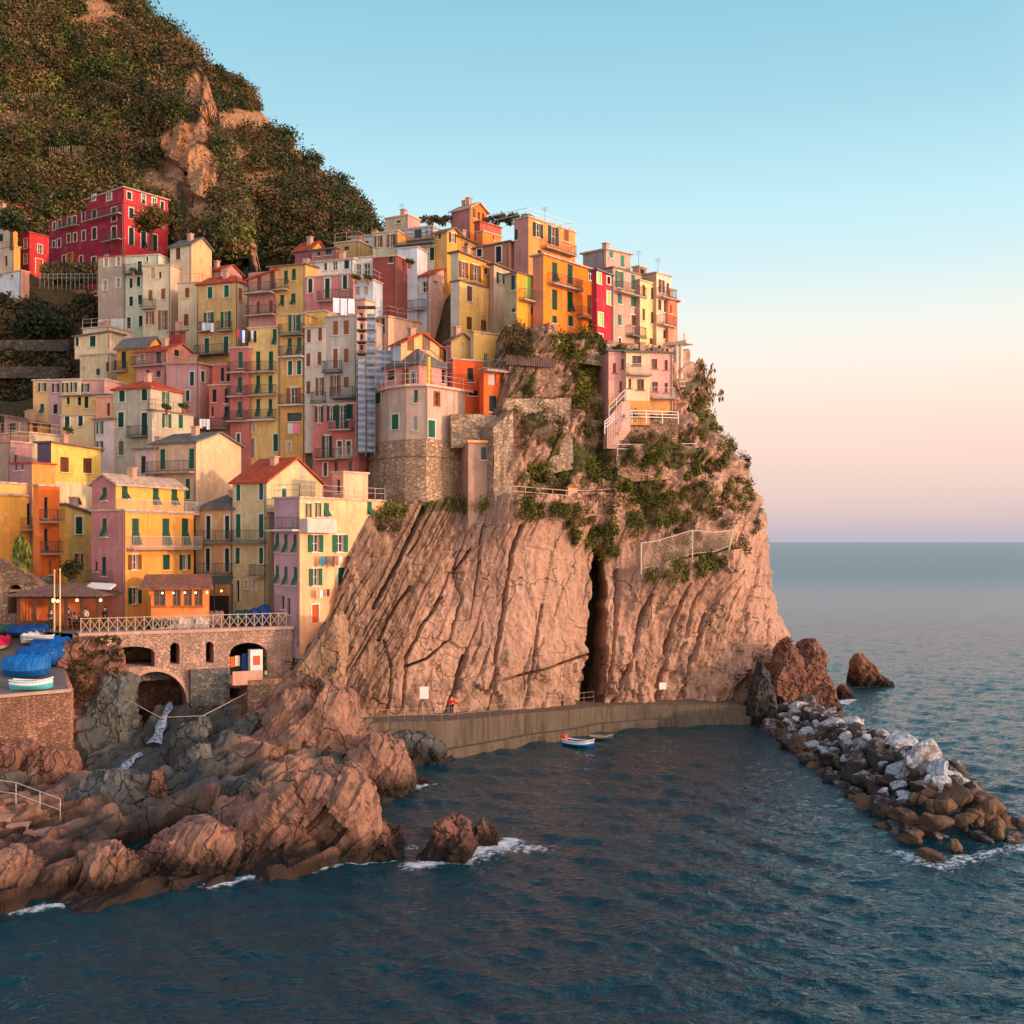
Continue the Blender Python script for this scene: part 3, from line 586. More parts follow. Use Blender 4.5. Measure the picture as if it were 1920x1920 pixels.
# ================================================================ houses
PAL = dict(cream=(222, 200, 160), pale=(214, 202, 178), white=(226, 224, 218), bluewhite=(206, 214, 220), yellow=(240, 200, 92), lemon=(246, 208, 84), ochre=(216, 166, 86), mustard=(206, 150, 48), gold=(238, 168, 58), pink=(216, 146, 132),
   rose=(196, 104, 92), red=(176, 34, 44), scarlet=(206, 40, 44), orange=(234, 128, 52), tangerine=(238, 122, 26), grey=(176, 168, 156), mint=(196, 198, 168), peach=(240, 190, 140), apricot=(242, 176, 112), rust=(134, 58, 50), mauve=(178, 128, 128),
   lilac=(196, 158, 156), olive=(206, 192, 134), sand=(212, 186, 148), brown=(150, 108, 88), taupe=(186, 146, 124), salmon=(228, 150, 122), coral=(226, 112, 84), purple=(108, 92, 112), stone=(176, 154, 130), plum=(160, 92, 100))
SH_C = dict(g=(20, 84, 62), k=(24, 62, 66), b=(138, 78, 48), t=(52, 134, 108), l=(148, 178, 86), v=(36, 84, 66), n=(206, 178, 160), y=(232, 184, 40), s=(120, 128, 124), r=(206, 84, 34), q=(160, 96, 44))
def col(c): return PAL[c] if isinstance(c, str) else c
SHV = [1.]
BASES = []
class Face:
    def __init__(s, O, u, n, W, z0, z1): s.O, s.u, s.n, s.W, s.z0, s.z1 = O, u, n, W, z0, z1; s.holes = []; s.top = None
    def pt(s, a, z, o=0.): return (s.O.x+s.u.x*a+s.n.x*o, s.O.y+s.u.y*a+s.n.y*o, z)
    def hit(s, px, py):                      # image pixel column and row -> (distance along the wall, height)
        k = (px-960)/F; den = s.u.x-k*s.u.y
        a = (k*s.O.y-s.O.x)/den; y = s.O.y+a*s.u.y
        return a, CH+(HZ-py)/F*y, y
    def rect(s, px, py, w, h):
        a0, z, y = s.hit(px-w/2, py); a1, _, _ = s.hit(px+w/2, py); _, zc, yc = s.hit(px, py); hh = h/F*yc
        return min(a0, a1), max(a0, a1), zc-hh/2, zc+hh/2
    def fbox(s, mb, a0, a1, z0, z1, o0, o1, m=0): mb.hexa([s.pt(a0, z0, o1), s.pt(a1, z0, o1), s.pt(a1, z0, o0), s.pt(a0, z0, o0), s.pt(a0, z1, o1), s.pt(a1, z1, o1), s.pt(a1, z1, o0), s.pt(a0, z1, o0)], m)
    def wall(s, mb, m):
        us = sorted(set([0., s.W]+[round(min(max(x, 0), s.W), 3) for h in s.holes for x in h[:2]])); zs = sorted(set([s.z0, s.z1]+[round(min(max(x, s.z0), s.z1), 3) for h in s.holes for x in h[2:4]]))
        for a0, a1 in zip(us[:-1], us[1:]):
            if a1-a0 < 1e-3: continue
            for z0, z1 in zip(zs[:-1], zs[1:]):
                if z1-z0 < 1e-3: continue
                ca, cz_ = (a0+a1)/2, (z0+z1)/2
                if any(h[0] < ca < h[1] and h[2] < cz_ < h[3] for h in s.holes): continue
                mb.face([s.pt(a0, z0), s.pt(a1, z0), s.pt(a1, z1), s.pt(a0, z1)], m)
        for h in s.holes:
            a0, a1, z0, z1 = [round(x, 3) for x in h[:4]]; dp = -.24
            for (p, q) in (((a0, z0), (a1, z0)), ((a1, z0), (a1, z1)), ((a1, z1), (a0, z1)), ((a0, z1), (a0, z0))):
                mb.face([s.pt(p[0], p[1]), s.pt(q[0], q[1]), s.pt(q[0], q[1], dp), s.pt(p[0], p[1], dp)], m)
        if s.top: mb.face([s.pt(*p) for p in s.top], m)
def parse(ws):
    out = []
    for grp in ws.split(';'):
        grp = grp.strip()
        if not grp: continue
        hd, pts = grp.split(':'); typ = hd[0]; trim = 'w' in hd; w, h = hd[1:].replace('w', '').split('x')
        for p in pts.split():
            x, y = p.split(','); out.append((typ, trim, float(w), float(h), float(x), float(y)))
    return out
NWIN = [0]
def window(root, f, typ, trim, w, h, x, y):
    a0, a1, z0, z1 = f.rect(x, y, w, h)
    if a0 > f.W-.15 or a1 < .15: return
    a0 = max(a0, .06); a1 = min(a1, f.W-.06)
    if a1-a0 < .25: a0 -= .1; a1 += .1
    z1 = min(z1, f.z1-.05) if not f.top else z1; z0 = max(z0, f.z0+.1)
    if z1 > f.z1: typ0 = 'x'; hole = False
    else: hole = True
    if z1-z0 < .2: return
    opened = typ in 'GKBTVQ'; base = typ.lower()
    wd = a1-a0; b0, b1 = (a0+wd*.25, a1-wd*.25) if opened else (a0, a1)
    white = plain((224, 214, 196), .7); NWIN[0] += 1
    dp = -.22 if hole else .03
    if hole: f.holes.append((b0, b1, z0, z1))
    door = (z1-z0) > 1.9 and (z1-z0) > 2.1*(b1-b0)
    m = MB(); f.fbox(m, b0, b1, z0, z1, dp-.03, dp)
    if typ == 'n': return m.build('panel', plaster((206, 178, 160)), root)
    if typ in 'rW': win = MB(); f.fbox(win, b0, b1, z0, z1, dp, dp+.08); win = win.build('door', paint(SH_C['r'] if typ == 'r' else (220, 218, 210)), root); door = True
    else: win = m.build('french_door' if door else 'window', glass_pane(), root)
    fr = MB(); t_ = .07
    if typ != 'd':
        # casement bars and sill
        for q0, q1 in ((b0, b0+t_), (b1-t_, b1), ((b0+b1)/2-.04, (b0+b1)/2+.04)): f.fbox(fr, q0, q1, z0, z1, dp+.002, dp+.06)
        nb = max(2, int((z1-z0)/.7))
        for i in range(nb+1):
            zc = z0+(z1-z0-.05)*i/nb; f.fbox(fr, b0+t_, b1-t_, zc, zc+.05, dp+.002, dp+.05)
    if trim or opened:
        tw = .13
        f.fbox(fr, b0-tw, b0, z0-.02, z1, -.02, .045); f.fbox(fr, b1, b1+tw, z0-.02, z1, -.02, .045); f.fbox(fr, b0-tw, b1+tw, z1, z1+tw, -.02, .05)
    if not door: f.fbox(fr, b0-.14, b1+.14, z0-.1, z0-.02, -.02, .12)
    fc = (150, 88, 40) if base in 'q' else ((222, 168, 40) if base == 'y' else (214, 202, 184))
    if fr.v: fr.build('frame', plain(fc), win)
    if base in SH_C and base not in 'qrny':
        k_ = SHV[0]; sm = paint(tuple(int(q*k_) for q in SH_C[base]))
        if opened:
            for e0, e1 in ((a0, b0-.01), (b1+.01, a1)):
                s_ = MB(); f.fbox(s_, e0, e1, z0, z1, .052, .1); s_.build('shutter', sm, win)
        else:
            for i, (e0, e1) in enumerate(((b0+.02, (b0+b1)/2-.01), ((b0+b1)/2+.01, b1-.02))):
                s_ = MB(); o0 = -.06; zl = z0+.02; zh = z1-.02
                if typ == 'v' or (random.random() < .13 and (z1-z0) > 1.1 and typ in 'gk'):   # lower half pushed out on its stay
                    zm = z0+(z1-z0)*.52; f.fbox(s_, e0, e1, zm, zh, o0, o0+.05); ob = .42
                    s_.hexa([f.pt(e0, zl, ob), f.pt(e1, zl, ob), f.pt(e1, zl, ob-.05), f.pt(e0, zl, ob-.05), f.pt(e0, zm, o0+.06), f.pt(e1, zm, o0+.06), f.pt(e1, zm, o0), f.pt(e0, zm, o0)])
                else: f.fbox(s_, e0, e1, zl, zh, o0, o0+.05)
                s_.build('shutter', sm, win)
    return win
def balcony(root, f, x0, x1, y, dep=.9, c=(150, 134, 118), solid=False, rh=1.0, rc=(70, 66, 64)):
    a0, z, _ = f.hit(x0, y); a1, _, _ = f.hit(x1, y); a0, a1 = sorted((a0, a1))
    m = MB(); f.fbox(m, a0, a1, z-.16, z, -.02, dep); b = m.build('balcony', plaster(c), root); r = MB(); o = dep-.06
    for za in (z+rh, z+.12): r.line([f.pt(a0+.04, za, 0), f.pt(a0+.04, za, o), f.pt(a1-.04, za, o), f.pt(a1-.04, za, 0)], .03, 4)
    if solid:
        r = MB(); f.fbox(r, a0, a1, z, z+rh, dep-.12, dep); f.fbox(r, a0, a0+.12, z, z+rh, 0, dep-.12); f.fbox(r, a1-.12, a1, z, z+rh, 0, dep-.12); r.build('parapet', plaster(c), b); return b
    n = max(2, int((a1-a0)/.16))
    for i in range(n+1):
        a = a0+.04+(a1-a0-.08)*i/n; r.bar(f.pt(a, z, o), f.pt(a, z+rh, o), .014 if i % 8 else .03, 4)
    for i in range(int(dep/.16)):
        for a in (a0+.04, a1-.04): r.bar(f.pt(a, z, i*.16), f.pt(a, z+rh, i*.16), .014, 4)
    r.build('railing', plain(rc, .5), b); return b
def house(label, d, xL, xC, xR, yT, yB, th=24, cL='cream', cR=None, roof='flat', rh=0, rc='slate', wL='', wR='', bL='', bR='', ext=5, wl=7, wr=7, parent=None, over=.28, name='house', cat='house', group=None, lower=None, cornice=True, rail=False, chim=0, pipe=True, reg=True):
    cR = cR or cL; th = math.radians(th); r = Vector((math.sin(th), math.cos(th), 0)); l = Vector((-math.cos(th), math.sin(th), 0))
    B = P(xC, yB, d); zt = P(xC, yT, d).z; z0 = B.z-ext
    def wid(x, e, dflt):
        if x is None: return dflt
        k = (x-960)/F; w_ = (k*B.y-B.x)/(e.x-k*e.y); return min(max(w_, .6), 30) if w_ > 0 else dflt
    Wl = wid(xL, l, wl); Wr = wid(xR, r, wr)
    if parent is None:
        SHV[0] = random.choice((.5, .64, .78, .92, 1.1)); root = empty(name, (B.x, B.y, B.z), label, cat, group)
    else: root = parent
    if reg and parent is None: BASES.append((B.x, B.y, B.z)); e_ = B+l*Wl; BASES.append((e_.x, e_.y, B.z)); e_ = B+r*Wr; BASES.append((e_.x, e_.y, B.z+.5)); e_ = e_+l*Wl; BASES.append((e_.x, e_.y, B.z+1.))
    fL = Face(B, l, -r, Wl, z0, zt); fR = Face(B, r, -l, Wr, z0, zt)
    fB1 = Face(B+l*Wl, r, l, Wr, z0, zt); fB2 = Face(B+r*Wr, l, r, Wl, z0, zt)
    rhm = rh/F*d; R = MB(); rm = {'slate': tiles((112, 108, 104)), 'tile': tiles((176, 76, 48)), 'brown': tiles((132, 104, 88)), 'pale': tiles((196, 168, 148))}[rc]
    def rp(a, b, z): q = B+r*a+l*b; return (q.x, q.y, z)
    tk = .16
    def slab(p4):                            # roof plate with thickness
        R.hexa([(x, y, z) for x, y, z in p4]+[(x, y, z+tk) for x, y, z in p4])
    o = over
    if roof == 'gableR':
        m_ = Wr/2; fR.top = [(0, zt), (Wr, zt), (m_, zt+rhm)]; fB1.top = [(0, zt), (Wr, zt), (m_, zt+rhm)]; k = rhm/m_
        slab([rp(-o, -o, zt-o*k), rp(-o, Wl+o, zt-o*k), rp(m_, Wl+o, zt+rhm), rp(m_, -o, zt+rhm)]); slab([rp(m_, -o, zt+rhm), rp(m_, Wl+o, zt+rhm), rp(Wr+o, Wl+o, zt-o*k), rp(Wr+o, -o, zt-o*k)])
    elif roof == 'gableL':
        m_ = Wl/2; fL.top = [(0, zt), (Wl, zt), (m_, zt+rhm)]; fB2.top = [(0, zt), (Wl, zt), (m_, zt+rhm)]; k = rhm/m_
        slab([rp(-o, -o, zt-o*k), rp(Wr+o, -o, zt-o*k), rp(Wr+o, m_, zt+rhm), rp(-o, m_, zt+rhm)]); slab([rp(-o, m_, zt+rhm), rp(Wr+o, m_, zt+rhm), rp(Wr+o, Wl+o, zt-o*k), rp(-o, Wl+o, zt-o*k)])
    elif roof == 'hip':
        q = min(Wl, Wr)/2; A = [rp(-o, -o, zt), rp(Wr+o, -o, zt), rp(Wr+o, Wl+o, zt), rp(-o, Wl+o, zt)]; z2 = zt+rhm
        p, s2 = (rp(q, Wl/2, z2), rp(Wr-q+.01, Wl/2, z2)) if Wr > Wl else (rp(Wr/2, q, z2), rp(Wr/2, Wl-q+.01, z2))
        if Wr > Wl: fs = [[A[0], A[1], s2, p], [A[1], A[2], s2], [A[2], A[3], p, s2], [A[3], A[0], p]]
        else: fs = [[A[3], A[0], p, s2], [A[0], A[1], p], [A[1], A[2], s2, p], [A[2], A[3], s2]]
        up = lambda q3: (q3[0], q3[1], q3[2]+tk)
        for q3 in fs: R.face([up(i) for i in q3])
        for i in range(4): R.face([A[i], A[(i+1) % 4], up(A[(i+1) % 4]), up(A[i])])
        R.face(A[::-1])
    elif roof.startswith('shed'):
        hs = {'shedr': (0, 1, 1, 0), 'shed-r': (1, 0, 0, 1), 'shedl': (0, 0, 1, 1), 'shed-l': (1, 1, 0, 0)}[roof]; h4 = [zt+rhm*x for x in hs]
        def top(f, ha, hb):
            if ha == hb == zt: return
            f.top = [(0, zt), (f.W, zt)]+([(f.W, hb)] if hb > zt else [])+([(0, ha)] if ha > zt else [])
        top(fL, h4[0], h4[3]); top(fR, h4[0], h4[1]); top(fB1, h4[3], h4[2]); top(fB2, h4[1], h4[2])
        sx, sy = (h4[1]-h4[0])/Wr, (h4[3]-h4[0])/Wl
        zz = lambda a, b: h4[0]+sx*a+sy*b
        slab([rp(a, b, zz(a, b)) for a, b in ((-o, -o), (Wr+o, -o), (Wr+o, Wl+o), (-o, Wl+o))])
    else:
        slab([rp(a, b, zt) for a, b in ((-.12, -.12), (Wr+.12, -.12), (Wr+.12, Wl+.12), (-.12, Wl+.12))])
        if rail:
            for pts in ([(0, Wl), (0, 0), (Wr, 0)],):
                for zq in (.55, 1.0): R.line([rp(a, b, zt+tk+zq) for a, b in pts], .025, 4)
                for (a, b), (c, e_) in zip(pts[:-1], pts[1:]):
                    n = max(1, int(math.hypot(c-a, e_-b)/1.3))
                    for i in range(n+1): t_ = i/n; R.bar(rp(a+(c-a)*t_, b+(e_-b)*t_, zt+tk), rp(a+(c-a)*t_, b+(e_-b)*t_, zt+tk+1.0), .03, 4)
        rm = plaster((196, 166, 142)) if rc == 'slate' and roof == 'flat' else rm
    for f, ws, bs in ((fL, wL, bL), (fR, wR, bR)):
        for wv in parse(ws): window(root, f, *wv)
        for b_ in bs.split(';'):
            if not b_.strip(): continue
            v_ = b_.strip().split(','); yy_ = v_[2].rstrip('kDwWs'); fl = v_[2][len(yy_):]; x0, x1, y = float(v_[0]), float(v_[1]), float(yy_)
            balcony(root, f, x0, x1, y, dep=1.3 if 'D' in fl else .85, solid='s' in fl, c=(196, 184, 168) if 'w' in fl else ((96, 104, 92) if 'k' in fl else (164, 140, 118)), rc=(190, 180, 170) if 'W' in fl else (70, 66, 64))
    m = MB(); fL.wall(m, 0); fR.wall(m, 1); fB1.wall(m, 0); fB2.wall(m, 1)
    if roof == 'flat' or roof == 'hip': m.face([rp(0, 0, zt-.02), rp(Wr, 0, zt-.02), rp(Wr, Wl, zt-.02), rp(0, Wl, zt-.02)], 0)
    wl_ob = m.build('wall', [plaster(col(cL)), plaster(col(cR))], root)  # many houses: shaded left side and sunlit right side put into the wall colours
    ro = R.build('roof', rm, root)
    if lower:                                # a base storey in another colour, as a skin 3 mm proud
        cl, y1 = lower[:2]; zz = P(xC, y1, d).z; b_ = MB()
        for f in (fL, fR):
            f.fbox(b_, 0 if f is fR else -.03, f.W, z0, zz, .003, .03)
        b_.build('base_storey', plaster(col(cl)), root)
    chim = chim or (1 if (parent is None and roof != 'flat' and random.random() < .6) else 0)
    if roof == 'flat' and parent is None and random.random() < .45:
        q = B+r*(Wr*.4)+l*(Wl*random.uniform(.2, .8)); an = MB(); an.bar((q.x, q.y, zt), (q.x, q.y, zt+1.9), .025, 4)
        for k_ in (1.5, 1.7, 1.85): an.bar((q.x-.35, q.y, zt+k_), (q.x+.35, q.y+.1, zt+k_), .015, 4)
        an.build('antenna', plain((90, 86, 84), .5), ro)
    for i in range(chim):
        a, b = Wr*(.25+.5*((i*.37+.2) % 1)), Wl*(.2+.6*((i*.61+.3) % 1)); q = B+r*a+l*b; zc = zt+rhm*.6; cm = MB(); cm.box(q, r, l, .28, .28, zc-.4, zc+1.0); cm.box(q, r, l, .36, .36, zc+1.0, zc+1.1); cm.build('chimney', plaster((198, 150, 120)), ro)
    if pipe and parent is None and Wl > 2.5:
        pm = MB(); q = fL.pt(.12, 0, .09); pm.bar((q[0], q[1], z0+1), (q[0], q[1], zt-.05), .055, 5); pm.build('drainpipe', plain((120, 104, 92), .5), root)
    FACES[root.name] = (fL, fR, rp, zt)
    return root
FACES = {}
H = house
# ---- far left, high up
H('cream house with terracotta roof at the left edge, highest of the left group', 168, -30, 24, 33, 396, 470, 30, 'sand', 'gold', 'shed-l', 9, 'tile', wL='k7x14:3,409 2,446', chim=1)
H('yellow house with roof terrace at the left edge below the terracotta roofed one', 163, -30, 26, 38, 462, 512, 30, 'sand', 'gold', 'flat', wL='d6x20:11,490;p6x14:-8,488')
H('low whitewashed house at the left edge below the yellow one', 159, -30, 40, 55, 508, 545, 30, 'white', 'salmon', 'flat', wL='d5x6:2,516 22,518')
H('small crimson house with flat roof beside the big red one', 171, 37, 55, 92, 436, 520, 35, 'red', 'scarlet', 'flat', rc='tile', wL='pw6x18:48,457 48,486', wR='pw8x16:75,467;rw12x28:73,500', pipe=False)
r = H('big crimson house with yellow window frames on the hill', 168, 92, 232, 315, 379, 505, 35, (150, 26, 44), 'scarlet', 'flat', rc='tile', name='apartment_house', ext=6,
  wL='bw8x22:177,402;bw9x26:214,402;bw8x22:177,438;bw9x26:214,438;bw6x18:157,406 157,442;bw6x16:130,415 140,413;bw5x15:102,424 112,420;bw6x16:129,447 141,445 111,456;bw5x12:101,458;bw8x16:176,490;bw6x14:152,487 120,486;yw10x18:131,484;bw6x14:200,486',
  wR='gw8x20:246,400;gw7x18:269,405 287,412;gw6x16:303,418;gw9x32:246,443;gw9x30:269,450 290,455', bL='166,230,416;199,230,455;117,150,430', bR='')
H('', 169.5, 165, 232, 315, 357, 379, 35, (150, 26, 44), 'scarlet', 'shed-l', 5, 'pale', ext=0, parent=r, wL='gw9x14:205,369;bw7x11:176,371', wR='gw8x14:242,367;gw7x20:269,373;gw8x18:289,380;gw6x16:304,386', bR='264,300,393', chim=2)
# ---- upper left row
H('grey stone house with small white windows, leftmost of the upper row', 147, 184, 235, None, 480, 627, 14, (168, 148, 128), None, 'flat', rc='tile', wL='pw7x16:199,492 222,490;pw7x18:197,535;pw7x16:222,530;kw7x11:197,607 222,605', lower=('white', 597), wr=8)
H('pale green house with dark green shutters and a planted balcony', 146, 235, 297, None, 478, 632, 14, 'mint', None, 'flat', wL='gw8x20:262,500;dw4x10:276,486;gw6x18:246,531 260,528;gw7x18:246,565 263,562;gw7x20:242,605 264,602', bL='236,268,514k', wr=8)
H('cream house with brown shutters and a small round balcony', 144, 268, 320, None, 497, 630, 14, 'cream', 'sand', 'flat', wL='b8x20:282,554;b8x20:306,551;B15x24:282,596;B17x36:306,600;d5x12:300,516;nw8x20:286,512', bL='268,293,579', wr=7)
H('tall cream house with a slate roof and a sunlit bare gable', 145.5, 319, 359, 397, 458, 622, 28, 'cream', 'apricot', 'gableR', 17, 'slate', wL='b8x22:334,476 334,519;k4x24:329,557;b7x22:330,597')
H('cream house with brown shutters under a railed roof terrace', 141, 334, 373, None, 530, 668, 14, (214, 190, 146), None, 'flat', wL='b8x18:351,549;b9x22:349,600', rail=True, wr=7)
H('pink house with a pink gable behind the ochre hip roofed one', 150, 357, 415, 454, 506, 560, 30, 'salmon', 'pink', 'gableR', 14, 'tile', wL='k6x14:372,514;p6x8:409,508', chim=1)
H('ochre house with red hip roof and dark green shutters in the upper row', 134, 372, 446, 464, 529, 690, 22, (220, 176, 104), 'sand', 'hip', 15, 'tile', wL='gw9x22:394,549 425,546;Gw18x26:392,599;Gw18x30:424,599;gw9x30:388,649;gw9x32:424,647', wR='b7x24:451,552', bL='377,402,622;412,436,621;376,430,667Dk', chim=1)
# ---- left middle
H('low cream house with two arched cellar doors beside the dark garden', 137, 150, 206, 222, 664, 712, 22, (220, 196, 148), 'cream', 'flat', wL='s7x12:184,697;b6x18:202,688', wR='d6x18:218,684')
H('cream house with green shutters above the arched cellar doors', 137.4, 140, 206, 232, 627, 664, 22, (224, 200, 150), 'sand', 'shed-l', 4, 'brown', ext=.3, wL='gw6x16:145,641;gw11x20:174,640', rail=False)
H('small cream roof terrace hut with tall white flues', 140, 155, 205, None, 613, 640, 22, 'cream', None, 'flat', wr=4, chim=2, rail=True)
H('mustard house with one tall green door and a grey roof', 132.5, 219, 276, 306, 649, 722, 22, (200, 146, 50), 'gold', 'gableR', 20, 'slate', wL='g8x32:232,675', bL='218,240,697')
H('small dark red rooftop hut behind the pink gabled house', 135, 319, 341, 348, 622, 650, 20, (170, 54, 50), 'rose', 'shedr', 3, 'slate')
H('pink house with red roof and sunlit pink gable in the left middle', 129.5, 255, 312, 366, 657, 725, 26, 'pink', 'salmon', 'gableR', 17, 'tile', wL='pw8x10:266,669;d10x24:297,672;d8x12:297,701;d6x12:277,700', wR='d8x12:331,662', bL='253,311,688')
H('light pink house with white window frames left of the rose tower houses', 126, 312, 373, 410, 682, 815, 24, (220, 156, 148), 'pink', 'shedl', 4, 'pale', wL='kw8x26:360,710;kw7x20:352,742;k6x20:330,748', wR='kw7x20:380,706;kw6x18:400,730')
H('rose house with a white roof slab left of the narrow rose tower house', 123.5, 392, 433, None, 722, 815, 18, 'rose', None, 'flat', wL='k7x24:402,742;k7x28:425,742;d5x18:398,772;k8x26:425,775', wr=7, bL='374,430,805Dk')
H('set back rose storey with two dark shutters on the white roof slab', 126, 398, 434, None, 684, 724, 18, 'coral', None, 'flat', wL='k6x26:417,702 428,702', wr=5)
H('narrow rose tower house with three stacked balconies', 122.5, 431, 466, None, 652, 850, 18, (190, 104, 96), None, 'flat', wL='g8x30:451,675;g8x30:450,722;g8x30:450,768;kw6x18:447,822', bL='432,462,699;432,462,744;432,462,790', wr=8)
H('tall pale yellow house with three long balconies and green shutters', 122, 466, 526, None, 613, 853, 18, (226, 190, 108), None, 'flat', wL='g7x30:515,632;g8x36:484,677 508,677;g7x34:484,721 507,721;v7x34:484,765 507,765;pw5x16:476,802;gw9x32:517,830;pw7x36:474,840', bL='468,519,699;468,519,742;468,519,788w', wr=8)
H('tall ochre house with a glazed loggia under a white awning', 121, 526, 572, None, 589, 857, 18, (218, 166, 82), None, 'flat', wL='G22x30:553,606;v8x32:543,650 561,648;gw8x26:544,690 561,689;B26x30:551,742;d28x16:552,782;pw6x16:542,837', bL='528,572,629k;528,572,670w;528,572,760w', wr=8)
H('narrow grey rubble stone house squeezed between ochre and rose', 121.5, 571, 588, None, 756, 890, 18, (128, 122, 116), None, 'flat', wL='gw7x22:579,795', wr=7)
H('pale house with rust brown shutters beside the grey tall one', 120, 571, 609, None, 613, 757, 18, (206, 190, 168), None, 'flat', wL='b7x24:579,630 600,627;b7x24:578,675 599,672;b7x24:578,727;B16x34:601,725', bL='588,612,755k', wr=8)
H('yellow roof storey above the pale house with rust shutters', 123, 573, 609, None, 584, 616, 18, (236, 196, 96), None, 'flat', wr=5)
H('tall grey house with rust brown shutters and laundry on its roof', 119, 609, 669, None, 592, 752, 18, (190, 178, 162), None, 'flat', wL='b9x26:629,615 649,614;bw9x36:629,672;b9x26:649,667;B18x36:629,722;b9x20:649,717', bL='610,643,698k;628,671,747Dk', wr=8, rail=False)
H('rose and ochre house with green shutters beside the wrapped scaffold', 117.5, 586, 672, None, 757, 895, 18, (196, 106, 96), None, 'flat', wL='Gw14x30:599,777;Gw16x28:622,775;Gw22x44:642,782;g9x28:657,772;Gw18x40:614,837;dw8x30:637,842 654,842;dw7x24:610,880;d7x22:630,876;d7x20:656,875', bL='622,664,806;597,634,861;634,664,858W', wr=7)
# ---- upper middle
H('rose brown house with two long balconies under a red roof', 128.5, 466, 518, None, 507, 605, 20, (192, 130, 112), None, 'shedl', -14, 'tile', wL='b8x30:486,530;b8x34:510,525;b6x24:484,577;b6x24:508,575', bL='467,518,553D;467,518,593', wr=8)
H('olive yellow house with green shutters under a brown roof', 127.5, 505, 573, None, 496, 600, 20, (216, 172, 92), None, 'shedr', 10, 'brown', wL='g7x22:551,515;g7x26:536,520;g7x22:529,564;v8x22:550,561', wr=9, chim=1, bL='516,543,545')
H('pink house with three green shuttered windows above the grey tall house', 125.5, 572, 662, None, 514, 605, 20, (206, 124, 116), None, 'flat', wL='gw8x26:582,536;gw9x38:614,541;gw8x26:647,529', wr=8, bL='600,662,566')
H('white roof storey with sloping slabs above the pink house', 128.5, 573, 662, None, 486, 520, 20, 'white', None, 'shedr', 9, 'pale', wL='pw10x20:628,496;k9x20:650,494;d6x14:610,500', wr=5)
H('white house with a flowered terrace left of the rust red wall', 125, 661, 700, None, 526, 605, 20, 'bluewhite', None, 'flat', wL='n8x16:670,545 686,545', wr=7, rail=True)
H('set back white storey with glazed door above the flowered terrace', 128.5, 662, 700, None, 482, 528, 20, 'white', None, 'flat', wL='pw12x20:688,504;p9x22:672,506', wr=5)
H('blank rust red house wall in the upper middle', 126.5, 699, 745, None, 480, 606, 20, (140, 62, 52), None, 'flat', wL='d7x12:733,487', wr=8)
H('bluish white house wall with climbing plants right of the rust red wall', 128.5, 744, 782, None, 464, 606, 20, 'bluewhite', None, 'flat', wL='k6x12:760,500', wr=7)
H('small grey house with dark green door under the sunlit orange terrace', 131, 780, 820, None, 462, 520, 22, 'pale', None, 'flat', wL='k12x32:794,485;g8x24:810,476', wr=6, bL='744,816,462k')
H('grey green house with two open brown windows in the top row', 132.5, 699, 746, None, 434, 490, 22, (206, 194, 156), 'gold', 'flat', wL='Bw15x22:710,453;Bw15x24:734,451', wr=7)
H('small cream rooftop house with sunlit pink side in the top row', 138, 722, 765, 788, 404, 440, 30, (204, 182, 140), 'pink', 'flat', wL='d8x5:747,416', chim=1)
H('bluish terrace house with sunlit orange flank in the top row', 134, 745, 812, None, 425, 470, 22, 'bluewhite', None, 'flat', wL='d14x20:783,441;p6x16:800,440', wr=7, bL='760,818,453')
H('orange yellow house with a small dormer gable in the top row', 130, 814, 838, 864, 434, 486, 36, 'ochre', 'gold', 'gableR', 10, 'brown', wR='Bw12x18:848,446', wL='d5x16:824,440', wr=6)
H('long orange yellow house right of the dormer gabled one', 131.5, 850, 860, 892, 448, 486, 39, 'ochre', (246, 168, 64), 'shed-r', 4, 'brown', wR='d8x10:874,458')
H('rose and orange gabled house behind the olive yellow one', 141, 553, 584, 610, 466, 500, 30, 'plum', 'gold', 'gableR', 17, 'tile')
H('rose house with grey roof in the back of the middle row', 138.5, 584, 630, None, 466, 500, 22, (176, 112, 100), None, 'shedr', 8, 'slate', wL='d12x10:616,473;d6x8:598,476', wr=7)
H('ochre house with roof terrace in the back of the middle row', 138, 628, 672, None, 452, 500, 22, (196, 158, 92), None, 'flat', wL='d10x8:650,466', wr=7, rail=True, chim=1)
H('white roofed house at the foot of the far hill', 141, 658, 702, None, 442, 500, 22, 'bluewhite', None, 'shedr', 6, 'pale', wL='p12x8:685,456', wr=7)
H('white house with reddish roof, pale grey front and sunlit pink gable', 128, 762, 805, 857, 516, 640, 34, (204, 206, 206), (236, 180, 150), 'gableR', 19, 'tile', wL='pw11x18:780,544;pw12x20:797,538;p6x12:769,546', wR='nw9x18:817,536;nw6x12:834,545', bL='762,800,585')
H('rose mauve house with orange sunlit gable, highest of all', 141, 846, 882, 913, 389, 440, 40, (180, 112, 104), 'tangerine', 'gableR', 13, 'pale', wR='d5x18:889,400;d4x14:898,405 906,407', chim=2)
H('small rust orange house below the highest gabled one', 137, 889, 900, 940, 416, 436, 40, (170, 72, 52), (190, 84, 56), 'flat', rc='tile')
H('orange house under the small rust one near the top', 135.5, 893, 905, 940, 434, 462, 40, 'orange', (240, 138, 44), 'flat', wR='d3x8:925,446')
H('brown rose house with two white framed windows near the top', 129.5, 889, 955, 967, 459, 520, 26, (172, 108, 90), 'apricot', 'shed-l', 5, 'slate', wL='kw9x14:899,474;kw10x30:935,477')
H('yellow house with three shuttered windows on a white edged sunlit wall', 122.5, 845, 862, 945, 527, 640, 39, (206, 190, 168), (248, 196, 96), 'flat', rc='brown', wR='bw10x28:880,551 922,559;b10x24:880,606;b10x20:907,610;b9x14:922,615')
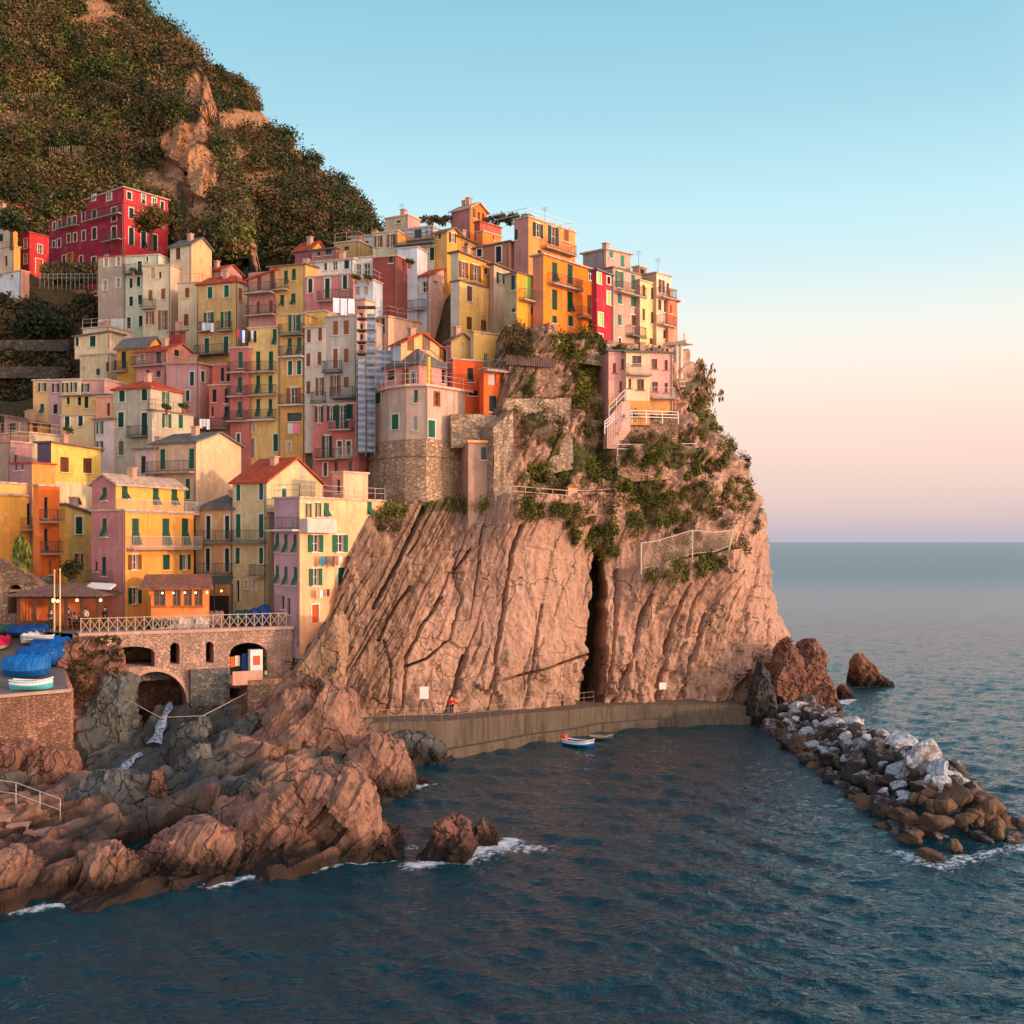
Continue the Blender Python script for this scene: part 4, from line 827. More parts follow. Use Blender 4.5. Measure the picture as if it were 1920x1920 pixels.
H('glazed yellow top storey with open shutters on the yellow house', 123, 845, 860, 920, 479, 526, 39, (200, 190, 160), 'gold', 'shed-r', 6, 'brown', ext=.2, wR='Bw18x30:868,506;Bw20x30:891,512;d7x12:912,509', reg=False)
H('small loggia house with white arches between yellow and olive houses', 125.5, 918, 926, 958, 500, 600, 39, 'taupe', 'sand', 'shed-r', 4, 'brown', wR='Kw14x20:938,522')
# ---- right crest
r = H('big orange house with a railed flat roof on the crest', 128, 964, 991, 1079, 407, 500, 40, (190, 128, 116), (246, 150, 66), 'flat', rc='pale', wR='Kw18x26:1008,432;Kw19x34:1037,442;b9x24:1062,441;d8x12:1012,475;d8x8:1026,478', bR='1014,1071,463', wL='k5x20:968,440')
fL, fR, rp, zt = FACES[r.name]; m = MB()
for zq in (.6, 1.15): m.line([rp(0.3, 5, zt+zq), rp(.3, .3, zt+zq), rp(fR.W-.3, .3, zt+zq), rp(fR.W-.3, 5, zt+zq)], .03, 4)
for i in range(13): q = .3+(fR.W-.6)*i/12; m.bar(rp(q, .3, zt+.1), rp(q, .3, zt+1.15), .025, 4)
m.build('roof_railing', plain((206, 206, 204), .5), r)
H('bright orange house with two tall pairs of green shutters', 119.5, 999, 1019, 1119, 481, 625, 41, (200, 130, 96), (242, 130, 22), 'shed-r', 3, 'pale', wR='g10x36:1040,510 1069,514;g10x38:1040,562 1069,566;g9x14:1040,599;g9x20:1070,602;g8x24:1106,514;b8x36:1105,571;g7x18:1107,609', bR='1027,1083,531;1081,1119,593')
H('small yellow orange house with a lime green shutter', 119, 946, 969, 1019, 512, 612, 41, (172, 150, 110), (244, 166, 30), 'flat', rc='brown', wR='l10x40:991,538;rw10x14:999,582', wL='k7x28:962,530;d7x8:962,582', bR='972,1012,561')
H('narrow bright red house with white window frames', 121, 1110, 1119, 1146, 507, 645, 42, 'red', (206, 24, 38), 'shedr', -3, 'slate', ext=2, wR='lw7x20:1123,522;dw6x14:1141,526;lw6x24:1141,559;lw8x24:1126,599;dw7x10:1126,632', pipe=False)
H('tall grey house with sea green shutters and two balconies', 124.5, 1095, 1150, 1202, 502, 655, 42, (150, 138, 138), (196, 146, 122), 'flat', rc='brown', wR='T14x30:1161,524;t7x28:1187,529;t8x20:1162,560;t8x20:1187,565;t7x20:1162,600;bw10x20:1188,601;dw5x14:1162,641', bR='1152,1202,546;1174,1202,628k')
H('set back top storey of the grey house with a pitched roof', 127, 1093, 1136, 1182, 464, 506, 42, (150, 138, 140), (190, 150, 128), 'shed-r', -4, 'pale', ext=.5, wR='t7x12:1146,478;t7x22:1167,490', reg=False, chim=1)
H('narrow pale yellow house with four brown shutters near the point', 127, 1190, 1200, 1231, 526, 660, 42, 'taupe', (240, 200, 130), 'flat', rc='pale', wR='b5x22:1207,545;b5x22:1223,551;b5x22:1207,590;b5x22:1223,596;b6x12:1221,640')
H('ruddy loggia hut on the roof beside the grey house', 129, 1186, 1198, 1212, 500, 535, 42, 'taupe', 'brown', 'flat', wr=3, wR='d8x14:1204,512')
H('last tall cream house on the point with dark brown shutters', 128.5, 1208, 1231, 1258, 512, 665, 42, (190, 160, 110), (240, 196, 160), 'flat', rc='pale', wR='B10x24:1240,537;b5x22:1252,542;b6x20:1237,572;b6x22:1248,575;b5x16:1246,627', bR='1232,1258,556;1232,1258,608')
H('orange end house at the point with a brick lower part', 129.5, 1244, 1253, 1270, 562, 690, 44, 'salmon', (236, 112, 70), 'shed-r', 3, 'tile', wR='d3x16:1258,580', lower=((206, 132, 96), 608))
# ---- pink house on the right ledge
r = H('pink house on the cliff ledge with a cream bay and orange window frames', 120.0, 1141, 1261, None, 663, 790, -12, (230, 158, 140), None, 'hip', 9, 'slate', lower=((214, 150, 72), 752), wr=6, ext=.4,
  wL='q6x18:1168,682;q6x18:1152,690;q11x18:1227,682;q6x18:1249,684;q11x18:1228,725;q6x18:1249,727;y12x18:1234,764;g6x20:1255,766;q5x18:1164,724', bL='1219,1261,746W')
H('', 118.7, 1174, 1218, None, 662, 790, -12, (238, 198, 150), None, 'shedr', 3, 'slate', parent=r, lower=((214, 150, 72), 752), wr=1.6, ext=.4, wL='q17x18:1194,676;q13x20:1201,721;q5x18:1181,719;y12x18:1204,764;g6x16:1181,766', bL='1175,1218,702W')
# ---- turret group
H('yellow peach house end wall with a shallow gable above the orange house', 118.5, 836, 846, 888, 640, 700, 55, 'pink', (246, 200, 116), 'gableR', 16, 'brown', pipe=False)
H('plain yellow house with one tall window on the right of the turret', 118, 884, 888, 942, 623, 700, 55, 'sand', (246, 196, 92), 'flat', rc='pale', wR='p8x26:912,676', pipe=False)
H('deep orange house with one dark green shutter behind the turret terrace', 116, 845, 849, 906, 674, 775, 60, 'rose', (224, 88, 28), 'flat', rc='pale', wR='k11x26:882,703;d18x10:888,737', pipe=False)
H('orange tower house with a pale blind window and a dark door', 114.6, 899, 907, 944, 692, 780, 55, (214, 84, 28), (236, 100, 28), 'flat', rc='pale', wR='n16x22:923,711;k14x30:924,757', bR='905,944,694', pipe=False)
H('sunlit peach house with a roof terrace behind the scaffold', 124.5, 698, 728, 816, 594, 660, 39, (190, 150, 130), (244, 190, 150), 'flat', rc='pale', wL='d7x30:706,616;d7x30:718,612', rail=True)
H('coral rooftop room on the terrace behind the scaffold', 127.5, 690, 715, 765, 568, 600, 36, 'salmon', 'coral', 'shed-r', 3, 'brown', wR='d5x14:757,590', wr=5)
r = H('gabled yellow house with two barred windows on the turret terrace', 115.5, 732, 752, 830, 645, 730, 52, 'bluewhite', (244, 188, 110), 'gableR', 24, 'tile', wR='Q16x22:770,644;Q20x28:799,640;Q16x18:834,664', pipe=False)
r = H('low pink house with a hipped slate roof on the turret terrace', 113.5, 716, 786, 838, 684, 730, 40, (224, 140, 130), (226, 140, 128), 'hip', 36, 'slate', wL='qw8x26:760,706;d16x18:733,704;pw10x22:775,708', wR='q6x26:806,704;d8x26:832,706', pipe=False)
# ---- left middle, lower
H('ochre house with open white framed shutters at the end of the left row', 129, 62, 93, None, 713, 800, 14, (220, 176, 112), None, 'flat', wL='Gw14x16:80,726;v7x18:79,766', wr=7)
H('mauve house with dark shutters between the ochre and the cream one', 128.5, 92, 116, None, 713, 800, 14, (196, 150, 146), None, 'flat', wL='Gw12x16:105,727;k7x18:104,767', wr=7)
H('cream house with a flat eaves line right of the mauve one', 127.5, 115, 150, None, 712, 800, 14, (222, 196, 146), None, 'flat', wL='Gw11x18:123,727;Gw11x18:139,726;k5x18:127,750', wr=7)
H('pinkish house under a tin roof behind the lean to', 127, 149, 196, None, 712, 800, 14, (206, 150, 136), None, 'flat', wL='Gw14x16:161,727', wr=7)
H('yellow house with tin lean to roof and a flower box ledge', 124.5, 116, 200, None, 741, 800, 16, (232, 190, 110), None, 'shedr', 10, 'slate', wL='k6x18:149,751;k7x22:162,754;k5x16:128,750;d8x6:191,743', wr=7)
H('cream house with two green shutters below the flower box ledge', 121.5, 114, 181, None, 778, 860, 16, (222, 190, 138), None, 'flat', wL='kw9x24:126,789;kw9x24:151,787', wr=7)
H('slim peach tower house beside the grey hip roofed house', 120.8, 179, 213, None, 744, 800, 16, (226, 154, 116), None, 'flat', wL='d6x24:203,768', wr=6)
H('slim whitish pink house with two open windows under the peach tower', 120, 179, 213, None, 787, 885, 16, (222, 196, 190), None, 'shedr', 5, 'brown', wL='Gw12x24:188,802;Gw12x22:188,838', wr=6)
r = H('grey house with red hip roof and bright green shutters', 118.5, 213, 282, 342, 728, 885, 24, (190, 176, 150), (196, 182, 152), 'hip', 22, 'tile', wL='gw11x24:229,741;gw11x22:271,740;gw11x28:227,787;gw11x42:271,795;s9x26:227,840', wR='T12x28:310,749;Gw18x26:311,789;g8x26:339,789', bL='246,287,819k')
H('ground floor wing with a planted roof terrace beside the grey house', 116.5, 281, 285, 363, 770, 890, 30, (186, 172, 146), (194, 180, 150), 'flat', rc='brown', wR='Gw16x26:312,789;g8x26:339,790', rail=True, reg=False)
H('dull pink house with a sloping roof and yellow lit right wall', 126, 8, 55, 116, 792, 850, 22, (186, 136, 118), (246, 180, 84), 'shedl', 14, 'brown', wL='d14x16:22,802', wR='b9x22:66,803;b9x18:97,806', chim=2)
H('bright yellow house with two brown windows over a cream base', 111, 70, 96, 189, 830, 965, 24, (92, 76, 96), (246, 208, 88), 'shedr', -5, 'brown', wR='b16x28:121,871;b16x28:164,873;k14x30:142,932', lower=((236, 214, 160), 902))
H('brown mauve house with a pinkish parapet at the left edge', 116, -30, 20, 60, 829, 930, 24, 'taupe', 'mauve', 'flat', rc='pale', wR='d5x18:30,862', rail=True)
H('roof terrace wing with pink parapet and potted plants', 118.5, 0, 55, 156, 812, 880, 24, 'salmon', 'sand', 'flat', rc='pale', rail=True)
H('orange chimney block house on the left behind the yellow orange one', 107, 18, 60, 104, 869, 950, 24, 'mauve', (244, 160, 66), 'flat', rc='tile', wL='d4x20:30,872;d4x14:42,874')
H('yellow green house with a slate roof and one green shutter', 105, 113, 126, 174, 962, 1100, 24, (240, 190, 60), (214, 184, 96), 'shed-r', 14, 'slate', wR='gw13x32:148,985;Bw14x32:147,1054')
r = H('yellow orange house with a round vented parapet at the left edge', 103, -60, -20, 72, 928, 1100, 24, 'gold', (248, 178, 66), 'flat', rc='pale', wR='k7x40:54,964;k7x32:60,1022;d5x6:58,1075', bR='38,71,992', rail=False, pipe=False)
H('', 103.3, -60, -20, 68, 905, 929, 24, 'gold', (246, 184, 96), 'flat', rc='pale', ext=.2, parent=r, pipe=False)
H('deep orange narrow house with two balconies near the flagpoles', 102, 64, 72, 112, 911, 1100, 24, 'orange', (240, 112, 30), 'flat', rc='pale', wR='k6x40:86,952;k6x42:86,1012;d5x24:95,1065', bR='73,109,977;75,108,1037')
H('big cream house with slate roof and a large sunlit blank gable', 109.5, 285, 368, 452, 829, 1000, 28, (226, 184, 142), (232, 190, 140), 'gableR', 22, 'slate', wL='g9x38:305,861;g9x38:359,860;g8x38:352,917', bL='281,366,887')
H('low annex with one dark green door beside the big cream house', 111.5, 253, 289, None, 842, 930, 22, (206, 172, 160), None, 'shedr', 9, 'slate', wL='k8x34:269,872', wr=5)
r = H('house with a dull pink gable and a glowing orange front on the square', 97.5, 171, 235, 363, 958, 1175, 22, (186, 112, 106), (244, 166, 62), 'flat', rc='pale', ext=1.5, wL='v8x34:196,989;k7x36:195,1062;d6x18:180,1062',
  wR='v13x50:254,997 311,997;v12x50:347,997;Bw24x28:252,1054;g13x28:312,1054;Gw20x28:346,1054;Gw24x30:252,1117', bL='172,212,1092', bR='236,366,1028W')
H('', 98.2, 172, 217, 345, 907, 958, 22, (186, 112, 106), (246, 178, 70), 'gableL', 17, 'pale', ext=.1, parent=r, wL='v8x24:196,926', wR='v11x24:234,923;v11x34:292,930;v11x34:327,930', bR='217,362,958DW', chim=1)
H('olive cream house with red tiled roof and a tall gable', 103.5, 436, 500, 606, 903, 1150, 30, (204, 188, 132), (210, 192, 134), 'gableR', 48, 'tile', ext=2, wL='gw8x30:447,924;gw8x32:490,921;gw9x44:447,986 490,986;gw8x30:446,1042 490,1042;dw7x40:446,1108;pw5x16:462,1096;pw6x18:477,1097', wR='gw8x28:532,930;n8x20:567,885;g8x26:517,975', bL='437,500,1016k;478,500,1080', bR='500,553,957D;506,560,993D', chim=1)
H('small ochre house with grey hip roof between cream and olive houses', 105.5, 367, 437, None, 956, 1160, 22, (206, 162, 104), None, 'hip', 28, 'slate', ext=2, wL='kw8x44:391,989 426,989;kw8x44:390,1050 426,1050', bL='366,437,1016k;366,437,1076k', wr=6)
H('lilac and peach house with flower boxes and laundry beside the rock', 97.5, 514, 562, 722, 934, 1190, 36, (190, 146, 152), (250, 180, 122), 'flat', rc='pale', ext=2, wL='v6x34:520,1017 536,1019 553,1019;v6x34:520,1077 536,1079 554,1080;d6x24:530,1130;d6x30:541,1137', wR='Gw28x32:591,1019;Gw28x32:637,1019;v9x28:693,951;Gw24x32:591,1082;gw13x36:640,1082;rw13x34:591,1151;Gw10x26:578,957;Gw10x26:596,956;v10x26:612,956', bL='510,562,993w', bR='563,618,995ws', rail=True)
H('peach rooftop room with a dark doorway on the lilac and peach house', 104, 622, 644, 690, 886, 940, 36, 'salmon', (248, 178, 130), 'flat', rc='pale', wL='d7x26:634,912', reg=False, pipe=False)
# ---------------------------------------------------------------- ground under the village
ctl = [b for b in BASES]
for a in [(0, 720, 140), (100, 720, 141), (0, 640, 147), (150, 640, 146), (0, 560, 153), (150, 560, 152), (0, 530, 158), (180, 530, 156), (60, 600, 150), (-200, 700, 145), (-200, 560, 160), (-150, 480, 172), (40, 470, 172), (150, 470, 178), (330, 470, 170), (420, 480, 160), (500, 490, 152), (600, 480, 152), (700, 470, 150), (800, 450, 152), (900, 440, 150), (-200, 900, 110), (-200, 1050, 100), (-150, 1130, 98)]: ctl.append(tuple(P(*a)))
for x, y in [(950, 610), (1019, 612), (1120, 640), (1200, 650), (1260, 655), (880, 925), (830, 932), (760, 945)]: p = on_cliff(x, y); ctl.append(tuple(p))
ctl = np.array(ctl)
gx = np.linspace(-95, 22, 200)[None, :]; gy = np.linspace(97, 190, 170)[:, None]; X = gx+0*gy; Y = gy+0*gx
num = np.zeros(X.shape); den = np.zeros(X.shape)
for a, b, c_z in ctl: wgt = 1/((X-a)**2+(Y-b)**2+1.5)**2; num += wgt*c_z; den += wgt
Z = num/den-2.4+.5*fbm(v3(X/5, Y/5), 4, 501)
pxv = X/Y*F+960; dt = cliff_d(pxv, np.interp(pxv, TOPX, TOPY))
Z = np.where((pxv > 575) & (Y < np.maximum(dt+1.5, 122*(pxv < 900))), -6., Z); Z = np.where(pxv > 1235, -6., Z)
Z = np.minimum(Z, 10.9+np.clip(Y-108, 0, 99)*3+99*(X > -20)+np.clip(-48-X, 0, 9)*8)
g = sstep(-.3, .3, fbm(v3(X/8, Y/8), 3, 503)+.2)
vg = npmesh('village_slope', np.stack([X, Y, Z], -1), gridq(*X.shape), m_hill, {'green': g}); tag(vg, kind='structure')
def on_slope(x, y): i = np.argmin((X_v-x)**2+(Y_v-y)**2); return float(Z_v.ravel()[i])
X_v, Y_v, Z_v = X, Y, Z
# garden scrub on the dark terraces left of the upper row
cs = []; rs = []
for _ in range(900):
    px, py = random.uniform(-60, 184), random.uniform(525, 720); d = interp(py, [520, 720], [158, 140]); b = P(px, py, d)
    if px > 135 and py > 600: continue
    cs.append((b.x, b.y, on_slope(b.x, b.y)+.4)); rs.append(.4+1.3*random.random()**2)
o = leaf_cloud('garden_scrub', cs, rs, 70, .3, leaf((26, 32, 20), (50, 50, 30), (92, 74, 52))); tag(o, 'dark scrub on the garden terraces left of the houses', 'scrub', kind='stuff')
cs = []; rs = []
for _ in range(260):
    px, py = random.uniform(85, 185), random.uniform(500, 525); b = P(px, py, 157); cs.append(tuple(b)); rs.append(.4+.7*random.random())
o = leaf_cloud('hedge', cs, rs, 70, .25, leaf((40, 42, 28), (76, 70, 46), (112, 98, 66))); tag(o, 'long grey green hedge under the big red house', 'hedge')
for i, (yy, dd, x0, x1, lb) in enumerate([(640, 146, -20, 130, 'dry stone terrace wall across the dark gardens, upper of two'), (690, 142.5, -20, 135, 'dry stone terrace wall across the dark gardens, lower of two')]):
    m = MB(); a = P(x0, yy, dd); b = P(x1, yy-6, dd); u = (b-a); u.z = 0; u.normalize(); m.box((a+b)/2, u, (-u.y, u.x), (b-a).length/2, .5, a.z-1.3, a.z+.1); o = m.build('terrace_wall', stonework((84, 76, 66), 1.6)); tag(o, lb, 'terrace wall')
m = MB(); a = P(75, 528, 153); b = P(182, 528, 153)
for z in (.5, 1.0): m.bar(a+Vector((0, 0, z)), b+Vector((0, 0, z)), .03, 4)
for i in range(14): q = a.lerp(b, i/13); m.bar(q-Vector((0, 0, 1)), q+Vector((0, 0, 1.05)), .035, 4)
tag(m.build('path_railing', plain((150, 144, 134))), 'thin grey railing along the garden path under the hedge', 'railing')
# ================================================================ walls, quay, bridge, square

@cached
def concrete(rgb):
    t = NT('stained_concrete'); c = lin(rgb); wc = t.coord(); big = t.noise(wc, .5, 6, .65); fine = t.noise(wc, 4, 5, .65); st = t.noise(t.coord((1.6, 1.6, .12)), 1.3, 5, .65)
    col = t.mix(big, sc(c, .6), sc(c, 1.25)); col = t.mix(t.ramp(st, [(.45, (0, 0, 0)), (.7, (1, 1, 1))]), col, sc(c, .42)); col = t.mix(t.math('MULTIPLY', t.ramp(fine, [(.55, (0, 0, 0)), (.75, (1, 1, 1))]), .5), col, (c[0]*1.2, c[1]*.95, c[2]*.8, 1))
    return t.out(col, t.math('ADD', fine, t.math('MULTIPLY', big, 2)), .12, .8, .92)
m_conc = concrete((108, 95, 82)); m_stone = stonework((176, 148, 122), 2.0); m_stone2 = stonework((168, 130, 106), 2.4); m_grey = stonework((118, 114, 108), 3.2)
m_pale = plain((206, 190, 170)); m_iron = plain((92, 84, 78), .5); m_wood = plain((92, 62, 44)); m_white = plain((226, 222, 214)); m_timber = plain((176, 150, 124))
def prism(mb, plan, z0, z1, m=0):           # plan counter-clockwise; z1 scalar or per point
    n = len(plan); z1 = [z1]*n if np.isscalar(z1) else z1; z0 = [z0]*n if np.isscalar(z0) else z0
    lo = [(p[0], p[1], z) for p, z in zip(plan, z0)]; hi = [(p[0], p[1], z) for p, z in zip(plan, z1)]
    mb.face(lo[::-1], m); mb.face(hi, m)
    for i in range(n): j = (i+1) % n; mb.face([lo[i], lo[j], hi[j], hi[i]], m)
def strip_wall(name, pts, dep, zt, z0, mat, label, cat, step=None):
    """a wall following points in plan; grows dep metres away from the sea side"""
    m = MB(); pts = [Vector((p[0], p[1])) for p in pts]; off = []
    for i, p in enumerate(pts):
        a = pts[max(i-1, 0)]; b = pts[min(i+1, len(pts)-1)]; t = (b-a).normalized(); off.append(Vector((-t.y, t.x)))
    zt = zt if hasattr(zt, '__len__') else [zt]*len(pts)
    for i in range(len(pts)-1):
        a, b = pts[i], pts[i+1]; a2, b2 = a+off[i]*dep, b+off[i+1]*dep
        m.hexa([(a.x, a.y, z0), (b.x, b.y, z0), (b2.x, b2.y, z0), (a2.x, a2.y, z0), (a.x, a.y, zt[i]), (b.x, b.y, zt[i+1]), (b2.x, b2.y, zt[i+1]), (a2.x, a2.y, zt[i])])
    o = m.build(name, mat, origin=(pts[0].x, pts[0].y, z0)); tag(o, label, cat); return o
def railing(name, pts, label, h=1.0, gap=1.6, mat=None, r=.03, cat='railing', rails=(.5, 1.0)):
    pts = [Vector(p) for p in pts]; root = empty(name, pts[0], label, cat); m = MB()
    for z in rails: m.line([p+Vector((0, 0, h*z)) for p in pts], r, 4)
    for a, b in zip(pts[:-1], pts[1:]):
        n = max(1, int((b-a).length/gap))
        for i in range(n+(b is pts[-1])): q = a.lerp(b, i/n); ps = MB(); ps.bar(q-Vector((0, 0, .3)), q+Vector((0, 0, h)), r*1.15, 4); ps.build('post', mat or m_pale, root)
    m.build('rail', mat or m_pale, root); return root
# quay and walkway at the foot of the cliff
qp = [(672, 1345, 93.5), (700, 1392, 94.2), (760, 1420, 96.0), (830, 1421, 97.8), (920, 1405, 101.8), (985, 1392, 105.3), (1062, 1382, 108.2), (1120, 1370, 111.8), (1200, 1363, 114.1), (1340, 1357, 116.1), (1400, 1358, 116.6), (1452, 1364, 116.5)]
qpl = [((a-960)/F*d, d) for a, b, d in qp]
qz = [3.5, 3.45, 3.3, 3.05, 2.8, 2.65, 2.45, 2.3, 2.15, 1.9, 1.7, .8]
strip_wall('quay_wall', qpl[:-1], 4.5, qz[:-1], -3, m_conc, 'long stained concrete quay wall with a walkway at the foot of the cliff', 'quay')
strip_wall('quay_plinth', [(x+.35, y-.75) for x, y in qpl[3:]], 1.2, .75, -3, m_conc, 'low concrete ledge along the water under the quay wall', 'ledge')
railing('quay_railing', [(x-.1, y+.3, z) for (x, y), z in zip(qpl[0:6], qz)], 'thin pale railing along the left half of the quay walkway', gap=1.5, r=.015, mat=m_timber)
railing('quay_railing', [(x-.1, y+3.4, z) for (x, y), z in zip(qpl[5:8], qz[5:])], 'short thin railing against the cliff beside the dark crack', gap=1.5, r=.015, mat=m_timber)
# ---- bridge wall with arches carrying the square
BO = P(150, 1192, 90); BE = P(548, 1176, 97.5); bu = (BE-BO); bu.z = 0; BW = bu.length; bu.normalize(); bn = Vector((bu.y, -bu.x, 0))
BF = Face(BO, bu, bn, BW, 0, 11)
def arch_px(x0, x1, yt, yb, rise, n=9):
    ys = yt+rise; pts = [(x0, yb), (x0, ys)]+[((x0+x1)/2-(x1-x0)/2*math.cos(math.pi*i/n), ys-rise*math.sin(math.pi*i/n)) for i in range(1, n)]+[(x1, ys), (x1, yb)]; return pts
def sheet_with_holes(name, face, outline, holes, thick, mat, parent=None, o0=0., label=None, cat=None):
    cu = bpy.data.curves.new('tmp', 'CURVE'); cu.dimensions = '2D'; cu.fill_mode = 'BOTH'; cu.extrude = thick/2
    for loop in [outline]+holes:
        sp = cu.splines.new('POLY'); sp.points.add(len(loop)-1); sp.use_cyclic_u = True
        for p, (x, y) in zip(sp.points, loop): a, z, _ = face.hit(x, y); p.co = (a, z, 0, 1)
    ob = bpy.data.objects.new('tmp', cu); C.objects.link(ob); dg = bpy.context.evaluated_depsgraph_get(); me = bpy.data.meshes.new_from_object(ob.evaluated_get(dg)); bpy.data.objects.remove(ob)
    m = MB(); m.v = [face.pt(v.co.x, v.co.y, o0-thick/2+v.co.z) for v in me.vertices]; m.f = [tuple(p.vertices) for p in me.polygons]; m.m = [0]*len(m.f); bpy.data.meshes.remove(me)
    o = m.build(name, mat, parent, origin=None if parent else m.v[0])
    if label: tag(o, label, cat)
    return o
br = empty('arched_bridge', BO-Vector((0, 0, 5)), 'stone bridge wall with one big stream arch and four smaller openings under the square', 'bridge')
gor = [(365, 1352), (350, 1352), (350, 1316)]+[(292.5+57.5*math.cos(math.pi*i/12), 1316-57*math.sin(math.pi*i/12)) for i in range(1, 12)]+[(235, 1316), (235, 1352)]
out = [(150, 1192), (250, 1184), (400, 1179), (548, 1177), (548, 1290), (430, 1290), (430, 1352)]+gor+[(150, 1352)]
m_bridge = stonework((196, 156, 136), 4.4)
sheet_with_holes('wall', BF, out, [arch_px(214, 290, 1212, 1250, 12), arch_px(319, 337, 1205, 1245, 9), arch_px(386, 401, 1203, 1243, 8), arch_px(431, 501, 1205, 1268, 20)], 1.6, m_bridge, br)
ring = [(292.5+63*math.cos(math.pi*i/14), 1316-63*math.sin(math.pi*i/14)) for i in range(15)]+[(292.5-57.5*math.cos(math.pi*i/14), 1316-57*math.sin(math.pi*i/14)) for i in range(15)]
sheet_with_holes('arch_ring', BF, ring, [], .5, plaster((196, 150, 124)), br, .06)
m = MB(); BF.fbox(m, .2, BW-.2, 4.2, 10.6, -5.2, -4.9); m.build('back_wall', stonework((120, 92, 76), 1.6), br)
m = MB(); BF.fbox(m, -.1, BW+.1, 10.75, 11.0, -1.7, .12); m.build('coping', plaster((190, 152, 130)), br)
m = MB()
for x0, x1 in ((380, 428),):
    a0, z, _ = BF.hit(x0, 1270); a1, _, _ = BF.hit(x1, 1270); BF.fbox(m, a0, a1, -1, z+.6, .003, .5)
a0, z0_, _ = BF.hit(355, 1300); a1, z1_, _ = BF.hit(423, 1252); BF.fbox(m, a0, a1, z0_-1, z1_, .05, .55); m.build('buttress', m_grey, br)
# floor joists of the openings and reddish things stored inside
m = MB(); a0, za, _ = BF.hit(214, 1250); a1, _, _ = BF.hit(505, 1250); BF.fbox(m, a0, a1, za-1.4, za-.02, -4.9, -1.62); m.build('floor', m_grey, br)
# side chamber: platform with parapet right of the big arch
pf = empty('landing', P(428, 1276, 94.5), 'stone landing with a low pink parapet in front of the right arch', 'landing')
m = MB(); a0, zp, _ = BF.hit(424, 1272); a1, _, _ = BF.hit(560, 1272); BF.fbox(m, a0+1.2, a1, -1, zp, -3.5, 2.2); m.build('platform', m_stone2, pf)
m = MB(); BF.fbox(m, a0, a0+2.4, zp-.2, zp+.75, 2.0, 2.2); BF.fbox(m, a0, a0+1.2, zp-.35, zp-.2, -.0, 2.2); m.build('parapet', plaster((206, 148, 120)), pf)
# kiosk, fridge-like white door and colourful goods in the right arch
k = empty('kiosk', BF.pt(BF.hit(478, 1268)[0], zp), 'white kiosk door panel with an orange poster standing in the right arch', 'kiosk')
a0, _, _ = BF.hit(466, 1250); a1, zt_, _ = BF.hit(489, 1217); m = MB(); BF.fbox(m, a0, a1, zp, zt_, -.2, .6); m.build('panel', m_white, k)
m = MB(); b0, zq0, _ = BF.hit(471, 1246); b1, zq1, _ = BF.hit(484, 1228); BF.fbox(m, b0, b1, zq0, zq1, .603, .62); m.build('poster', plain((206, 90, 60)), k)
for i, (x0, x1, y0, y1, c, lb, nm) in enumerate([(434, 442, 1232, 1252, (214, 96, 50), 'orange cloth hanging in the right arch, left of the blue one', 'hanging_cloth'), (443, 452, 1230, 1250, (220, 200, 170), 'pale cloth hanging in the right arch between orange and blue cloths', 'hanging_cloth'), (456, 465, 1226, 1258, (34, 74, 130), 'blue board standing beside the white kiosk door', 'board'), (497, 503, 1258, 1266, (230, 226, 216), 'small white crate beside the kiosk', 'crate')]):
    a0, za, _ = BF.hit(x0, y1); a1, zb, _ = BF.hit(x1, y0); m = MB(); BF.fbox(m, a0, a1, za if nm != 'board' else zp, zb, -.5, -.42 if nm != 'crate' else -.05); o = m.build(nm, plain(c), origin=BF.pt(a0, za, -.5)); tag(o, lb, nm.replace('_', ' '))
# lattice railing over the bridge
lr = empty('lattice_railing', P(152, 1190, 90), 'long pale lattice railing with crossed bars along the bridge top', 'railing')
m = MB(); npst = 25
for i in range(npst):
    a = BW*.97*i/(npst-1)+.1; q = Vector(BF.pt(a, 11.0, -.35)); p_ = MB(); p_.bar(q, q+Vector((0, 0, 1.15)), .05, 5); p_.build('post', m_timber, lr)
    if i < npst-1:
        q2 = Vector(BF.pt(BW*.97*(i+1)/(npst-1)+.1, 11.0, -.35)); up = Vector((0, 0, 1)); m.bar(q+up*.08, q2+up*1.02, .035, 4); m.bar(q+up*1.02, q2+up*.08, .035, 4); m.bar(q+up*1.08, q2+up*1.08, .045, 4)
m.build('lattice', m_timber, lr)
# square behind the bridge, ramp with boats
t = NT('paving'); nz = t.noise(t.coord(), 1.2, 5); m_pave = t.out(t.mix(nz, lin((88, 82, 80)), lin((124, 114, 108))), t.noise(t.coord(), 6, 3), .02)
b0 = BF.pt(-.3, 0, -.3); b1 = BF.pt(BW+.5, 0, -.3)
sq = MB(); sq.face([(b0[0], b0[1], 10.92), (b1[0], b1[1], 10.92), (-14, 104, 10.92), (-16, 112, 10.92), (-60, 112, 10.92), (-60, 95, 10.92), (-37, 92.6, 10.92)]); tag(sq.build('square', m_pave), kind='structure')
rp_ = [P(-80, 1312, 82.5), P(128, 1294, 85), P(122, 1255, 88.5), P(108, 1204, 92.8), P(60, 1186, 95.2), P(-80, 1186, 95.2)]
rmp_ = MB(); rmp_.face([tuple(p) for p in rp_]); tag(rmp_.build('boat_ramp', m_pave), kind='structure')
rw = MB(); plan = [(p.x, p.y) for p in rp_[:4]]; zs = [p.z for p in rp_[:4]]
for i in range(3):
    a, b = rp_[i], rp_[i+1]; rw.hexa([(a.x, a.y, -2), (b.x+.5, b.y-.3, -2), (b.x-.8, b.y+.8, -2), (a.x, a.y+1, -2), (a.x, a.y, a.z-.02), (b.x, b.y, b.z-.02), (b.x-.8, b.y+.5, b.z-.02), (a.x, a.y+1, a.z-.02)])
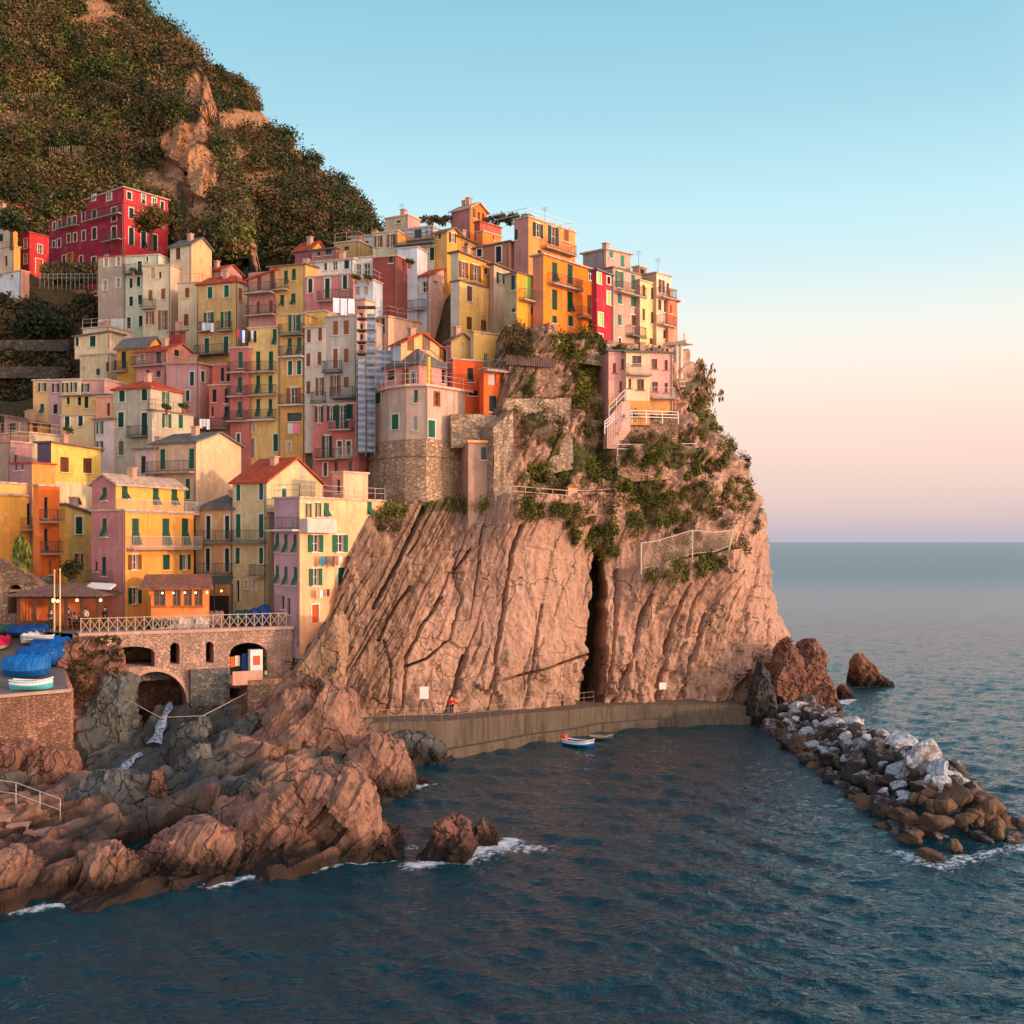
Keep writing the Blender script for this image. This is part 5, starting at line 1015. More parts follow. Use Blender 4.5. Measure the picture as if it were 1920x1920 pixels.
rw = rw.build('retaining_wall', stonework((168, 122, 98), 3.2), origin=(rp_[1].x, rp_[1].y, 0)); tag(rw, 'rough rubble retaining wall holding up the boat ramp', 'wall')
m = MB(); a, b = rp_[0], rp_[1]; d_ = (b-a).normalized(); m.hexa([a+Vector((0, -.15, -.12)), b+Vector((.1, -.15, -.12)), b+Vector((.1, .3, -.12)), a+Vector((0, .3, -.12)), a+Vector((0, -.15, .1)), b+Vector((.1, -.15, .1)), b+Vector((.1, .3, .1)), a+Vector((0, .3, .1))]); tag(m.build('kerb', plaster((190, 156, 136))), 'pale kerb along the front edge of the boat ramp', 'kerb')
# ---- rough crags: hull of points set by image pixels and chosen depth, broken up by plates
def crag(name, label, pts, mat, amp=.35, cuts=5, cat='rock', sd=1, group=None, fq=1., fine=.28):
    bm = bmesh.new()
    for p in pts: bm.verts.new(p)
    r = bmesh.ops.convex_hull(bm, input=bm.verts[:]); bmesh.ops.delete(bm, geom=list({g for g in r['geom_interior']+r['geom_unused'] if isinstance(g, bmesh.types.BMVert)}), context='VERTS')
    bmesh.ops.triangulate(bm, faces=bm.faces[:])
    L_ = max(e.calc_length() for e in bm.edges)
    for _ in range(cuts):
        es = [e for e in bm.edges if e.calc_length() > fine]
        if not es or len(bm.verts) > 26000: break
        bmesh.ops.subdivide_edges(bm, edges=es, cuts=1); bmesh.ops.triangulate(bm, faces=bm.faces[:])
    for _ in range(1): bmesh.ops.smooth_vert(bm, verts=bm.verts[:], factor=.12, use_axis_x=True, use_axis_y=True, use_axis_z=True)
    bm.normal_update(); V = np.array([v.co[:] for v in bm.verts]); N = np.array([v.normal[:] for v in bm.verts])
    s_ = V[:, 0]*.72-V[:, 2]*.62+V[:, 1]*.3; t_ = V[:, 2]*.75+V[:, 0]*.65; w_ = fbm(V*.6*fq+sd, 4, sd)
    D_ = amp*(1.5*plates(s_+.35*w_, t_+.6*w_, .95/fq, 4.5/fq, sd)+.75*plates(s_+.2*w_, t_, .42/fq, 2.2/fq, sd+1)+.3*plates(s_, t_+.2*w_, .16/fq, 1/fq, sd+4)+.2*w_+.13*fbm(V*2.6*fq, 3, sd+2))
    V = V+N*D_[:, None]
    for v, c in zip(bm.verts, V): v.co = c
    bmesh.ops.recalc_face_normals(bm, faces=bm.faces[:])
    o0 = Vector((V[:, 0].mean(), V[:, 1].mean(), V[:, 2].min()))
    bmesh.ops.translate(bm, verts=bm.verts[:], vec=-o0)
    me = bpy.data.meshes.new(name); bm.to_mesh(me); bm.free(); me.materials.append(mat); o = bpy.data.objects.new(name, me); C.objects.link(o); o.location = o0
    return tag(o, label, cat, group)
def blk(front, d, dep, shrink=.75, dz=-2.):   # outline (px,py) at distance d, thickness dep
    pts = [P(x, y, d) for x, y in front]; cx = sum((p.x for p in pts))/len(pts); cz_ = sum((p.z for p in pts))/len(pts); r = []
    for p in pts:
        r.append(p); r.append(Vector((cx+(p.x-cx)*shrink+dep*.1, p.y+dep, cz_+(p.z-cz_)*shrink)))
        r.append(Vector((cx+(p.x-cx)*.8, p.y-dep*.25, cz_+(p.z-cz_)*.78-dep*.12)))
    z0 = min(p.z for p in pts); r += [Vector((p.x*1., p.y, dz)) for p in pts if p.z < z0+.8]+[Vector((p.x, p.y+dep, dz)) for p in pts if p.z < z0+.8]; return r
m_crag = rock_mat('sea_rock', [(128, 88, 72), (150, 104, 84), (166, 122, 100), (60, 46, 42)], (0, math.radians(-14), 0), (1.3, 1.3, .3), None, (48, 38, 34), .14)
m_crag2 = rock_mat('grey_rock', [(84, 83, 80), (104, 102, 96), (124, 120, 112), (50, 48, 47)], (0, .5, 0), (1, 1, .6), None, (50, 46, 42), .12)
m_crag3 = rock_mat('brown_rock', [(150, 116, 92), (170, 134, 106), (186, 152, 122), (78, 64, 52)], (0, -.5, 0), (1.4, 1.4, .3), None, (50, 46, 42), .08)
crag('point_rock', 'tall reddish rock spire at the cliff foot by the breakwater, left of two', blk([(1450, 1345), (1448, 1270), (1466, 1212), (1478, 1196), (1492, 1215), (1530, 1345)], 119.5, 5), m_crag, .5, 6, sd=3)
crag('point_rock', 'broad reddish rock spire at the cliff foot nearest the open sea', blk([(1490, 1340), (1500, 1225), (1516, 1204), (1528, 1203), (1540, 1238), (1556, 1268), (1578, 1328)], 121, 7), m_crag, .5, 6, sd=5)
crag('point_rock', 'dark grey pyramid of rock at the right end of the quay', blk([(1402, 1352), (1414, 1270), (1428, 1236), (1442, 1262), (1462, 1352)], 116.5, 4), rock_mat('dark_rock', [(72, 68, 64), (92, 86, 80), (110, 100, 92), (38, 36, 36)], (0, .2, 0), (1.2, 1.2, .3), None, (30, 28, 26), .12), .4, 6, sd=7)
crag('sea_stack', 'dark pointed rock standing alone in the open sea', blk([(1604, 1288), (1604, 1240), (1609, 1228), (1622, 1236), (1640, 1256), (1658, 1272), (1672, 1288)], 147, 4), m_crag, .45, 6, sd=9)
crag('sea_rock', 'small red rock in the sea just right of the point', blk([(1573, 1311), (1577, 1292), (1584, 1286), (1594, 1297), (1604, 1311)], 135, 2), m_crag, .25, 5, sd=11)
crag('sea_rock', 'jagged brown rock with white surf off the front shore', blk([(776, 1624), (795, 1580), (815, 1545), (838, 1534), (856, 1546), (870, 1552), (886, 1580), (880, 1596)], 66.8, 2.6), m_crag, .5, 6, sd=13)
crag('sea_rock', 'small pointed rock behind the jagged surf washed rock', blk([(884, 1586), (892, 1556), (906, 1541), (920, 1555), (932, 1580)], 69.6, 1.5), m_crag, .3, 6, sd=15)
crag('sea_rock', 'low round rock at the tip of the front shore', blk([(682, 1618), (690, 1575), (716, 1554), (742, 1566), (752, 1600), (735, 1614)], 67.4, 2.4), m_crag, .35, 6, sd=17)
crag('front_rock', 'largest brown crag with a jagged crest at the water front of the left shore', blk([(430, 1642), (445, 1575), (500, 1505), (545, 1462), (585, 1452), (612, 1470), (650, 1462), (682, 1500), (702, 1560), (694, 1612), (570, 1630)], 67.2, 4), m_shore, .85, 8, sd=51, fq=.55, fine=.17)
crag('front_rock', 'long brown rock at the water front left of the largest crag', blk([(225, 1675), (236, 1612), (290, 1572), (370, 1556), (436, 1560), (462, 1642), (330, 1662)], 63.8, 3.5), m_shore, .7, 8, sd=53, fq=.6, fine=.15)
crag('front_rock', 'low dark brown rock at the water front near the left edge', blk([(60, 1698), (66, 1650), (126, 1618), (214, 1602), (246, 1625), (240, 1676), (150, 1692)], 60.6, 3), m_shore, .6, 8, sd=55, fq=.7, fine=.15)
crag('front_rock', 'brown rock at the water front on the very left edge', blk([(-70, 1716), (-60, 1630), (0, 1606), (56, 1630), (76, 1696), (0, 1708)], 58.8, 3), m_shore, .6, 8, sd=57, fq=.7, fine=.15)
crag('shore_rock', 'large pinkish rock dome below the landing in the middle of the shore', blk([(468, 1430), (490, 1345), (530, 1292), (578, 1274), (640, 1308), (662, 1350), (676, 1400), (620, 1470), (530, 1476)], 87, 6), m_shore, .75, 8, sd=59, fq=.5, fine=.2)
crag('shore_rock', 'rounded pinkish rock reaching into the cove below the quay', blk([(636, 1488), (652, 1412), (696, 1384), (736, 1408), (774, 1472), (742, 1494), (690, 1508)], 84, 4), m_shore, .65, 8, sd=61, fq=.55, fine=.17)
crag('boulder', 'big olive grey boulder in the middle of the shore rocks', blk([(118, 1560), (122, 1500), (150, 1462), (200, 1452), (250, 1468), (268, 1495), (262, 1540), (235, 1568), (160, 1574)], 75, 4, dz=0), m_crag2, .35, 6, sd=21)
crag('boulder', 'upright grey and pink boulder beside the pool', blk([(272, 1540), (276, 1480), (288, 1448), (302, 1446), (314, 1470), (316, 1530), (300, 1545)], 76, 2, dz=0), m_crag, .25, 6, sd=23)
crag('boulder', 'square red boulder under the rubble wall, right of two', blk([(44, 1510), (50, 1420), (70, 1400), (112, 1412), (122, 1450), (112, 1510), (80, 1520)], 80, 3, dz=0), m_crag, .3, 6, sd=25)
crag('boulder', 'square red boulder under the rubble wall at the left edge', blk([(-30, 1500), (-30, 1400), (10, 1384), (44, 1396), (50, 1440), (40, 1500)], 80.5, 3, dz=0), m_crag, .3, 6, sd=27)
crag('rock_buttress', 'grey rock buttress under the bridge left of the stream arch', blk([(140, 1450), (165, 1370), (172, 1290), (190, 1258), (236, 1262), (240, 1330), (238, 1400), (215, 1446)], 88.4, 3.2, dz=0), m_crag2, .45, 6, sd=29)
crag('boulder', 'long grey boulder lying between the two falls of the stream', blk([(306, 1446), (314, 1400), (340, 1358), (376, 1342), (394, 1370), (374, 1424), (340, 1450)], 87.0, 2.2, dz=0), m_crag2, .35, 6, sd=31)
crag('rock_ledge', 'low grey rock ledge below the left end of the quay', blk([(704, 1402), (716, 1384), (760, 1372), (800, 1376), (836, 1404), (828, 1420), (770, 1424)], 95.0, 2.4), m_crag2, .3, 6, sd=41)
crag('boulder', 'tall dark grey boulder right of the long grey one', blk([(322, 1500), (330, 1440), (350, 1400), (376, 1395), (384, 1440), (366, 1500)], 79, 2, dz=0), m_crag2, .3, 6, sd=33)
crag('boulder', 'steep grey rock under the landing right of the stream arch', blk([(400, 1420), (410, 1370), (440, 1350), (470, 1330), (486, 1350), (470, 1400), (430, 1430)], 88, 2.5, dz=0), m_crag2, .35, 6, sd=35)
crag('rock_buttress', 'olive grey rock shoulder between the peach house and the cliff', blk([(548, 1262), (580, 1216), (606, 1182), (632, 1140), (642, 1160), (646, 1230), (620, 1275)], 95.2, 3, dz=0), m_crag3, .25, 6, sd=37)
crag('rock_buttress', 'red rock bank beside the bridge above the stream', blk([(100, 1300), (108, 1225), (140, 1196), (190, 1200), (228, 1230), (232, 1262), (190, 1300), (150, 1330)], 89.2, 2.4, dz=0), m_crag, .4, 6, sd=39)
cs = []; rs = []
for _ in range(60): p = P(random.uniform(130, 232), random.uniform(1195, 1262), 88.6); cs.append(p); rs.append(.1+.2*random.random())
for _ in range(26): p = P(random.uniform(136, 196), random.uniform(1250, 1310), 88); cs.append(p); rs.append(.1+.18*random.random())
o = leaf_cloud('bank_plants', cs, rs, 36, .1, VG[1]); tag(o, 'dry brown plants on the red bank beside the bridge', 'plants', kind='stuff')
# stream falling out of the arch
t = NT('falling_water'); nz = t.noise(t.coord((1.5, 1.5, .3)), 3, 5, .6); m_fall = t.out(t.mix(t.ramp(nz, [(.35, (0, 0, 0)), (.65, (1, 1, 1))]), lin((70, 92, 108)), lin((176, 190, 200))), nz, .08, rough=.25)
def ribbon(name, pts):
    m = MB(); L_ = []; pts = np.array(pts, float); n = 22
    for i in range(n):
        t_ = i/(n-1)*(len(pts)-1); j = min(int(t_), len(pts)-2); q = pts[j]+(pts[j+1]-pts[j])*(t_-j); p = P(q[0]+1.5*math.sin(i*.5), q[1], q[2]); w_ = q[3]*(.85+.2*math.sin(i*.7)); L_.append([p+Vector((w_*a_, -.05, .03*math.cos(a_*3+i*.6)-.1*a_*a_)) for a_ in (-1, -.5, 0, .5, 1)])
    for a, b in zip(L_[:-1], L_[1:]):
        for k in range(4): m.face([a[k], a[k+1], b[k+1], b[k]])
    return tag(m.build(name, m_fall, smooth=True), kind='structure')
ribbon('stream', [(318, 1316, 93.5, .3), (309, 1340, 91.2, .36), (299, 1366, 89.4, .45), (290, 1392, 87.8, .55)])
ribbon('stream', [(262, 1410, 86.2, .3), (242, 1426, 85.1, .4), (222, 1448, 83.8, .6)])
m = MB(); pz = [P(190, 1452, 82.6), P(300, 1462, 81.5), P(330, 1500, 78.2), P(270, 1510, 77.4), P(190, 1470, 80)]
m.face([(p.x, p.y, 1.55) for p in pz]); tag(m.build('pool', m_sea), kind='structure')
o = MB(); o.bar(P(235, 1310, 88), P(300, 1345, 86.5), .035, 4); o.bar(P(300, 1345, 86.5), P(380, 1342, 86.5), .035, 4); o.bar(P(380, 1342, 86.5), P(462, 1300, 90), .035, 4); tag(o.build('mooring_rope', m_timber, origin=P(300, 1345, 86.5)), 'thin rope hanging across the mouth of the stream gorge', 'rope')
# steps with a rope railing at lower left
st = empty('stone_steps', P(110, 1560, 70), 'worn stone steps descending at the lower left', 'steps')
for i in range(4):
    m = MB(); p = P(8+i*32, 1528+i*13, 71-i*.4); m.box(p, (1, .1), (-.1, 1), .62, .9, 0, p.z); m.build('step', plaster((182, 132, 106)), st)
railing('step_railing', [P(-30, 1497, 73), P(30, 1505, 72.6), P(75, 1522, 72), P(113, 1536, 71.5)], 'thin pale railing beside the stone steps at the lower left', h=1.25, gap=1.6, r=.025, rails=(.45, 1))
# ---- breakwater boulders
def boulder_mesh(sd, pale):
    rg = np.random.default_rng(sd); p = rg.normal(size=(15, 3)); p /= np.linalg.norm(p, axis=1, keepdims=True); p *= np.array([1, .85, .75])*(.8+.35*rg.random((15, 1)))
    bm = bmesh.new()
    for q in p: bm.verts.new(q)
    r = bmesh.ops.convex_hull(bm, input=bm.verts[:]); bmesh.ops.delete(bm, geom=list({g for g in r['geom_interior']+r['geom_unused'] if isinstance(g, bmesh.types.BMVert)}), context='VERTS')
    bmesh.ops.dissolve_limit(bm, angle_limit=.12, verts=bm.verts[:], edges=bm.edges[:]); bmesh.ops.bevel(bm, geom=bm.edges[:], offset=.05, segments=1, affect='EDGES', profile=.6, clamp_overlap=True); bmesh.ops.triangulate(bm, faces=bm.faces[:]); bmesh.ops.subdivide_edges(bm, edges=[e for e in bm.edges if e.calc_length() > .25], cuts=2); bmesh.ops.triangulate(bm, faces=bm.faces[:])
    for _ in range(2): bmesh.ops.smooth_vert(bm, verts=bm.verts[:], factor=.5, use_axis_x=True, use_axis_y=True, use_axis_z=True)
    bm.normal_update()
    V = np.array([v.co[:] for v in bm.verts]); N = np.array([v.normal[:] for v in bm.verts]); V = V*1.1+N*(.13*fbm(V*1.7+sd, 4, sd)+.03*fbm(V*6, 3, sd+1))[:, None]
    for v, c in zip(bm.verts, V): v.co = c
    me = bpy.data.meshes.new('boulder'); bm.to_mesh(me); bm.free(); me.materials.append(pale); return me
def b_mat(nm, a, b, crust):
    t = NT(nm); wc = t.coord(); n1 = t.noise(wc, 1.6, 6, .65); n2 = t.noise(wc, 6, 5, .6); c = t.mix(n1, lin(a), lin(b)); c = t.mix(t.math('MULTIPLY', t.ramp(n2, [(.5, (0, 0, 0)), (.7, (1, 1, 1))]), .6), c, sc(lin(a), .45))
    if crust:
        z = t.n('SeparateXYZ', {0: t.n('NewGeometry').outputs['Normal']}).outputs[2]
        f = t.math('ADD', t.math('MULTIPLY', z, .35), t.math('ADD', t.math('MULTIPLY', n1, 1.2), crust)); c = t.mix(t.math('MULTIPLY', t.ramp(f, [(.36, (0, 0, 0)), (.62, (1, 1, 1))]), t.ramp(n2, [(.34, (0, 0, 0)), (.5, (1, 1, 1))])), c, t.mix(n2, (.3, .31, .33, 1), (.56, .57, .6, 1)))
    return t.out(c, n2, .08, .7, .9)
MBr = b_mat('brown_boulder', (74, 58, 48), (132, 102, 78), 0); MWh = b_mat('pale_crusted_boulder', (84, 76, 74), (140, 130, 126), -.12); MDk = b_mat('dark_boulder', (50, 44, 42), (96, 84, 76), -.5)
protos = {k: [boulder_mesh(600+j+n*20, m_) for j in range(6)] for n, (k, m_) in enumerate((('w', MWh), ('b', MBr), ('d', MDk)))}
BL = {'w': 'pale salt crusted boulder on the back of the breakwater', 'b': 'brown boulder at the waterline of the breakwater', 'd': 'dark brown boulder in the breakwater pile'}
rg = random.Random(42); placed = []
def put(x, y, z, s, k, label=None):
    o = bpy.data.objects.new('boulder', rg.choice(protos[k])); C.objects.link(o); o.location = (x, y, z); o.rotation_euler = (rg.uniform(-.5, .5), rg.uniform(-.5, .5), rg.uniform(0, 6.3)); o.scale = (s*rg.uniform(.85, 1.3), s*rg.uniform(.8, 1.1), s*rg.uniform(.75, 1.05))
    tag(o, label or BL[k], 'boulder', 'boulders of the breakwater' if k == 'd' else ('pale boulders of the breakwater' if k == 'w' else 'brown boulders of the breakwater')); return o
tries = 0
while tries < 9000 and len(placed) < 240:
    tries += 1; y = rg.uniform(70.5, 113); cx = interp(y, [70, 74, 80, 92, 113], [26.8, 27.6, 28.5, 28.4, 27.7]); hw = interp(y, [70, 73, 80, 95, 113], [2.9, 4.2, 4.5, 4.2, 3.5]); u_ = rg.uniform(-1, 1); s = rg.choice([.5, .65, .8, 1., 1.2, 1.4])
    x = cx+u_*hw
    if any((x-a)**2+(y-b)**2 < (.62*(s+c))**2 for a, b, c in placed): continue
    placed.append((x, y, s)); pk = interp(y, [70, 74, 80, 113], [1.2, 2.5, 2.9, 2.6])
    z = pk*(1-abs(u_)**1.7)-.15; k = 'b' if (z < .7 and rg.random() < .45) or y < 75.5 else ('w' if rg.random() < .48 and z > .8 else 'd')
    put(x, y, z, s, k)
for a, b, s in list(placed)[::3]: put(a+rg.uniform(-.6, .6), b+rg.uniform(-.6, .6), .0, s*1.1, 'd')
for i, (x, y, s, lb) in enumerate([(1745, 1612, .75, 'lone brown boulder in the water off the breakwater tip'), (1700, 1580, .8, 'brown boulder awash on the near corner of the breakwater'), (1790, 1592, .6, 'small dark boulder awash in front of the breakwater tip')]):
    d = CH*F/(y-HZ); put((x-960)/F*d, d, .25, s, 'b', lb)
put(29.4, 73.0, 1.5, 1.5, 'b', 'largest orange brown boulder standing upright at the breakwater tip'); put(27.7, 79, 3.3, 1.6, 'w', 'largest flat white boulder on top of the breakwater'); put(29.4, 89, 3.1, 1.5, 'w', 'pointed white boulder on the crest in the middle of the breakwater')
# ================================================================ round bastion house
pl = [P(697, 823, 118.8), P(728, 823, 114.6), P(762, 823, 112.7), P(799, 823, 112.2), P(880, 823, 117.2)]
zb = pl[3].z; ztop = P(799, 724, 112.2).z; zrock = P(799, 960, 112.2).z-3
root = empty('bastion_house', (pl[3].x, pl[3].y, zb), 'rounded grey pink house with green shutters on a stone bastion', 'house')
faces = []
for a, b in zip(pl[:-1], pl[1:]):
    u = b-a; u.z = 0; W_ = u.length; u.normalize(); faces.append(Face(Vector((a.x, a.y, zb)), u, Vector((u.y, -u.x, 0)), W_, zb, ztop))
for fi, ws in ((0, 'gw11x28:709,743'), (1, 'gw13x28:741,791'), (2, 'g7x24:780,743;s6x26:779,794'), (3, 'Qw18x24:819,748;gw13x32:809,804;gw12x28:852,793')):
    for wv in parse(ws): window(root, faces[fi], *wv)
m = MB()
for f in faces: f.wall(m, 0)
bk = [Vector((pl[4].x+3, pl[4].y+9, zb)), Vector((pl[0].x+2, pl[0].y+8, zb))]; ring = pl+bk
for a, b in ((pl[4], bk[0]), (bk[0], bk[1]), (bk[1], pl[0])): m.face([(a.x, a.y, zb), (b.x, b.y, zb), (b.x, b.y, ztop), (a.x, a.y, ztop)])
m.face([(p.x, p.y, ztop-.01) for p in ring]); m.build('wall', plaster((198, 164, 142)), root)
cen = sum(ring, Vector())/len(ring)
def grow(p, k): v = Vector((p.x-cen.x, p.y-cen.y, 0)); return Vector((p.x, p.y, 0))+v.normalized()*k
sl_ = MB(); prism(sl_, [tuple(grow(p, .4))[:2] for p in ring], ztop, ztop+.22); sl_.build('terrace_slab', plaster((226, 178, 156)), root)
m = MB(); g0 = [grow(p, .25) for p in ring]; g1 = [grow(p, .9) for p in ring]; zl = P(799, 855, 112.2).z
for i in range(len(ring)):
    j = (i+1) % len(ring); m.face([(g0[i].x, g0[i].y, zl), (g0[j].x, g0[j].y, zl), (g0[j].x, g0[j].y, zb), (g0[i].x, g0[i].y, zb)]); m.face([(g1[i].x, g1[i].y, zrock), (g1[j].x, g1[j].y, zrock), (g0[j].x, g0[j].y, zl), (g0[i].x, g0[i].y, zl)])
m.face([(p.x, p.y, zb) for p in g0]); m.build('stone_base', stonework((186, 152, 122), 2.3), root)
m = MB(); prism(m, [tuple(grow(p, .42))[:2] for p in ring], zl, zl+.28); m.build('stone_band', m_stone, root)
m = MB(); q = faces[3].pt(.05, 0, .1); m.bar((q[0], q[1], zb), (q[0], q[1], ztop), .09, 6); q = faces[3].pt(faces[3].W-.2, 0, .1); m.bar((q[0], q[1], zrock+4), (q[0], q[1], zb+2.5), .07, 6); m.build('drainpipe', plain((190, 150, 130)), root)
tr = [Vector((*tuple(grow(p, .3))[:2], ztop+.22)) for p in pl]
railing('terrace_railing', tr, 'thin railing around the terrace of the rounded bastion house', h=1.0, gap=1.2, r=.022)
# scaffold poles standing on the terrace
sc1 = empty('scaffolding', P(720, 722, 113), 'thin scaffolding poles around the rooftop rooms of the bastion house', 'scaffolding'); m = MB()
for x, y0, y1 in ((705, 722, 600), (722, 722, 590), (740, 722, 600), (760, 722, 640), (778, 722, 640), (800, 724, 640), (815, 724, 655), (838, 724, 655), (852, 724, 650)): m.bar(P(x, y0, 113), P(x, y1, 113), .03, 4)
for y in (650, 680, 700): m.bar(P(703, y, 113), P(852, y, 113), .025, 4)
m.bar(P(800, 650, 112.9), P(780, 700, 112.9), .08, 4); m.bar(P(800, 650, 112.9), P(838, 684, 112.9), .08, 4); m.build('poles', plain((150, 134, 128), .4), sc1)
m = MB(); f3 = faces[3]; m.bar(Vector(f3.pt(.25, ztop+.22, .1)), Vector(f3.pt(.25, ztop+2.8, .1)), .16, 6); m.build('yellow_chute', plain((240, 180, 50)), sc1)
# wrapped scaffold tower
sc2 = empty('scaffold_tower', P(686, 850, 115.5), 'tall scaffold tower wrapped in pale blue sheets between grey houses and bastion', 'scaffolding')
t = NT('scaffold_sheet'); wv = t.n('TexWave', {'Vector': t.coord(), 'Scale': .5, 'Distortion': 2.5, 'Detail': 3}, bands_direction='Z').outputs['Fac']; m_sheet = t.out(t.mix(wv, lin((104, 114, 130)), lin((140, 149, 163))), wv, .08)
def panel(x0, x1, y0, y1, d, dep=.12):
    m = MB(); a = P(x0, y1, d); b = P(x1, y1, d+.25); n = max(2, int((y1-y0)/14))
    for i in range(n):
        za = P(x0, y1+(y0-y1)*i/n, d).z; zc = P(x0, y1+(y0-y1)*(i+1)/n, d).z; w_ = .06*math.sin(i*2.1); m.hexa([(a.x, a.y+w_, za), (b.x, b.y-w_, za), (b.x, b.y+dep, za), (a.x, a.y+dep, za), (a.x, a.y-w_, zc), (b.x, b.y+w_, zc), (b.x, b.y+dep, zc), (a.x, a.y+dep, zc)])
    return m.build('sheet', m_sheet, sc2)
panel(671, 685, 668, 848, 115.5); panel(688, 703, 588, 848, 115.9); panel(700, 733, 656, 720, 116.4)
m = MB()
for x in (668, 686, 703): m.bar(P(x, 856, 115.7), P(x, 560, 115.7), .04, 4); m.bar(P(x, 856, 117.2), P(x, 560, 117.2), .04, 4)
m.build('poles', plain((130, 126, 124), .4), sc2)
for y in range(575, 850, 22): m = MB(); a = P(668, y, 115.8); b = P(703, y, 115.8); m.hexa([(a.x, a.y, a.z), (b.x, b.y, a.z), (b.x, b.y+1.3, a.z), (a.x, a.y+1.3, a.z), (a.x, a.y, a.z+.1), (b.x, b.y, a.z+.1), (b.x, b.y+1.3, a.z+.1), (a.x, a.y+1.3, a.z+.1)]); m.build('deck', plain((96, 84, 80)), sc2)
H('narrow salmon house with dark window slots behind the scaffold tower', 119.5, 660, 684, 700, 562, 900, 24, 'salmon', 'sand', 'flat', rc='pale', wL='d8x10:676,592;d8x10:676,612;d8x10:676,632;d8x10:676,652', pipe=False)
# stone tower and walls right of the bastion
tw = empty('stone_tower', P(900, 950, 112.6), 'slender plastered stone tower with one grey window right of the bastion', 'tower')
B = P(878, 962, 112.2); f = Face(B, Vector((math.cos(.25), math.sin(.25), 0)), Vector((math.sin(.25), -math.cos(.25), 0)), 2.6, B.z-2.5, P(878, 830, 112.2).z)
window(tw, f, 's', False, 10, 24, 907, 850); m = MB(); f.wall(m, 0); q = [f.pt(2.6, f.z0), f.pt(2.6, f.z0, -5), f.pt(0, f.z0, -5), f.pt(0, f.z0)]
for a, b in zip(q[:-1], q[1:]): m.face([a, b, (b[0], b[1], f.z1), (a[0], a[1], f.z1)])
m.face([f.pt(0, f.z1), f.pt(2.6, f.z1), f.pt(2.6, f.z1, -5), f.pt(0, f.z1, -5)]); m.build('wall', plaster((182, 140, 114)), tw)
m = MB(); f.fbox(m, -.1, 2.75, f.z1, f.z1+.25, -1.0, .25); m.build('ledge', plaster((238, 170, 90)), tw)
def stone_wall(name, label, quad, d0, d1, dep, mat, cat='wall', lean=.0):
    (x0, yt0, yb0), (x1, yt1, yb1) = quad; a0, a1 = P(x0, yb0, d0), P(x1, yb1, d1); b0, b1 = P(x0, yt0, d0), P(x1, yt1, d1); u = (a1-a0); u.z = 0; u.normalize(); n = Vector((-u.y, u.x, 0)); m = MB()
    K = 10; Rw = []
    for j in range(K+1):
        t_ = j/K
        for i in range(K+1):
            s_ = i/K; p = a0.lerp(a1, s_).lerp(b0.lerp(b1, s_), t_)+n*(lean*t_+.18*float(vnoise(np.array([[s_*6+x0, t_*5, 1.]]), 3)[0])); Rw.append(p)
    for j in range(K):
        for i in range(K): q = j*(K+1)+i; m.face([Rw[q], Rw[q+1], Rw[q+K+2], Rw[q+K+1]])
    t0, t1 = Rw[K*(K+1)], Rw[-1]; m.face([t0, t1, t1+n*dep, t0+n*dep]); m.face([Rw[0], t0, t0+n*dep, Rw[0]+n*dep]); m.face([Rw[K], Rw[K]+n*dep, t1+n*dep, t1])
    o = m.build(name, mat, origin=a0); return tag(o, label, cat)
stone_wall('stone_wall', 'rubble stone wall filling the gap between the slender tower and the cliff', ((925, 800, 960), (962, 770, 960)), 111.5, 112.5, 5, m_stone)
stone_wall('stone_wall', 'rubble stone wall below the orange tower house', ((846, 776, 840), (962, 778, 835)), 113.4, 114.6, 5, m_stone)
stone_wall('stone_wall', 'square stone wall with a dark coping under the orange houses', ((954, 684, 745), (1040, 690, 745)), 116.2, 117.2, 3, m_stone2)
a = P(948, 684, 116.0); b = P(1040, 690, 117); m = MB(); m.hexa([a+Vector((0, -.3, 0)), b+Vector((0, -.3, 0)), b+Vector((0, 2.5, .3)), a+Vector((0, 2.5, .3)), a+Vector((0, -.2, 1.0)), b+Vector((0, -.2, .9)), b+Vector((0, 2.5, 1.3)), a+Vector((0, 2.5, 1.4))]); tag(m.build('coping', tiles((104, 78, 70)), origin=a), 'dark reddish coping roof on the square stone wall', 'coping')
stone_wall('stone_wall', 'long rough stone wall under the cliff garden left of the ivy', ((945, 745, 905), (1075, 745, 880)), 114.2, 116.2, 3, m_stone, lean=.8)
stone_wall('stone_wall', 'retaining wall with dry grass under the pink ledge house', ((1138, 788, 840), (1272, 784, 840)), 118.0, 118.8, 6, m_stone2, lean=.4)
stone_wall('stone_wall', 'stone wall holding the upper railed footpath', ((1160, 852, 905), (1306, 850, 895)), cd(1160, 860, 2.8).y, cd(1306, 860, 2.8).y, 4, m_stone2, lean=.6)
stone_wall('stone_wall', 'long low stone foundation under the row of orange and red houses', ((955, 606, 660), (1150, 638, 690)), 118.2, 121.0, 3, m_stone, lean=.5)
stone_wall('stone_wall', 'rubble foundation wall below the houses on the point', ((1150, 640, 700), (1268, 650, 720)), 123.2, 127, 4, m_stone, lean=.3)
railing('path_fence', [cd(930, 934, 2.8), cd(960, 930, 3.0), cd(1010, 934, 3.1), cd(1062, 938, 3.1), cd(1100, 938, 3.1), cd(1155, 934, 3)], 'rustic wooden fence along the lower cliff path', h=.95, gap=1.4, mat=m_timber, r=.045)
m = MB(); p = cd(1072, 936, 2.8); m.box(p, (1, .3), (-.3, 1), .45, .3, p.z-.4, p.z+1.1); sh = m.build('shrine', plaster((232, 172, 128)), origin=p); tag(sh, 'small orange lit shrine box on the lower cliff path', 'shrine')
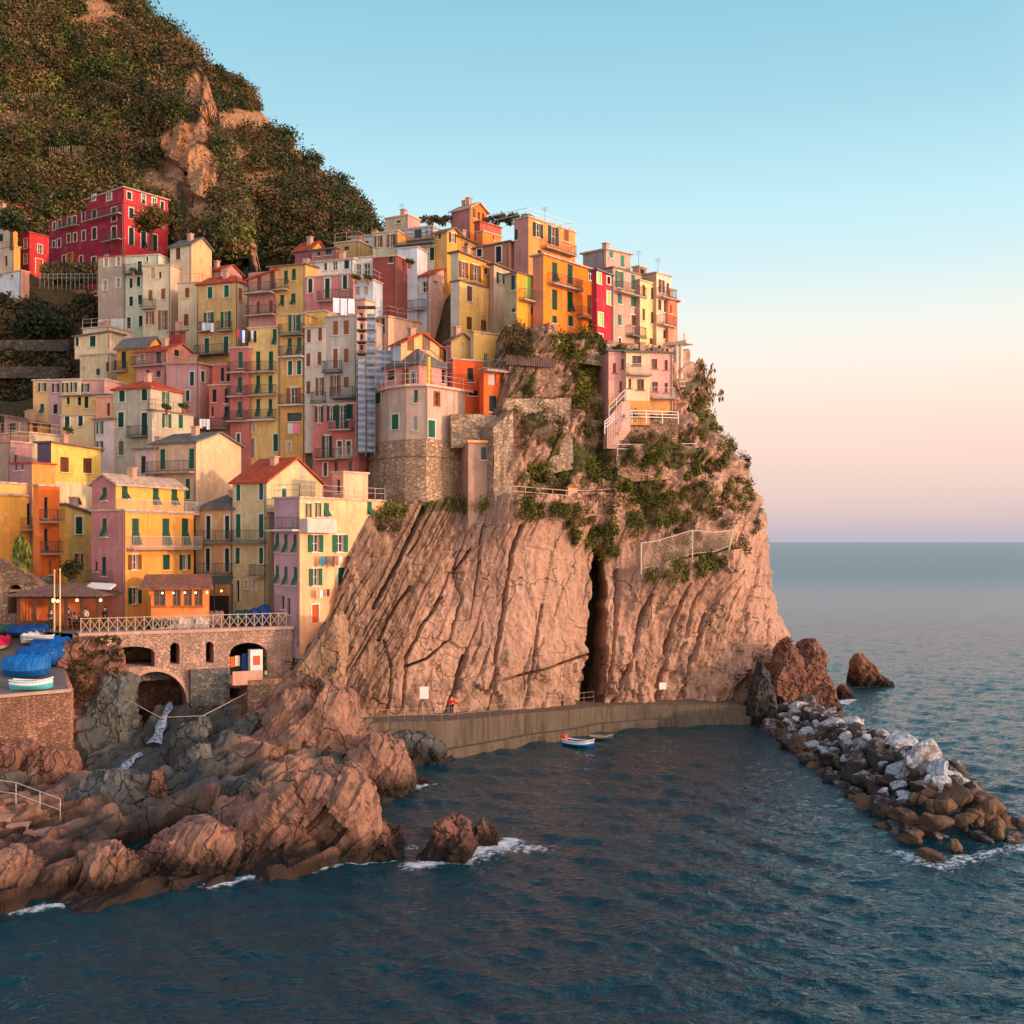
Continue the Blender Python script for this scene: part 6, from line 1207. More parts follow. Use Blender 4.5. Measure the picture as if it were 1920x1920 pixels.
m = MB(); m.hexa([p+Vector((-.6, -.4, 1.1)), p+Vector((.6, -.3, 1.1)), p+Vector((.6, .45, 1.1)), p+Vector((-.6, .45, 1.1)), p+Vector((-.15, -.2, 1.5)), p+Vector((.15, -.2, 1.5)), p+Vector((.15, .3, 1.5)), p+Vector((-.15, .3, 1.5))]); m.build('roof', tiles((176, 110, 76)), sh)
railing('cliff_railing', [cd(1158, 850, 2.9), cd(1230, 850, 3.), cd(1306, 848, 2.9)], 'pale pipe railing along the upper cliff terrace', h=.9, gap=1.5, r=.05, mat=plain((190, 180, 170), .5))
railing('white_railing', [P(1134, 808, 117.4), P(1158, 788, 117.8), P(1212, 788, 118.2), P(1272, 790, 118.7)], 'white wooden railing at the foot of the pink ledge house', h=.95, gap=1.3, r=.055, mat=m_white, rails=(.35, .68, 1.))
railing('stair_railing', [P(1142, 778, 117.6), P(1156, 765, 117.8), P(1172, 748, 118.1)], 'white stair railing left of the pink ledge house', h=.95, gap=.9, r=.04, mat=m_white)
m = MB()
for i in range(9): p = P(1144+3.2*i, 786-4*i, 118.3); m.box(p, (1, .3), (-.3, 1), .5, .5, p.z-3, p.z)
tag(m.build('stairs', plaster((206, 160, 140)), origin=P(1144, 786, 118.3)), 'outside stairs climbing left of the pink ledge house', 'stairs')
# concrete lookout on pillars at the point
lk = empty('lookout', P(1272, 690, 128), 'concrete lookout platform on two pillars at the point', 'platform'); m = MB(); p = P(1272, 642, 128); m.box(p, (.7, .7), (-.7, .7), .75, 1.6, p.z-.35, p.z); m.build('platform', m_pale, lk)
for x in (1269, 1277): m = MB(); a = P(x, 645, 127.5); m.bar((a.x, a.y, a.z-4.2), a, .22, 8); m.build('pillar', m_pale, lk)
railing('lookout_railing', [P(1264, 642, 127), P(1281, 642, 127.2), P(1284, 640, 129.5)], 'thin railing on the concrete lookout', h=1.0, gap=.8, r=.03)
m = MB()
for i in range(6): a = P(1272+2.5*i, 715+9*i, 125); b = P(1284+1.5*i, 715+9*i, 126); m.bar(a, b, .1, 4)
m.bar(P(1268, 712, 125), P(1286, 768, 124.5), .08, 4); m.bar(P(1281, 712, 126), P(1296, 768, 125.5), .08, 4); tag(m.build('wooden_stairs', m_timber, origin=P(1272, 768, 125)), 'weathered wooden stairs right of the pink ledge house', 'stairs')
# rockfall net fence
nf = empty('net_fence', cd(1204, 1066), 'rockfall net fence on leaning posts across the cliff', 'fence')
tp = [cd(1202, 1018, 3.2), cd(1232, 1014, 3.2), cd(1298, 994, 3.2), cd(1340, 998, 3.0), cd(1374, 994, 2.4)]; bt = [cd(1202, 1066, 2.4), cd(1232, 1060, 2.4), cd(1298, 1038, 2.4), cd(1340, 1034, 2.2), cd(1366, 1024, 2.0)]
for i in (0, 2, 4): m = MB(); m.bar(bt[i]-Vector((0, 0, .6)), tp[i], .07, 6); m.build('post', m_pale, nf)
m = MB(); m.bar(tp[0], cd(1166, 1066, .8), .04, 4); m.line(tp, .04, 4); m.line(bt, .03, 4); m.build('cable', m_pale, nf); m = MB()
for k in range(4):
    n = max(4, int((tp[k+1]-tp[k]).length/.3)); hgt = 6
    for i in range(n):
        for j in range(hgt):
            q = lambda i_, j_: (tp[k].lerp(tp[k+1], i_/n)).lerp(bt[k].lerp(bt[k+1], i_/n), j_/hgt)
            m.bar(q(i, j), q(i+1, j+1), .018, 3); m.bar(q(i+1, j), q(i, j+1), .018, 3)
m.build('net', plain((176, 150, 130)), nf)
for x0, x1, y0, y1, lb in ((787, 803, 1288, 1311, 'larger white notice board on the cliff foot, left of the crack'), (1236, 1250, 1280, 1293, 'small white notice board on the cliff foot, right of the crack')):
    p = on_cliff((x0+x1)/2, (y0+y1)/2); d = p.y-2.0; m = MB(); a = P(x0, y1, d); b = P(x1, y0, d); m.hexa([(a.x, d, a.z), (b.x, d+.2, a.z), (b.x, d+.3, a.z), (a.x, d+.1, a.z), (a.x, d, b.z), (b.x, d+.2, b.z), (b.x, d+.3, b.z), (a.x, d+.1, b.z)])
    nb = m.build('notice_board', m_white, origin=a); tag(nb, lb, 'notice board'); m = MB()
    for x in (a.x+.1, b.x-.1): m.bar((x, d+.35, a.z-2.2), (x, d+.35, b.z-.05), .035, 4)
    m.build('post', m_iron, nb)

# ================================================================ square: pavilion, veranda, poles
def hexroof(mb, x0, x1, y0, y1, z, h, ov, tk=.12): # hipped roof over a rectangle
    A = [(x0-ov, y0-ov, z), (x1+ov, y0-ov, z), (x1+ov, y1+ov, z), (x0-ov, y1+ov, z)]; k = (y1-y0)/2; r0, r1 = (x0+k, (y0+y1)/2, z+h), (x1-k, (y0+y1)/2, z+h)
    up = lambda p: (p[0], p[1], p[2]+tk)
    for f_ in ([A[0], A[1], r1, r0], [A[1], A[2], r1], [A[2], A[3], r0, r1], [A[3], A[0], r0]): mb.face([up(p) for p in f_])
    for i in range(4): mb.face([A[i], A[(i+1) % 4], up(A[(i+1) % 4]), up(A[i])])
    mb.face(A[::-1])
pv = empty('pavilion', P(105, 1192, 95), 'dark timber restaurant pavilion with a low hipped roof and warm lamps', 'pavilion')
x0, x1 = P(34, 0, 94).x, P(182, 0, 94).x; y0, y1 = 94., 98.5; zg = 10.95
m = MB(); hexroof(m, x0, x1, y0, y1, zg+2.7, .85, .7); m.build('roof', tiles((122, 92, 82)), pv)
for i in range(6):
    m = MB(); x = x0+(x1-x0)*i/5; m.box((x, y0+.1), (1, 0), (0, 1), .11, .11, zg, zg+2.7); m.build('post', m_wood, pv)
m = MB(); m.box(((x0+x1)/2, y1), (1, 0), (0, 1), (x1-x0)/2, .1, zg, zg+2.7); m.box((x0, (y0+y1)/2), (1, 0), (0, 1), .08, (y1-y0)/2-.12, zg, zg+2.7); m.build('back_wall', plaster((206, 120, 70)), pv)
m = MB(); m.box((x0+1.5, y0+.05), (1, 0), (0, 1), 1.4, .04, zg, zg+.75); m.box(((x0+x1)/2, y0+.1), (1, 0), (0, 1), (x1-x0)/2, .1, zg+2.5, zg+2.7); m.build('timber_front', m_wood, pv)
for i in range(6): m = MB(); m.ball((x0+.9+(x1-x0-1.5)*i/5, y0+.9+(i % 2)*1.6, zg+2.25), .11 if i != 1 else .17); m.build('lamp', emit((255, 190, 96), 14), pv)
pg = empty('pergola', P(12, 1185, 96.5), 'long thin pergola beam on posts behind the pavilion', 'pergola'); m = MB(); a = P(8, 1110, 98.8); b = P(226, 1107, 99.4)
m.hexa([a+Vector((0, 0, 0)), b, b+Vector((0, 1.5, 0)), a+Vector((0, 1.5, 0)), a+Vector((0, 0, .22)), b+Vector((0, 0, .22)), b+Vector((0, 1.5, .22)), a+Vector((0, 1.5, .22))]); m.build('beam', m_timber, pg)
for t_ in (0.02, .5, .98): m = MB(); q = a.lerp(b, t_)+Vector((0, .7, 0)); m.bar((q.x, q.y, 10.9), q, .09, 6); m.build('post', m_timber, pg)
for i, x in enumerate((203, 222)): m = MB(); m.ball(P(x, 1116, 98.7), .16); tag(m.build('hanging_lamp', emit((255, 196, 80), 16), origin=P(x, 1116, 98.7)), ['glowing yellow lamp under the right end of the pergola, beside the blue sign', 'glowing yellow lamp at the very end of the pergola'][i], 'lamp')
m = MB(); p = P(197, 1119, 98.6); m.box(p, (1, 0), (0, 1), .35, .05, p.z-.35, p.z+.25); tag(m.build('shop_sign', plain((34, 60, 140)), origin=p), 'plain dark blue shop sign hanging from the pergola', 'sign')
for x, y, lb in ((102, 1070, 'tall pale flagpole on the ramp corner, left of two'), (112.5, 1068, 'tall pale flagpole on the ramp corner, right of two')):
    m = MB(); a = P(x, 1198, 92.6); m.bar(a-Vector((0, 0, .3)), P(x, y, 92.6), .075, 8, r2=.05); m.ball(P(x, y, 92.6), .09); tag(m.build('flagpole', plain((216, 186, 140)), origin=a), lb, 'flagpole')
# stone building with an arch at the left edge
sb = empty('stone_house', P(40, 1190, 97), 'old stone building with a dark arch behind the pavilion at the left edge', 'house')
SF = Face(P(-70, 1190, 98.2), Vector((1, .04, 0)).normalized(), Vector((.04, -1, 0)).normalized(), 10, 0, 20)
sheet_with_holes('wall', SF, [(-70, 1046), (-4, 1048), (28, 1066), (60, 1088), (97, 1112), (97, 1196), (-70, 1196)], [arch_px(14, 42, 1096, 1150, 14)], 2.2, m_stone2, sb)
m = MB(); SF.fbox(m, 0, 6.5, 10, 15, -3.2, -2.6); m.build('back_wall', m_grey, sb)
o = leaf_cloud('cactus', [P(30+i*4.5, 1035-5*math.sin(i), 97.4) for i in range(6)], np.array([[.22, .22, 1.25]]*6), 60, .34, leaf((44, 56, 24), (84, 96, 42), (150, 140, 66)), upright=.9, origin=P(40, 1062, 97.4)); tag(o, 'tall spiky cactus growing on top of the old stone building', 'cactus')
# veranda of the orange house
vr = empty('veranda', P(330, 1160, 96), 'glazed veranda with a sloping brown roof in front of the glowing orange house', 'veranda')
vO = P(283, 1158, 95.0); vu = Vector((.97, .24, 0)).normalized(); vn = Vector((vu.y, -vu.x, 0)); VF = Face(vO, vu, vn, 4.55, 10.95, P(283, 1105, 95.0).z)
ws = []
for i, x in enumerate((303, 331, 352, 372)): window(vr, VF, 'q', False, 22 if i == 0 else 15, 30, x-(4 if i == 0 else 0), 1121)
m = MB(); VF.wall(m, 0); 
for a, b in (((4.55, 0), (4.55, -3)), ((4.55, -3), (0, -3)), ((0, -3), (0, 0))): m.face([VF.pt(a[0], 10.95, a[1]), VF.pt(b[0], 10.95, b[1]), VF.pt(b[0], VF.z1, b[1]), VF.pt(a[0], VF.z1, a[1])])
m.build('wall', plaster((228, 130, 56)), vr); m = MB(); VF.fbox(m, -.02, 4.57, 10.9, 11.75, .003, .06); m.build('base', plaster((214, 206, 200)), vr)
m = MB(); zz = VF.z1; m.hexa([VF.pt(-.9, zz+.0, .7), VF.pt(4.9, zz+.0, .7), VF.pt(4.7, zz+1.0, -3), VF.pt(-.6, zz+1.0, -3), VF.pt(-.9, zz+.14, .7), VF.pt(4.9, zz+.14, .7), VF.pt(4.7, zz+1.14, -3), VF.pt(-.6, zz+1.14, -3)]); m.build('roof', tiles((140, 92, 76)), vr)
for a in (.9, 1.75, 2.65, 3.5, 4.4): m = MB(); m.ball(VF.pt(a, zz-.3, .25), .07); m.build('lamp', emit((255, 208, 120), 10), vr)
# shop front and awnings between the houses
sf = empty('shop_awning', P(400, 1150, 104), 'dark awning over a shaded shop front below the small ochre house', 'awning'); m = MB(); a = P(366, 1083, 104.2); b = P(438, 1083, 103.2)
m.hexa([a+Vector((0, -1.6, -.55)), b+Vector((0, -1.6, -.55)), b, a, a+Vector((0, -1.6, -.45)), b+Vector((0, -1.6, -.45)), b+Vector((0, 0, .1)), a+Vector((0, 0, .1))]); m.build('canopy', plain((72, 78, 74)), sf)
for x in (368, 402, 436): m = MB(); q = P(x, 1095, 102.2); m.bar((q.x, q.y, 10.9), q, .05, 5); m.build('post', m_wood, sf)
m = MB(); q = P(400, 1140, 104.6); m.box(q, (1, -.1), (.1, 1), 1.4, .05, 10.95, 13.2); m.build('shop_door', plain((40, 32, 28)), sf)  # flat dark panel painted in place of the shaded shop interior
for x in (380, 415): m = MB(); m.ball(P(x, 1108, 103.8), .09); m.build('lamp', emit((255, 170, 70), 10), sf)
aw = MB(); f_ = FACES[[k for k in FACES if 'house' in k][0]]; a = P(168, 1100, 96.6); b = P(214, 1103, 96.0); aw.hexa([a+Vector((0, -.9, -.1)), b+Vector((0, -.9, -.1)), b+Vector((0, .5, .2)), a+Vector((0, .5, .2)), a+Vector((0, -.9, .05)), b+Vector((0, -.9, .05)), b+Vector((0, .5, .35)), a+Vector((0, .5, .35))]); tag(aw.build('awning', m_white, origin=a), 'pale awning under the lowest balcony of the dull pink gable', 'awning')

# ================================================================ boats
def boat(label, loc, L_, Bm, yaw, hullc, rimc, cover=None, inside=(200, 190, 176), pitch=0., H_=None, trim=None):
    loc = Vector(loc); root = empty('boat', loc, label, 'boat'); H_ = H_ or L_*.22; n = 11; secs = []
    for i in range(n):
        t_ = i/(n-1); x = (t_-.5)*L_; w_ = Bm/2*(1-abs(2*t_-.86)**2.6*.9 if t_ > .43 else 1-.42*((.43-t_)/.43)**2); w_ = max(w_, .02); sh = H_*(1+.35*(2*t_-1)**2*(1.2 if t_ > .5 else .5)); kz = .35*H_*max(0, 2*t_-1)**3
        secs.append([(x, -w_, sh), (x, -w_*.86, sh*.45+kz*.5), (x, -w_*.45, .08+kz), (x, 0, kz), (x, w_*.45, .08+kz), (x, w_*.86, sh*.45+kz*.5), (x, w_, sh)])
    Mx = Matrix.Translation(loc) @ Matrix.Rotation(yaw, 4, 'Z') @ Matrix.Rotation(pitch, 4, 'Y'); T = lambda p: tuple(Mx @ Vector(p))
    m = MB()
    for a, b in zip(secs[:-1], secs[1:]):
        for j in range(6): m.face([T(a[j]), T(b[j]), T(b[j+1]), T(a[j+1])])
    m.face([T(p) for p in secs[0]]); hull = m.build('hull', plain(hullc, .45), root, smooth=False)
    r = MB(); r.line([T((p[0][0], p[0][1]*1.02, p[0][2])) for p in secs], .055, 5); r.line([T((p[6][0], p[6][1]*1.02, p[6][2])) for p in secs], .055, 5); r.build('gunwale', plain(rimc, .5), root)
    if trim:
        s_ = MB()
        for k in (0, 6):
            for a, b in zip(secs[:-1], secs[1:]): q = [(p[k][0], p[k][1]*1.03, p[k][2]*z_) for p, z_ in ((a, .62), (b, .62), (b, .88), (a, .88))]; s_.face([T(x) for x in q])
        s_.build('stripe', plain(trim, .5), root)
    if cover:
        c = MB(); cs_ = []
        for i, p in enumerate(secs):
            x = p[0][0]; w_ = abs(p[0][1])+.08; h0 = p[0][2]; pk = H_*.75*(1-(2*i/(n-1)-1)**2*.6)+.08*math.sin(i*2.3); cs_.append([(x, -w_, h0*.55), (x, -w_*.98, h0+.05), (x, -w_*.55, h0+pk*.7), (x, 0, h0+pk), (x, w_*.55, h0+pk*.7), (x, w_*.98, h0+.05), (x, w_, h0*.55)])
        for a, b in zip(cs_[:-1], cs_[1:]):
            for j in range(6): c.face([T(a[j]), T(b[j]), T(b[j+1]), T(a[j+1])])
        c.face([T(p) for p in cs_[0]]); c.face([T(p) for p in cs_[-1]][::-1]); t = NT('tarpaulin'); cc = lin(cover); nz = t.noise(t.coord((1.5, 1.5, .6)), 1.6, 5); c.build('tarpaulin', t.out(t.mix(nz, sc(cc, .55), sc(cc, 1.3)), nz, .25, 1., .5), root, smooth=True)
    else:
        s_ = MB()
        for i in (2, 5, 7): p = secs[i]; x = p[0][0]; w_ = abs(p[0][1])*.95; h0 = p[0][2]*.75; s_.hexa([T(q) for q in ((x-.12, -w_, h0), (x+.12, -w_, h0), (x+.12, w_, h0), (x-.12, w_, h0), (x-.12, -w_, h0+.05), (x+.12, -w_, h0+.05), (x+.12, w_, h0+.05), (x-.12, w_, h0+.05))])
        s_.build('thwarts', plain((170, 120, 80)), root)
        fl = MB(); 
        for a, b in zip(secs[:-1], secs[1:]): fl.face([T((a[1][0], a[1][1], a[1][2]+.02)), T((b[1][0], b[1][1], b[1][2]+.02)), T((b[5][0], b[5][1], b[5][2]+.02)), T((a[5][0], a[5][1], a[5][2]+.02))])
        fl.build('floor', plain(inside), root)
    return root
BLU = (20, 108, 184)
def rampz(px, d): 
    return float(interp(d, [82.5, 85, 88.5, 92.8, 95.2], [7.0, 7.3, 8.4, 10.06, 10.64]))
def on_ramp(px, d): x = (px-960)/F*d; return (x, d, rampz(px, d)+.05)
boat('white and turquoise open rowing boat at the front edge of the ramp', on_ramp(60, 84.6), 3.0, 1.3, .03, (90, 190, 196), (232, 228, 216), None, trim=(236, 232, 226))
boat('largest boat under a blue tarpaulin, just behind the turquoise rowing boat', on_ramp(52, 86.9), 3.5, 1.6, -.1, (20, 88, 150), (20, 92, 160), BLU, H_=1.0)
boat('boat under a blue tarpaulin in the middle of the ramp', on_ramp(78, 88.9), 3.8, 1.6, -.25, (20, 88, 150), (220, 214, 206), (16, 92, 164), H_=.9)
boat('boat under a blue tarpaulin at the ramp edge with a kayak on top', on_ramp(100, 90.4), 3.9, 1.6, -.5, (24, 90, 150), (226, 220, 210), BLU, H_=.9)
kx = on_ramp(72, 89.9); boat('slim white kayak lying on the blue tarpaulin of another boat', (kx[0], kx[1], kx[2]+1.55), 2.8, .55, -.3, (234, 226, 212), (236, 228, 214), None, H_=.25)
boat('small white and cream boat with a canopy higher up the ramp', on_ramp(64, 92.6), 1.9, 1.0, .7, (232, 222, 206), (206, 150, 90), (226, 220, 214), H_=.5)
boat('white boat with a crimson tarpaulin at the left edge of the ramp', on_ramp(-2, 91.5), 2.6, 1.2, 1.3, (226, 216, 196), (206, 60, 90), (176, 30, 70), H_=.6)
boat('green covered boat at the back left of the ramp', on_ramp(14, 94.2), 2.6, 1.3, .2, (60, 84, 60), (90, 100, 80), (52, 92, 66), H_=.55)
boat('low boat under a dark blue tarpaulin in front of the pavilion', (P(52, 0, 93.2).x, 93.4, 10.5), 3.2, 1.4, .05, (24, 64, 120), (30, 70, 130), (18, 66, 128), H_=.55)
boat('dark covered boat with an outboard on the square behind the railing', (P(294, 0, 94.6).x, 95.4, 10.95), 2.8, 1.3, .25, (60, 60, 58), (40, 40, 44), (60, 66, 60), H_=.5)
boat('small boat under a white tarpaulin beside the dark covered one', (P(335, 0, 95.4).x, 96.0, 10.95), 1.5, 1.2, 1.2, (214, 200, 190), (220, 200, 190), (226, 200, 190), H_=.6)
boat('small boat under a pale tarpaulin in front of the veranda', (P(374, 0, 95.8).x, 96.3, 10.95), 1.6, 1.2, .9, (206, 200, 196), (214, 206, 200), (216, 206, 200), H_=.6)
boat('dinghy under a grey and pink tarpaulin at the right end of the veranda', (P(398, 0, 97).x, 97.5, 10.95), 1.6, 1.3, .3, (120, 100, 100), (130, 110, 110), (132, 108, 110), H_=.75)
boat('teal green boat between the shop front and the blue covered boats', (P(452, 0, 98.8).x, 99.2, 10.95), 2.2, 1.2, .5, (30, 100, 104), (40, 120, 120), (30, 84, 92), H_=.75)
boat('boat under a navy tarpaulin beside the lilac house wall', (P(492, 0, 98.2).x, 98.6, 10.95), 2.0, 1.2, 1.35, (20, 50, 100), (24, 60, 120), (16, 54, 118), H_=1.0)
boat('boat under a navy tarpaulin with a raised prow near the teal boat', (P(474, 0, 97.6).x, 98.0, 10.95), 1.8, 1.1, 1.7, (20, 50, 100), (24, 60, 120), (18, 62, 126), H_=.85)
hb = boat('blue and white motor boat floating beside the quay', (P(1085, 0, 103.6).x, 103.6, -.18), 3.0, 1.25, -.5, (16, 104, 190), (236, 232, 226), None, (226, 222, 214), H_=.6, trim=(230, 230, 230))
m = MB(); q = Vector(hb.location)+Vector((-1.25, .7, .55)); m.box(q, (.87, -.5), (.5, .87), .2, .25, q.z-.1, q.z+.5); m.build('outboard', plain((220, 90, 60)), hb)
boat('small grey dinghy tied to the quay behind the blue motor boat', (P(1128, 0, 106.5).x, 107.2, -.1), 2.2, .9, .1, (96, 90, 86), (150, 140, 130), None, H_=.35)

# ================================================================ people
def person(label, loc, face, coat, legs_c, pose='stand', hair=(40, 30, 24), hgt=1.7):
    loc = Vector(loc); k = hgt/1.7; root = empty('person', loc, label, 'person'); R_ = Matrix.Rotation(face, 4, 'Z')
    sit = pose == 'sit'; hz = .5 if sit else .92
    J = {'pel': (0, 0, hz), 'che': (0, .0, hz+.36), 'nek': (0, .0, hz+.53), 'hed': (0, -.01, hz+.60), 'top': (0, -.01, hz+.74)}
    for s_, n_ in ((-1, 'l'), (1, 'r')):
        J['hip'+n_] = (.1*s_, 0, hz-.04)
        if sit: J['kne'+n_] = (.12*s_, -.42, hz-.02); J['ank'+n_] = (.12*s_, -.44, .08); J['toe'+n_] = (.12*s_, -.62, .04)
        else: J['kne'+n_] = (.11*s_, -.02+.06*s_, .49); J['ank'+n_] = (.12*s_, .02+.1*s_, .08); J['toe'+n_] = (.13*s_, -.14+.1*s_, .035)
        J['sho'+n_] = (.19*s_, 0, hz+.47); J['elb'+n_] = (.25*s_, .03-(.1 if sit else 0), hz+.2); J['wri'+n_] = (.22*s_, -.16-(.12 if sit else 0), hz+.03+(.14 if sit else 0)); J['han'+n_] = (.21*s_, -.24-(.12 if sit else 0), hz-.03+(.14 if sit else 0))
    E = [('pel', 'che'), ('che', 'nek'), ('nek', 'hed'), ('hed', 'top')]
    for n_ in 'lr': E += [('pel', 'hip'+n_), ('hip'+n_, 'kne'+n_), ('kne'+n_, 'ank'+n_), ('ank'+n_, 'toe'+n_), ('che', 'sho'+n_), ('sho'+n_, 'elb'+n_), ('elb'+n_, 'wri'+n_), ('wri'+n_, 'han'+n_)]
    rad = dict(pel=.13, che=.15, nek=.055, hed=.09, top=.085, hip=.095, kne=.062, ank=.042, toe=.04, sho=.065, elb=.045, wri=.03, han=.03)
    def skin(name, keys, grow_, mat, parent):
        ks_ = [q for q in J if q in keys]; me = bpy.data.meshes.new(name); idx = {q: i for i, q in enumerate(ks_)}
        me.from_pydata([Vector(J[q])*k for q in ks_], [(idx[a], idx[b]) for a, b in E if a in idx and b in idx], []); ob = bpy.data.objects.new(name, me); C.objects.link(ob)
        md = ob.modifiers.new('s', 'SKIN'); md.use_smooth_shade = True; ob.modifiers.new('u', 'SUBSURF').levels = 1
        if not me.skin_vertices: me.attributes.new('skin', 'FLOAT', 'POINT')
        for q, sv in zip(ks_, me.skin_vertices[0].data if me.skin_vertices else []): r_ = rad[q[:3]]*k+grow_; sv.radius = (r_, r_*(.75 if q in ('che', 'pel') else 1)); sv.use_root = q == ks_[0]
        dg = bpy.context.evaluated_depsgraph_get(); nm = bpy.data.meshes.new_from_object(ob.evaluated_get(dg)); nm.transform(R_); bpy.data.objects.remove(ob); nm.materials.clear(); nm.materials.append(mat); o = bpy.data.objects.new(name, nm); C.objects.link(o); o.parent = parent; return o
    skin('body', set(J), 0, plain((206, 150, 124), .6), root)
    skin('coat', {'pel', 'che', 'shol', 'shor', 'elbl', 'elbr', 'wril', 'wrir'}, .018, plain(coat, .8), root)
    skin('trousers', {'pel', 'hipl', 'hipr', 'knel', 'kner', 'ankl', 'ankr'}, .014, plain(legs_c, .8), root)
    m = MB(); c_ = R_ @ Vector((0, .02, hz+.70)); m.ball(loc+c_*k, .105*k, .115*k, .12*k, 10, 6); m.build('hair', plain(hair), root, smooth=True); return root
try:
    person('person in a red jacket standing on the quay walkway below the cliff', (P(847, 0, 100.2).x, 100.2, 3.2), .3, (200, 40, 44), (40, 40, 50))
    for i, (x, d, c, tr_, ps, f_, lb) in enumerate([(128, 95.0, (60, 70, 110), (40, 40, 46), 'stand', .4, 'person in a blue coat standing in the pavilion, left of the table'), (140, 95.6, (190, 180, 170), (50, 44, 44), 'sit', 1.4, 'person in a pale shirt seated at the left pavilion table'), (150, 95.2, (90, 50, 60), (40, 40, 50), 'sit', -1.4, 'person in a maroon top seated at the right pavilion table'), (160, 96.0, (210, 206, 200), (60, 60, 70), 'stand', 0, 'waiter in white standing at the right end of the pavilion'), (96, 93.6, (70, 60, 60), (50, 50, 56), 'stand', .8, 'person in dark clothes standing by the left flagpole'), (197, 96.4, (40, 60, 70), (40, 40, 44), 'stand', -.5, 'person in dark green standing under the pergola lamps')]):
        person(lb, (P(x, 0, d).x, d, 10.93), f_, c, tr_, ps, hgt=1.68+.05*(i % 3))
except Exception as ex: print('people', ex); raise
for x, lb in ((144, 'square wooden table between the two seated people in the pavilion'), (168, 'square wooden table at the right end of the pavilion')):
    tb = empty('table', (P(x, 0, 95.5).x, 95.5, 10.93), lb, 'table'); m = MB(); m.box(tb.location, (1, 0), (0, 1), .4, .4, 11.64, 11.69); m.build('tabletop', m_wood, tb)
    for sx in (-1, 1):
        for sy in (-1, 1): m = MB(); m.bar((tb.location.x+.34*sx, 95.5+.34*sy, 10.93), (tb.location.x+.34*sx, 95.5+.34*sy, 11.64), .03, 5); m.build('leg', m_wood, tb)
for x, lb in ((139.5, 'wooden stool under the person in the pale shirt'), (151, 'wooden stool under the person in the maroon top')):
    d = 95.6 if x < 145 else 95.2; q = empty('stool', (P(x, 0, d).x, d, 10.93), lb, 'stool'); m = MB(); m.box(q.location, (1, 0), (0, 1), .2, .2, 11.30, 11.34); m.build('seat', m_wood, q)
    for sx in (-1, 1):
        for sy in (-1, 1): m = MB(); m.bar((q.location.x+.16*sx, d+.16*sy, 10.93), (q.location.x+.16*sx, d+.16*sy, 11.30), .02, 4); m.build('leg', m_wood, q)
# ================================================================ laundry
def laundry(label, x0, x1, y, d, th, items):
    r = Vector((math.sin(math.radians(th)), math.cos(math.radians(th)), 0)) if th is not None else Vector((1, 0, 0)); a = P(x0, y, d); k = (x1-960)/F; w_ = (k*a.y-a.x)/(r.x-k*r.y); b = a+r*w_; n = Vector((r.y, -r.x, 0))
    if n.y > 0: n = -n
    root = empty('laundry', a, label, 'laundry'); m = MB(); m.bar(a+n*.5, b+n*.5, .012, 4); m.bar(a, a+n*.5, .02, 4); m.bar(b, b+n*.5, .02, 4); m.build('clothesline', m_iron, root); t_ = .02; N = len(items)
    for i, (c, h) in enumerate(items):
        ta, tb_ = .02+.96*i/N, .02+.96*(i+.86)/N; m = MB(); q0, q1 = a.lerp(b, ta)+n*.5, a.lerp(b, tb_)+n*.5; K = 4
        for j in range(K):
            for l in range(3):
                f = lambda u_, v_: q0.lerp(q1, u_/K)+Vector((0, 0, -h*v_/3))+n*(.05*math.sin(u_*1.9+i)*v_/3)
                m.face([f(j, l), f(j+1, l), f(j+1, l+1), f(j, l+1)])
        m.build('cloth', plain(c, .9), root)
laundry('row of teal, grey and brown laundry on the peach wall', 592, 636, 1043, 98.8, 36, [((40, 130, 140), .85), ((84, 86, 92), .7), ((120, 96, 92), .7), ((110, 76, 66), .9), ((150, 110, 100), .8), ((216, 200, 190), .5)])
laundry('pink and white laundry above the orange door of the peach house', 584, 612, 1106, 98.5, 36, [((216, 150, 140), .6), ((220, 214, 208), .7), ((190, 110, 110), .5), ((70, 56, 56), .6)])
laundry('red, blue and white laundry on the roof of the rose tower house', 442, 492, 620, 122.6, 72, [((200, 60, 50), .8), ((50, 90, 170), 1.0), ((226, 222, 218), 1.3), ((80, 60, 60), 1.1), ((44, 50, 60), 1.2), ((214, 210, 206), .9), ((40, 40, 50), 1.2), ((200, 196, 90), .8), ((36, 40, 44), 1.2)])
laundry('grey patterned and pink sheets below the loggia of the tall ochre house', 538, 562, 794, 120.6, 72, [((190, 182, 176), 1.1), ((222, 120, 140), 1.0)])
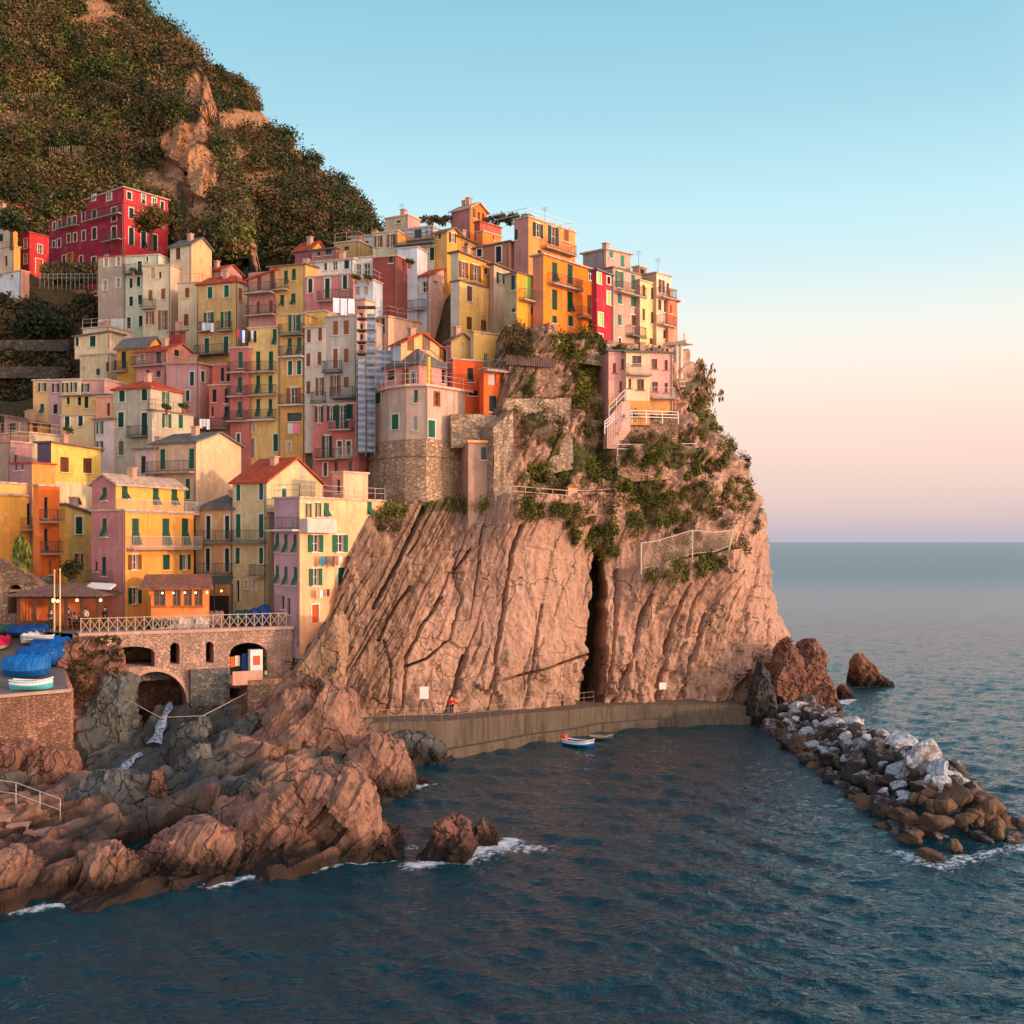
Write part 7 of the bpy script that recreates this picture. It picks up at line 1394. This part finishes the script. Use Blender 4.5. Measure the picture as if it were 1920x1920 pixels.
laundry('white sheets on the roof of the tall grey house', 622, 666, 560, 119.2, 72, [((214, 220, 228), 1.5), ((206, 212, 222), 1.7), ((218, 222, 228), 1.5)])
laundry('white towels on the balcony of the ochre hip roofed house', 378, 402, 606, 133.2, 72, [((214, 220, 222), .9), ((180, 200, 206), .8), ((224, 224, 220), 1.0)])
laundry('white laundry on the balcony beside the grey hip roofed house', 373, 394, 786, 122.5, 72, [((220, 220, 226), 1.0), ((206, 206, 220), .8), ((226, 224, 220), 1.1)])
# potted plants on terraces
PG = leaf((24, 36, 18), (48, 66, 30), (90, 104, 50)); n_ = 0
for x, y, d, lb in ((344, 762, 114.6, 'leafy plant on the roof terrace of the grey hip roofed house, right end'), (312, 764, 115.8, 'leafy plant in the middle of the terrace of the grey hip roofed house'), (128, 806, 116.8, 'low bushy plant on the pink parapet terrace'), (250, 506, 145.2, 'trailing plant on the balcony of the pale green house'), (768, 490, 127.6, 'climbing plant on the bluish white wall'), (668, 520, 124.2, 'round plant on the flowered white terrace'), (690, 520, 124.2, 'small plant on the flowered white terrace, right end'), (950, 398, 142, 'wispy tall shrub on the skyline left of the big orange house'), (975, 400, 141, 'round shrub on the skyline touching the big orange house'), (930, 404, 142, 'thin shrub on the skyline right of the highest gabled house'), (806, 404, 142, 'low shrub on the skyline above the bluish terrace house'), (825, 402, 143, 'spiky shrub on the skyline left of the highest gabled house')):
    b = P(x, y+(6 if y > 410 else 14), d); rt = empty('plant', b, lb, 'plant'); s = .9 if y < 410 else .75
    leaf_cloud('foliage', [b+Vector((0, 0, .5*s)), b+Vector((.3*s, 0, .35*s)), b+Vector((-.3*s, 0, .6*s))] if y > 410 else [b+Vector((.55*(i_-2), .3*(i_ % 2), .35+.3*math.sin(i_*2.3))) for i_ in range(6)], [.5*s, .42*s, .42*s] if y > 410 else [.5]*6, 90 if y > 410 else 160, .14*s, PG if y > 410 else VG[1], rt)
    m = MB(); m.bar(b-Vector((0, 0, .5*s if y > 410 else .8)), b+Vector((0, 0, .3*s)), .16 if y > 410 else .02, 7); m.build('pot' if y > 410 else 'trunk', plain((150, 84, 60)), rt)
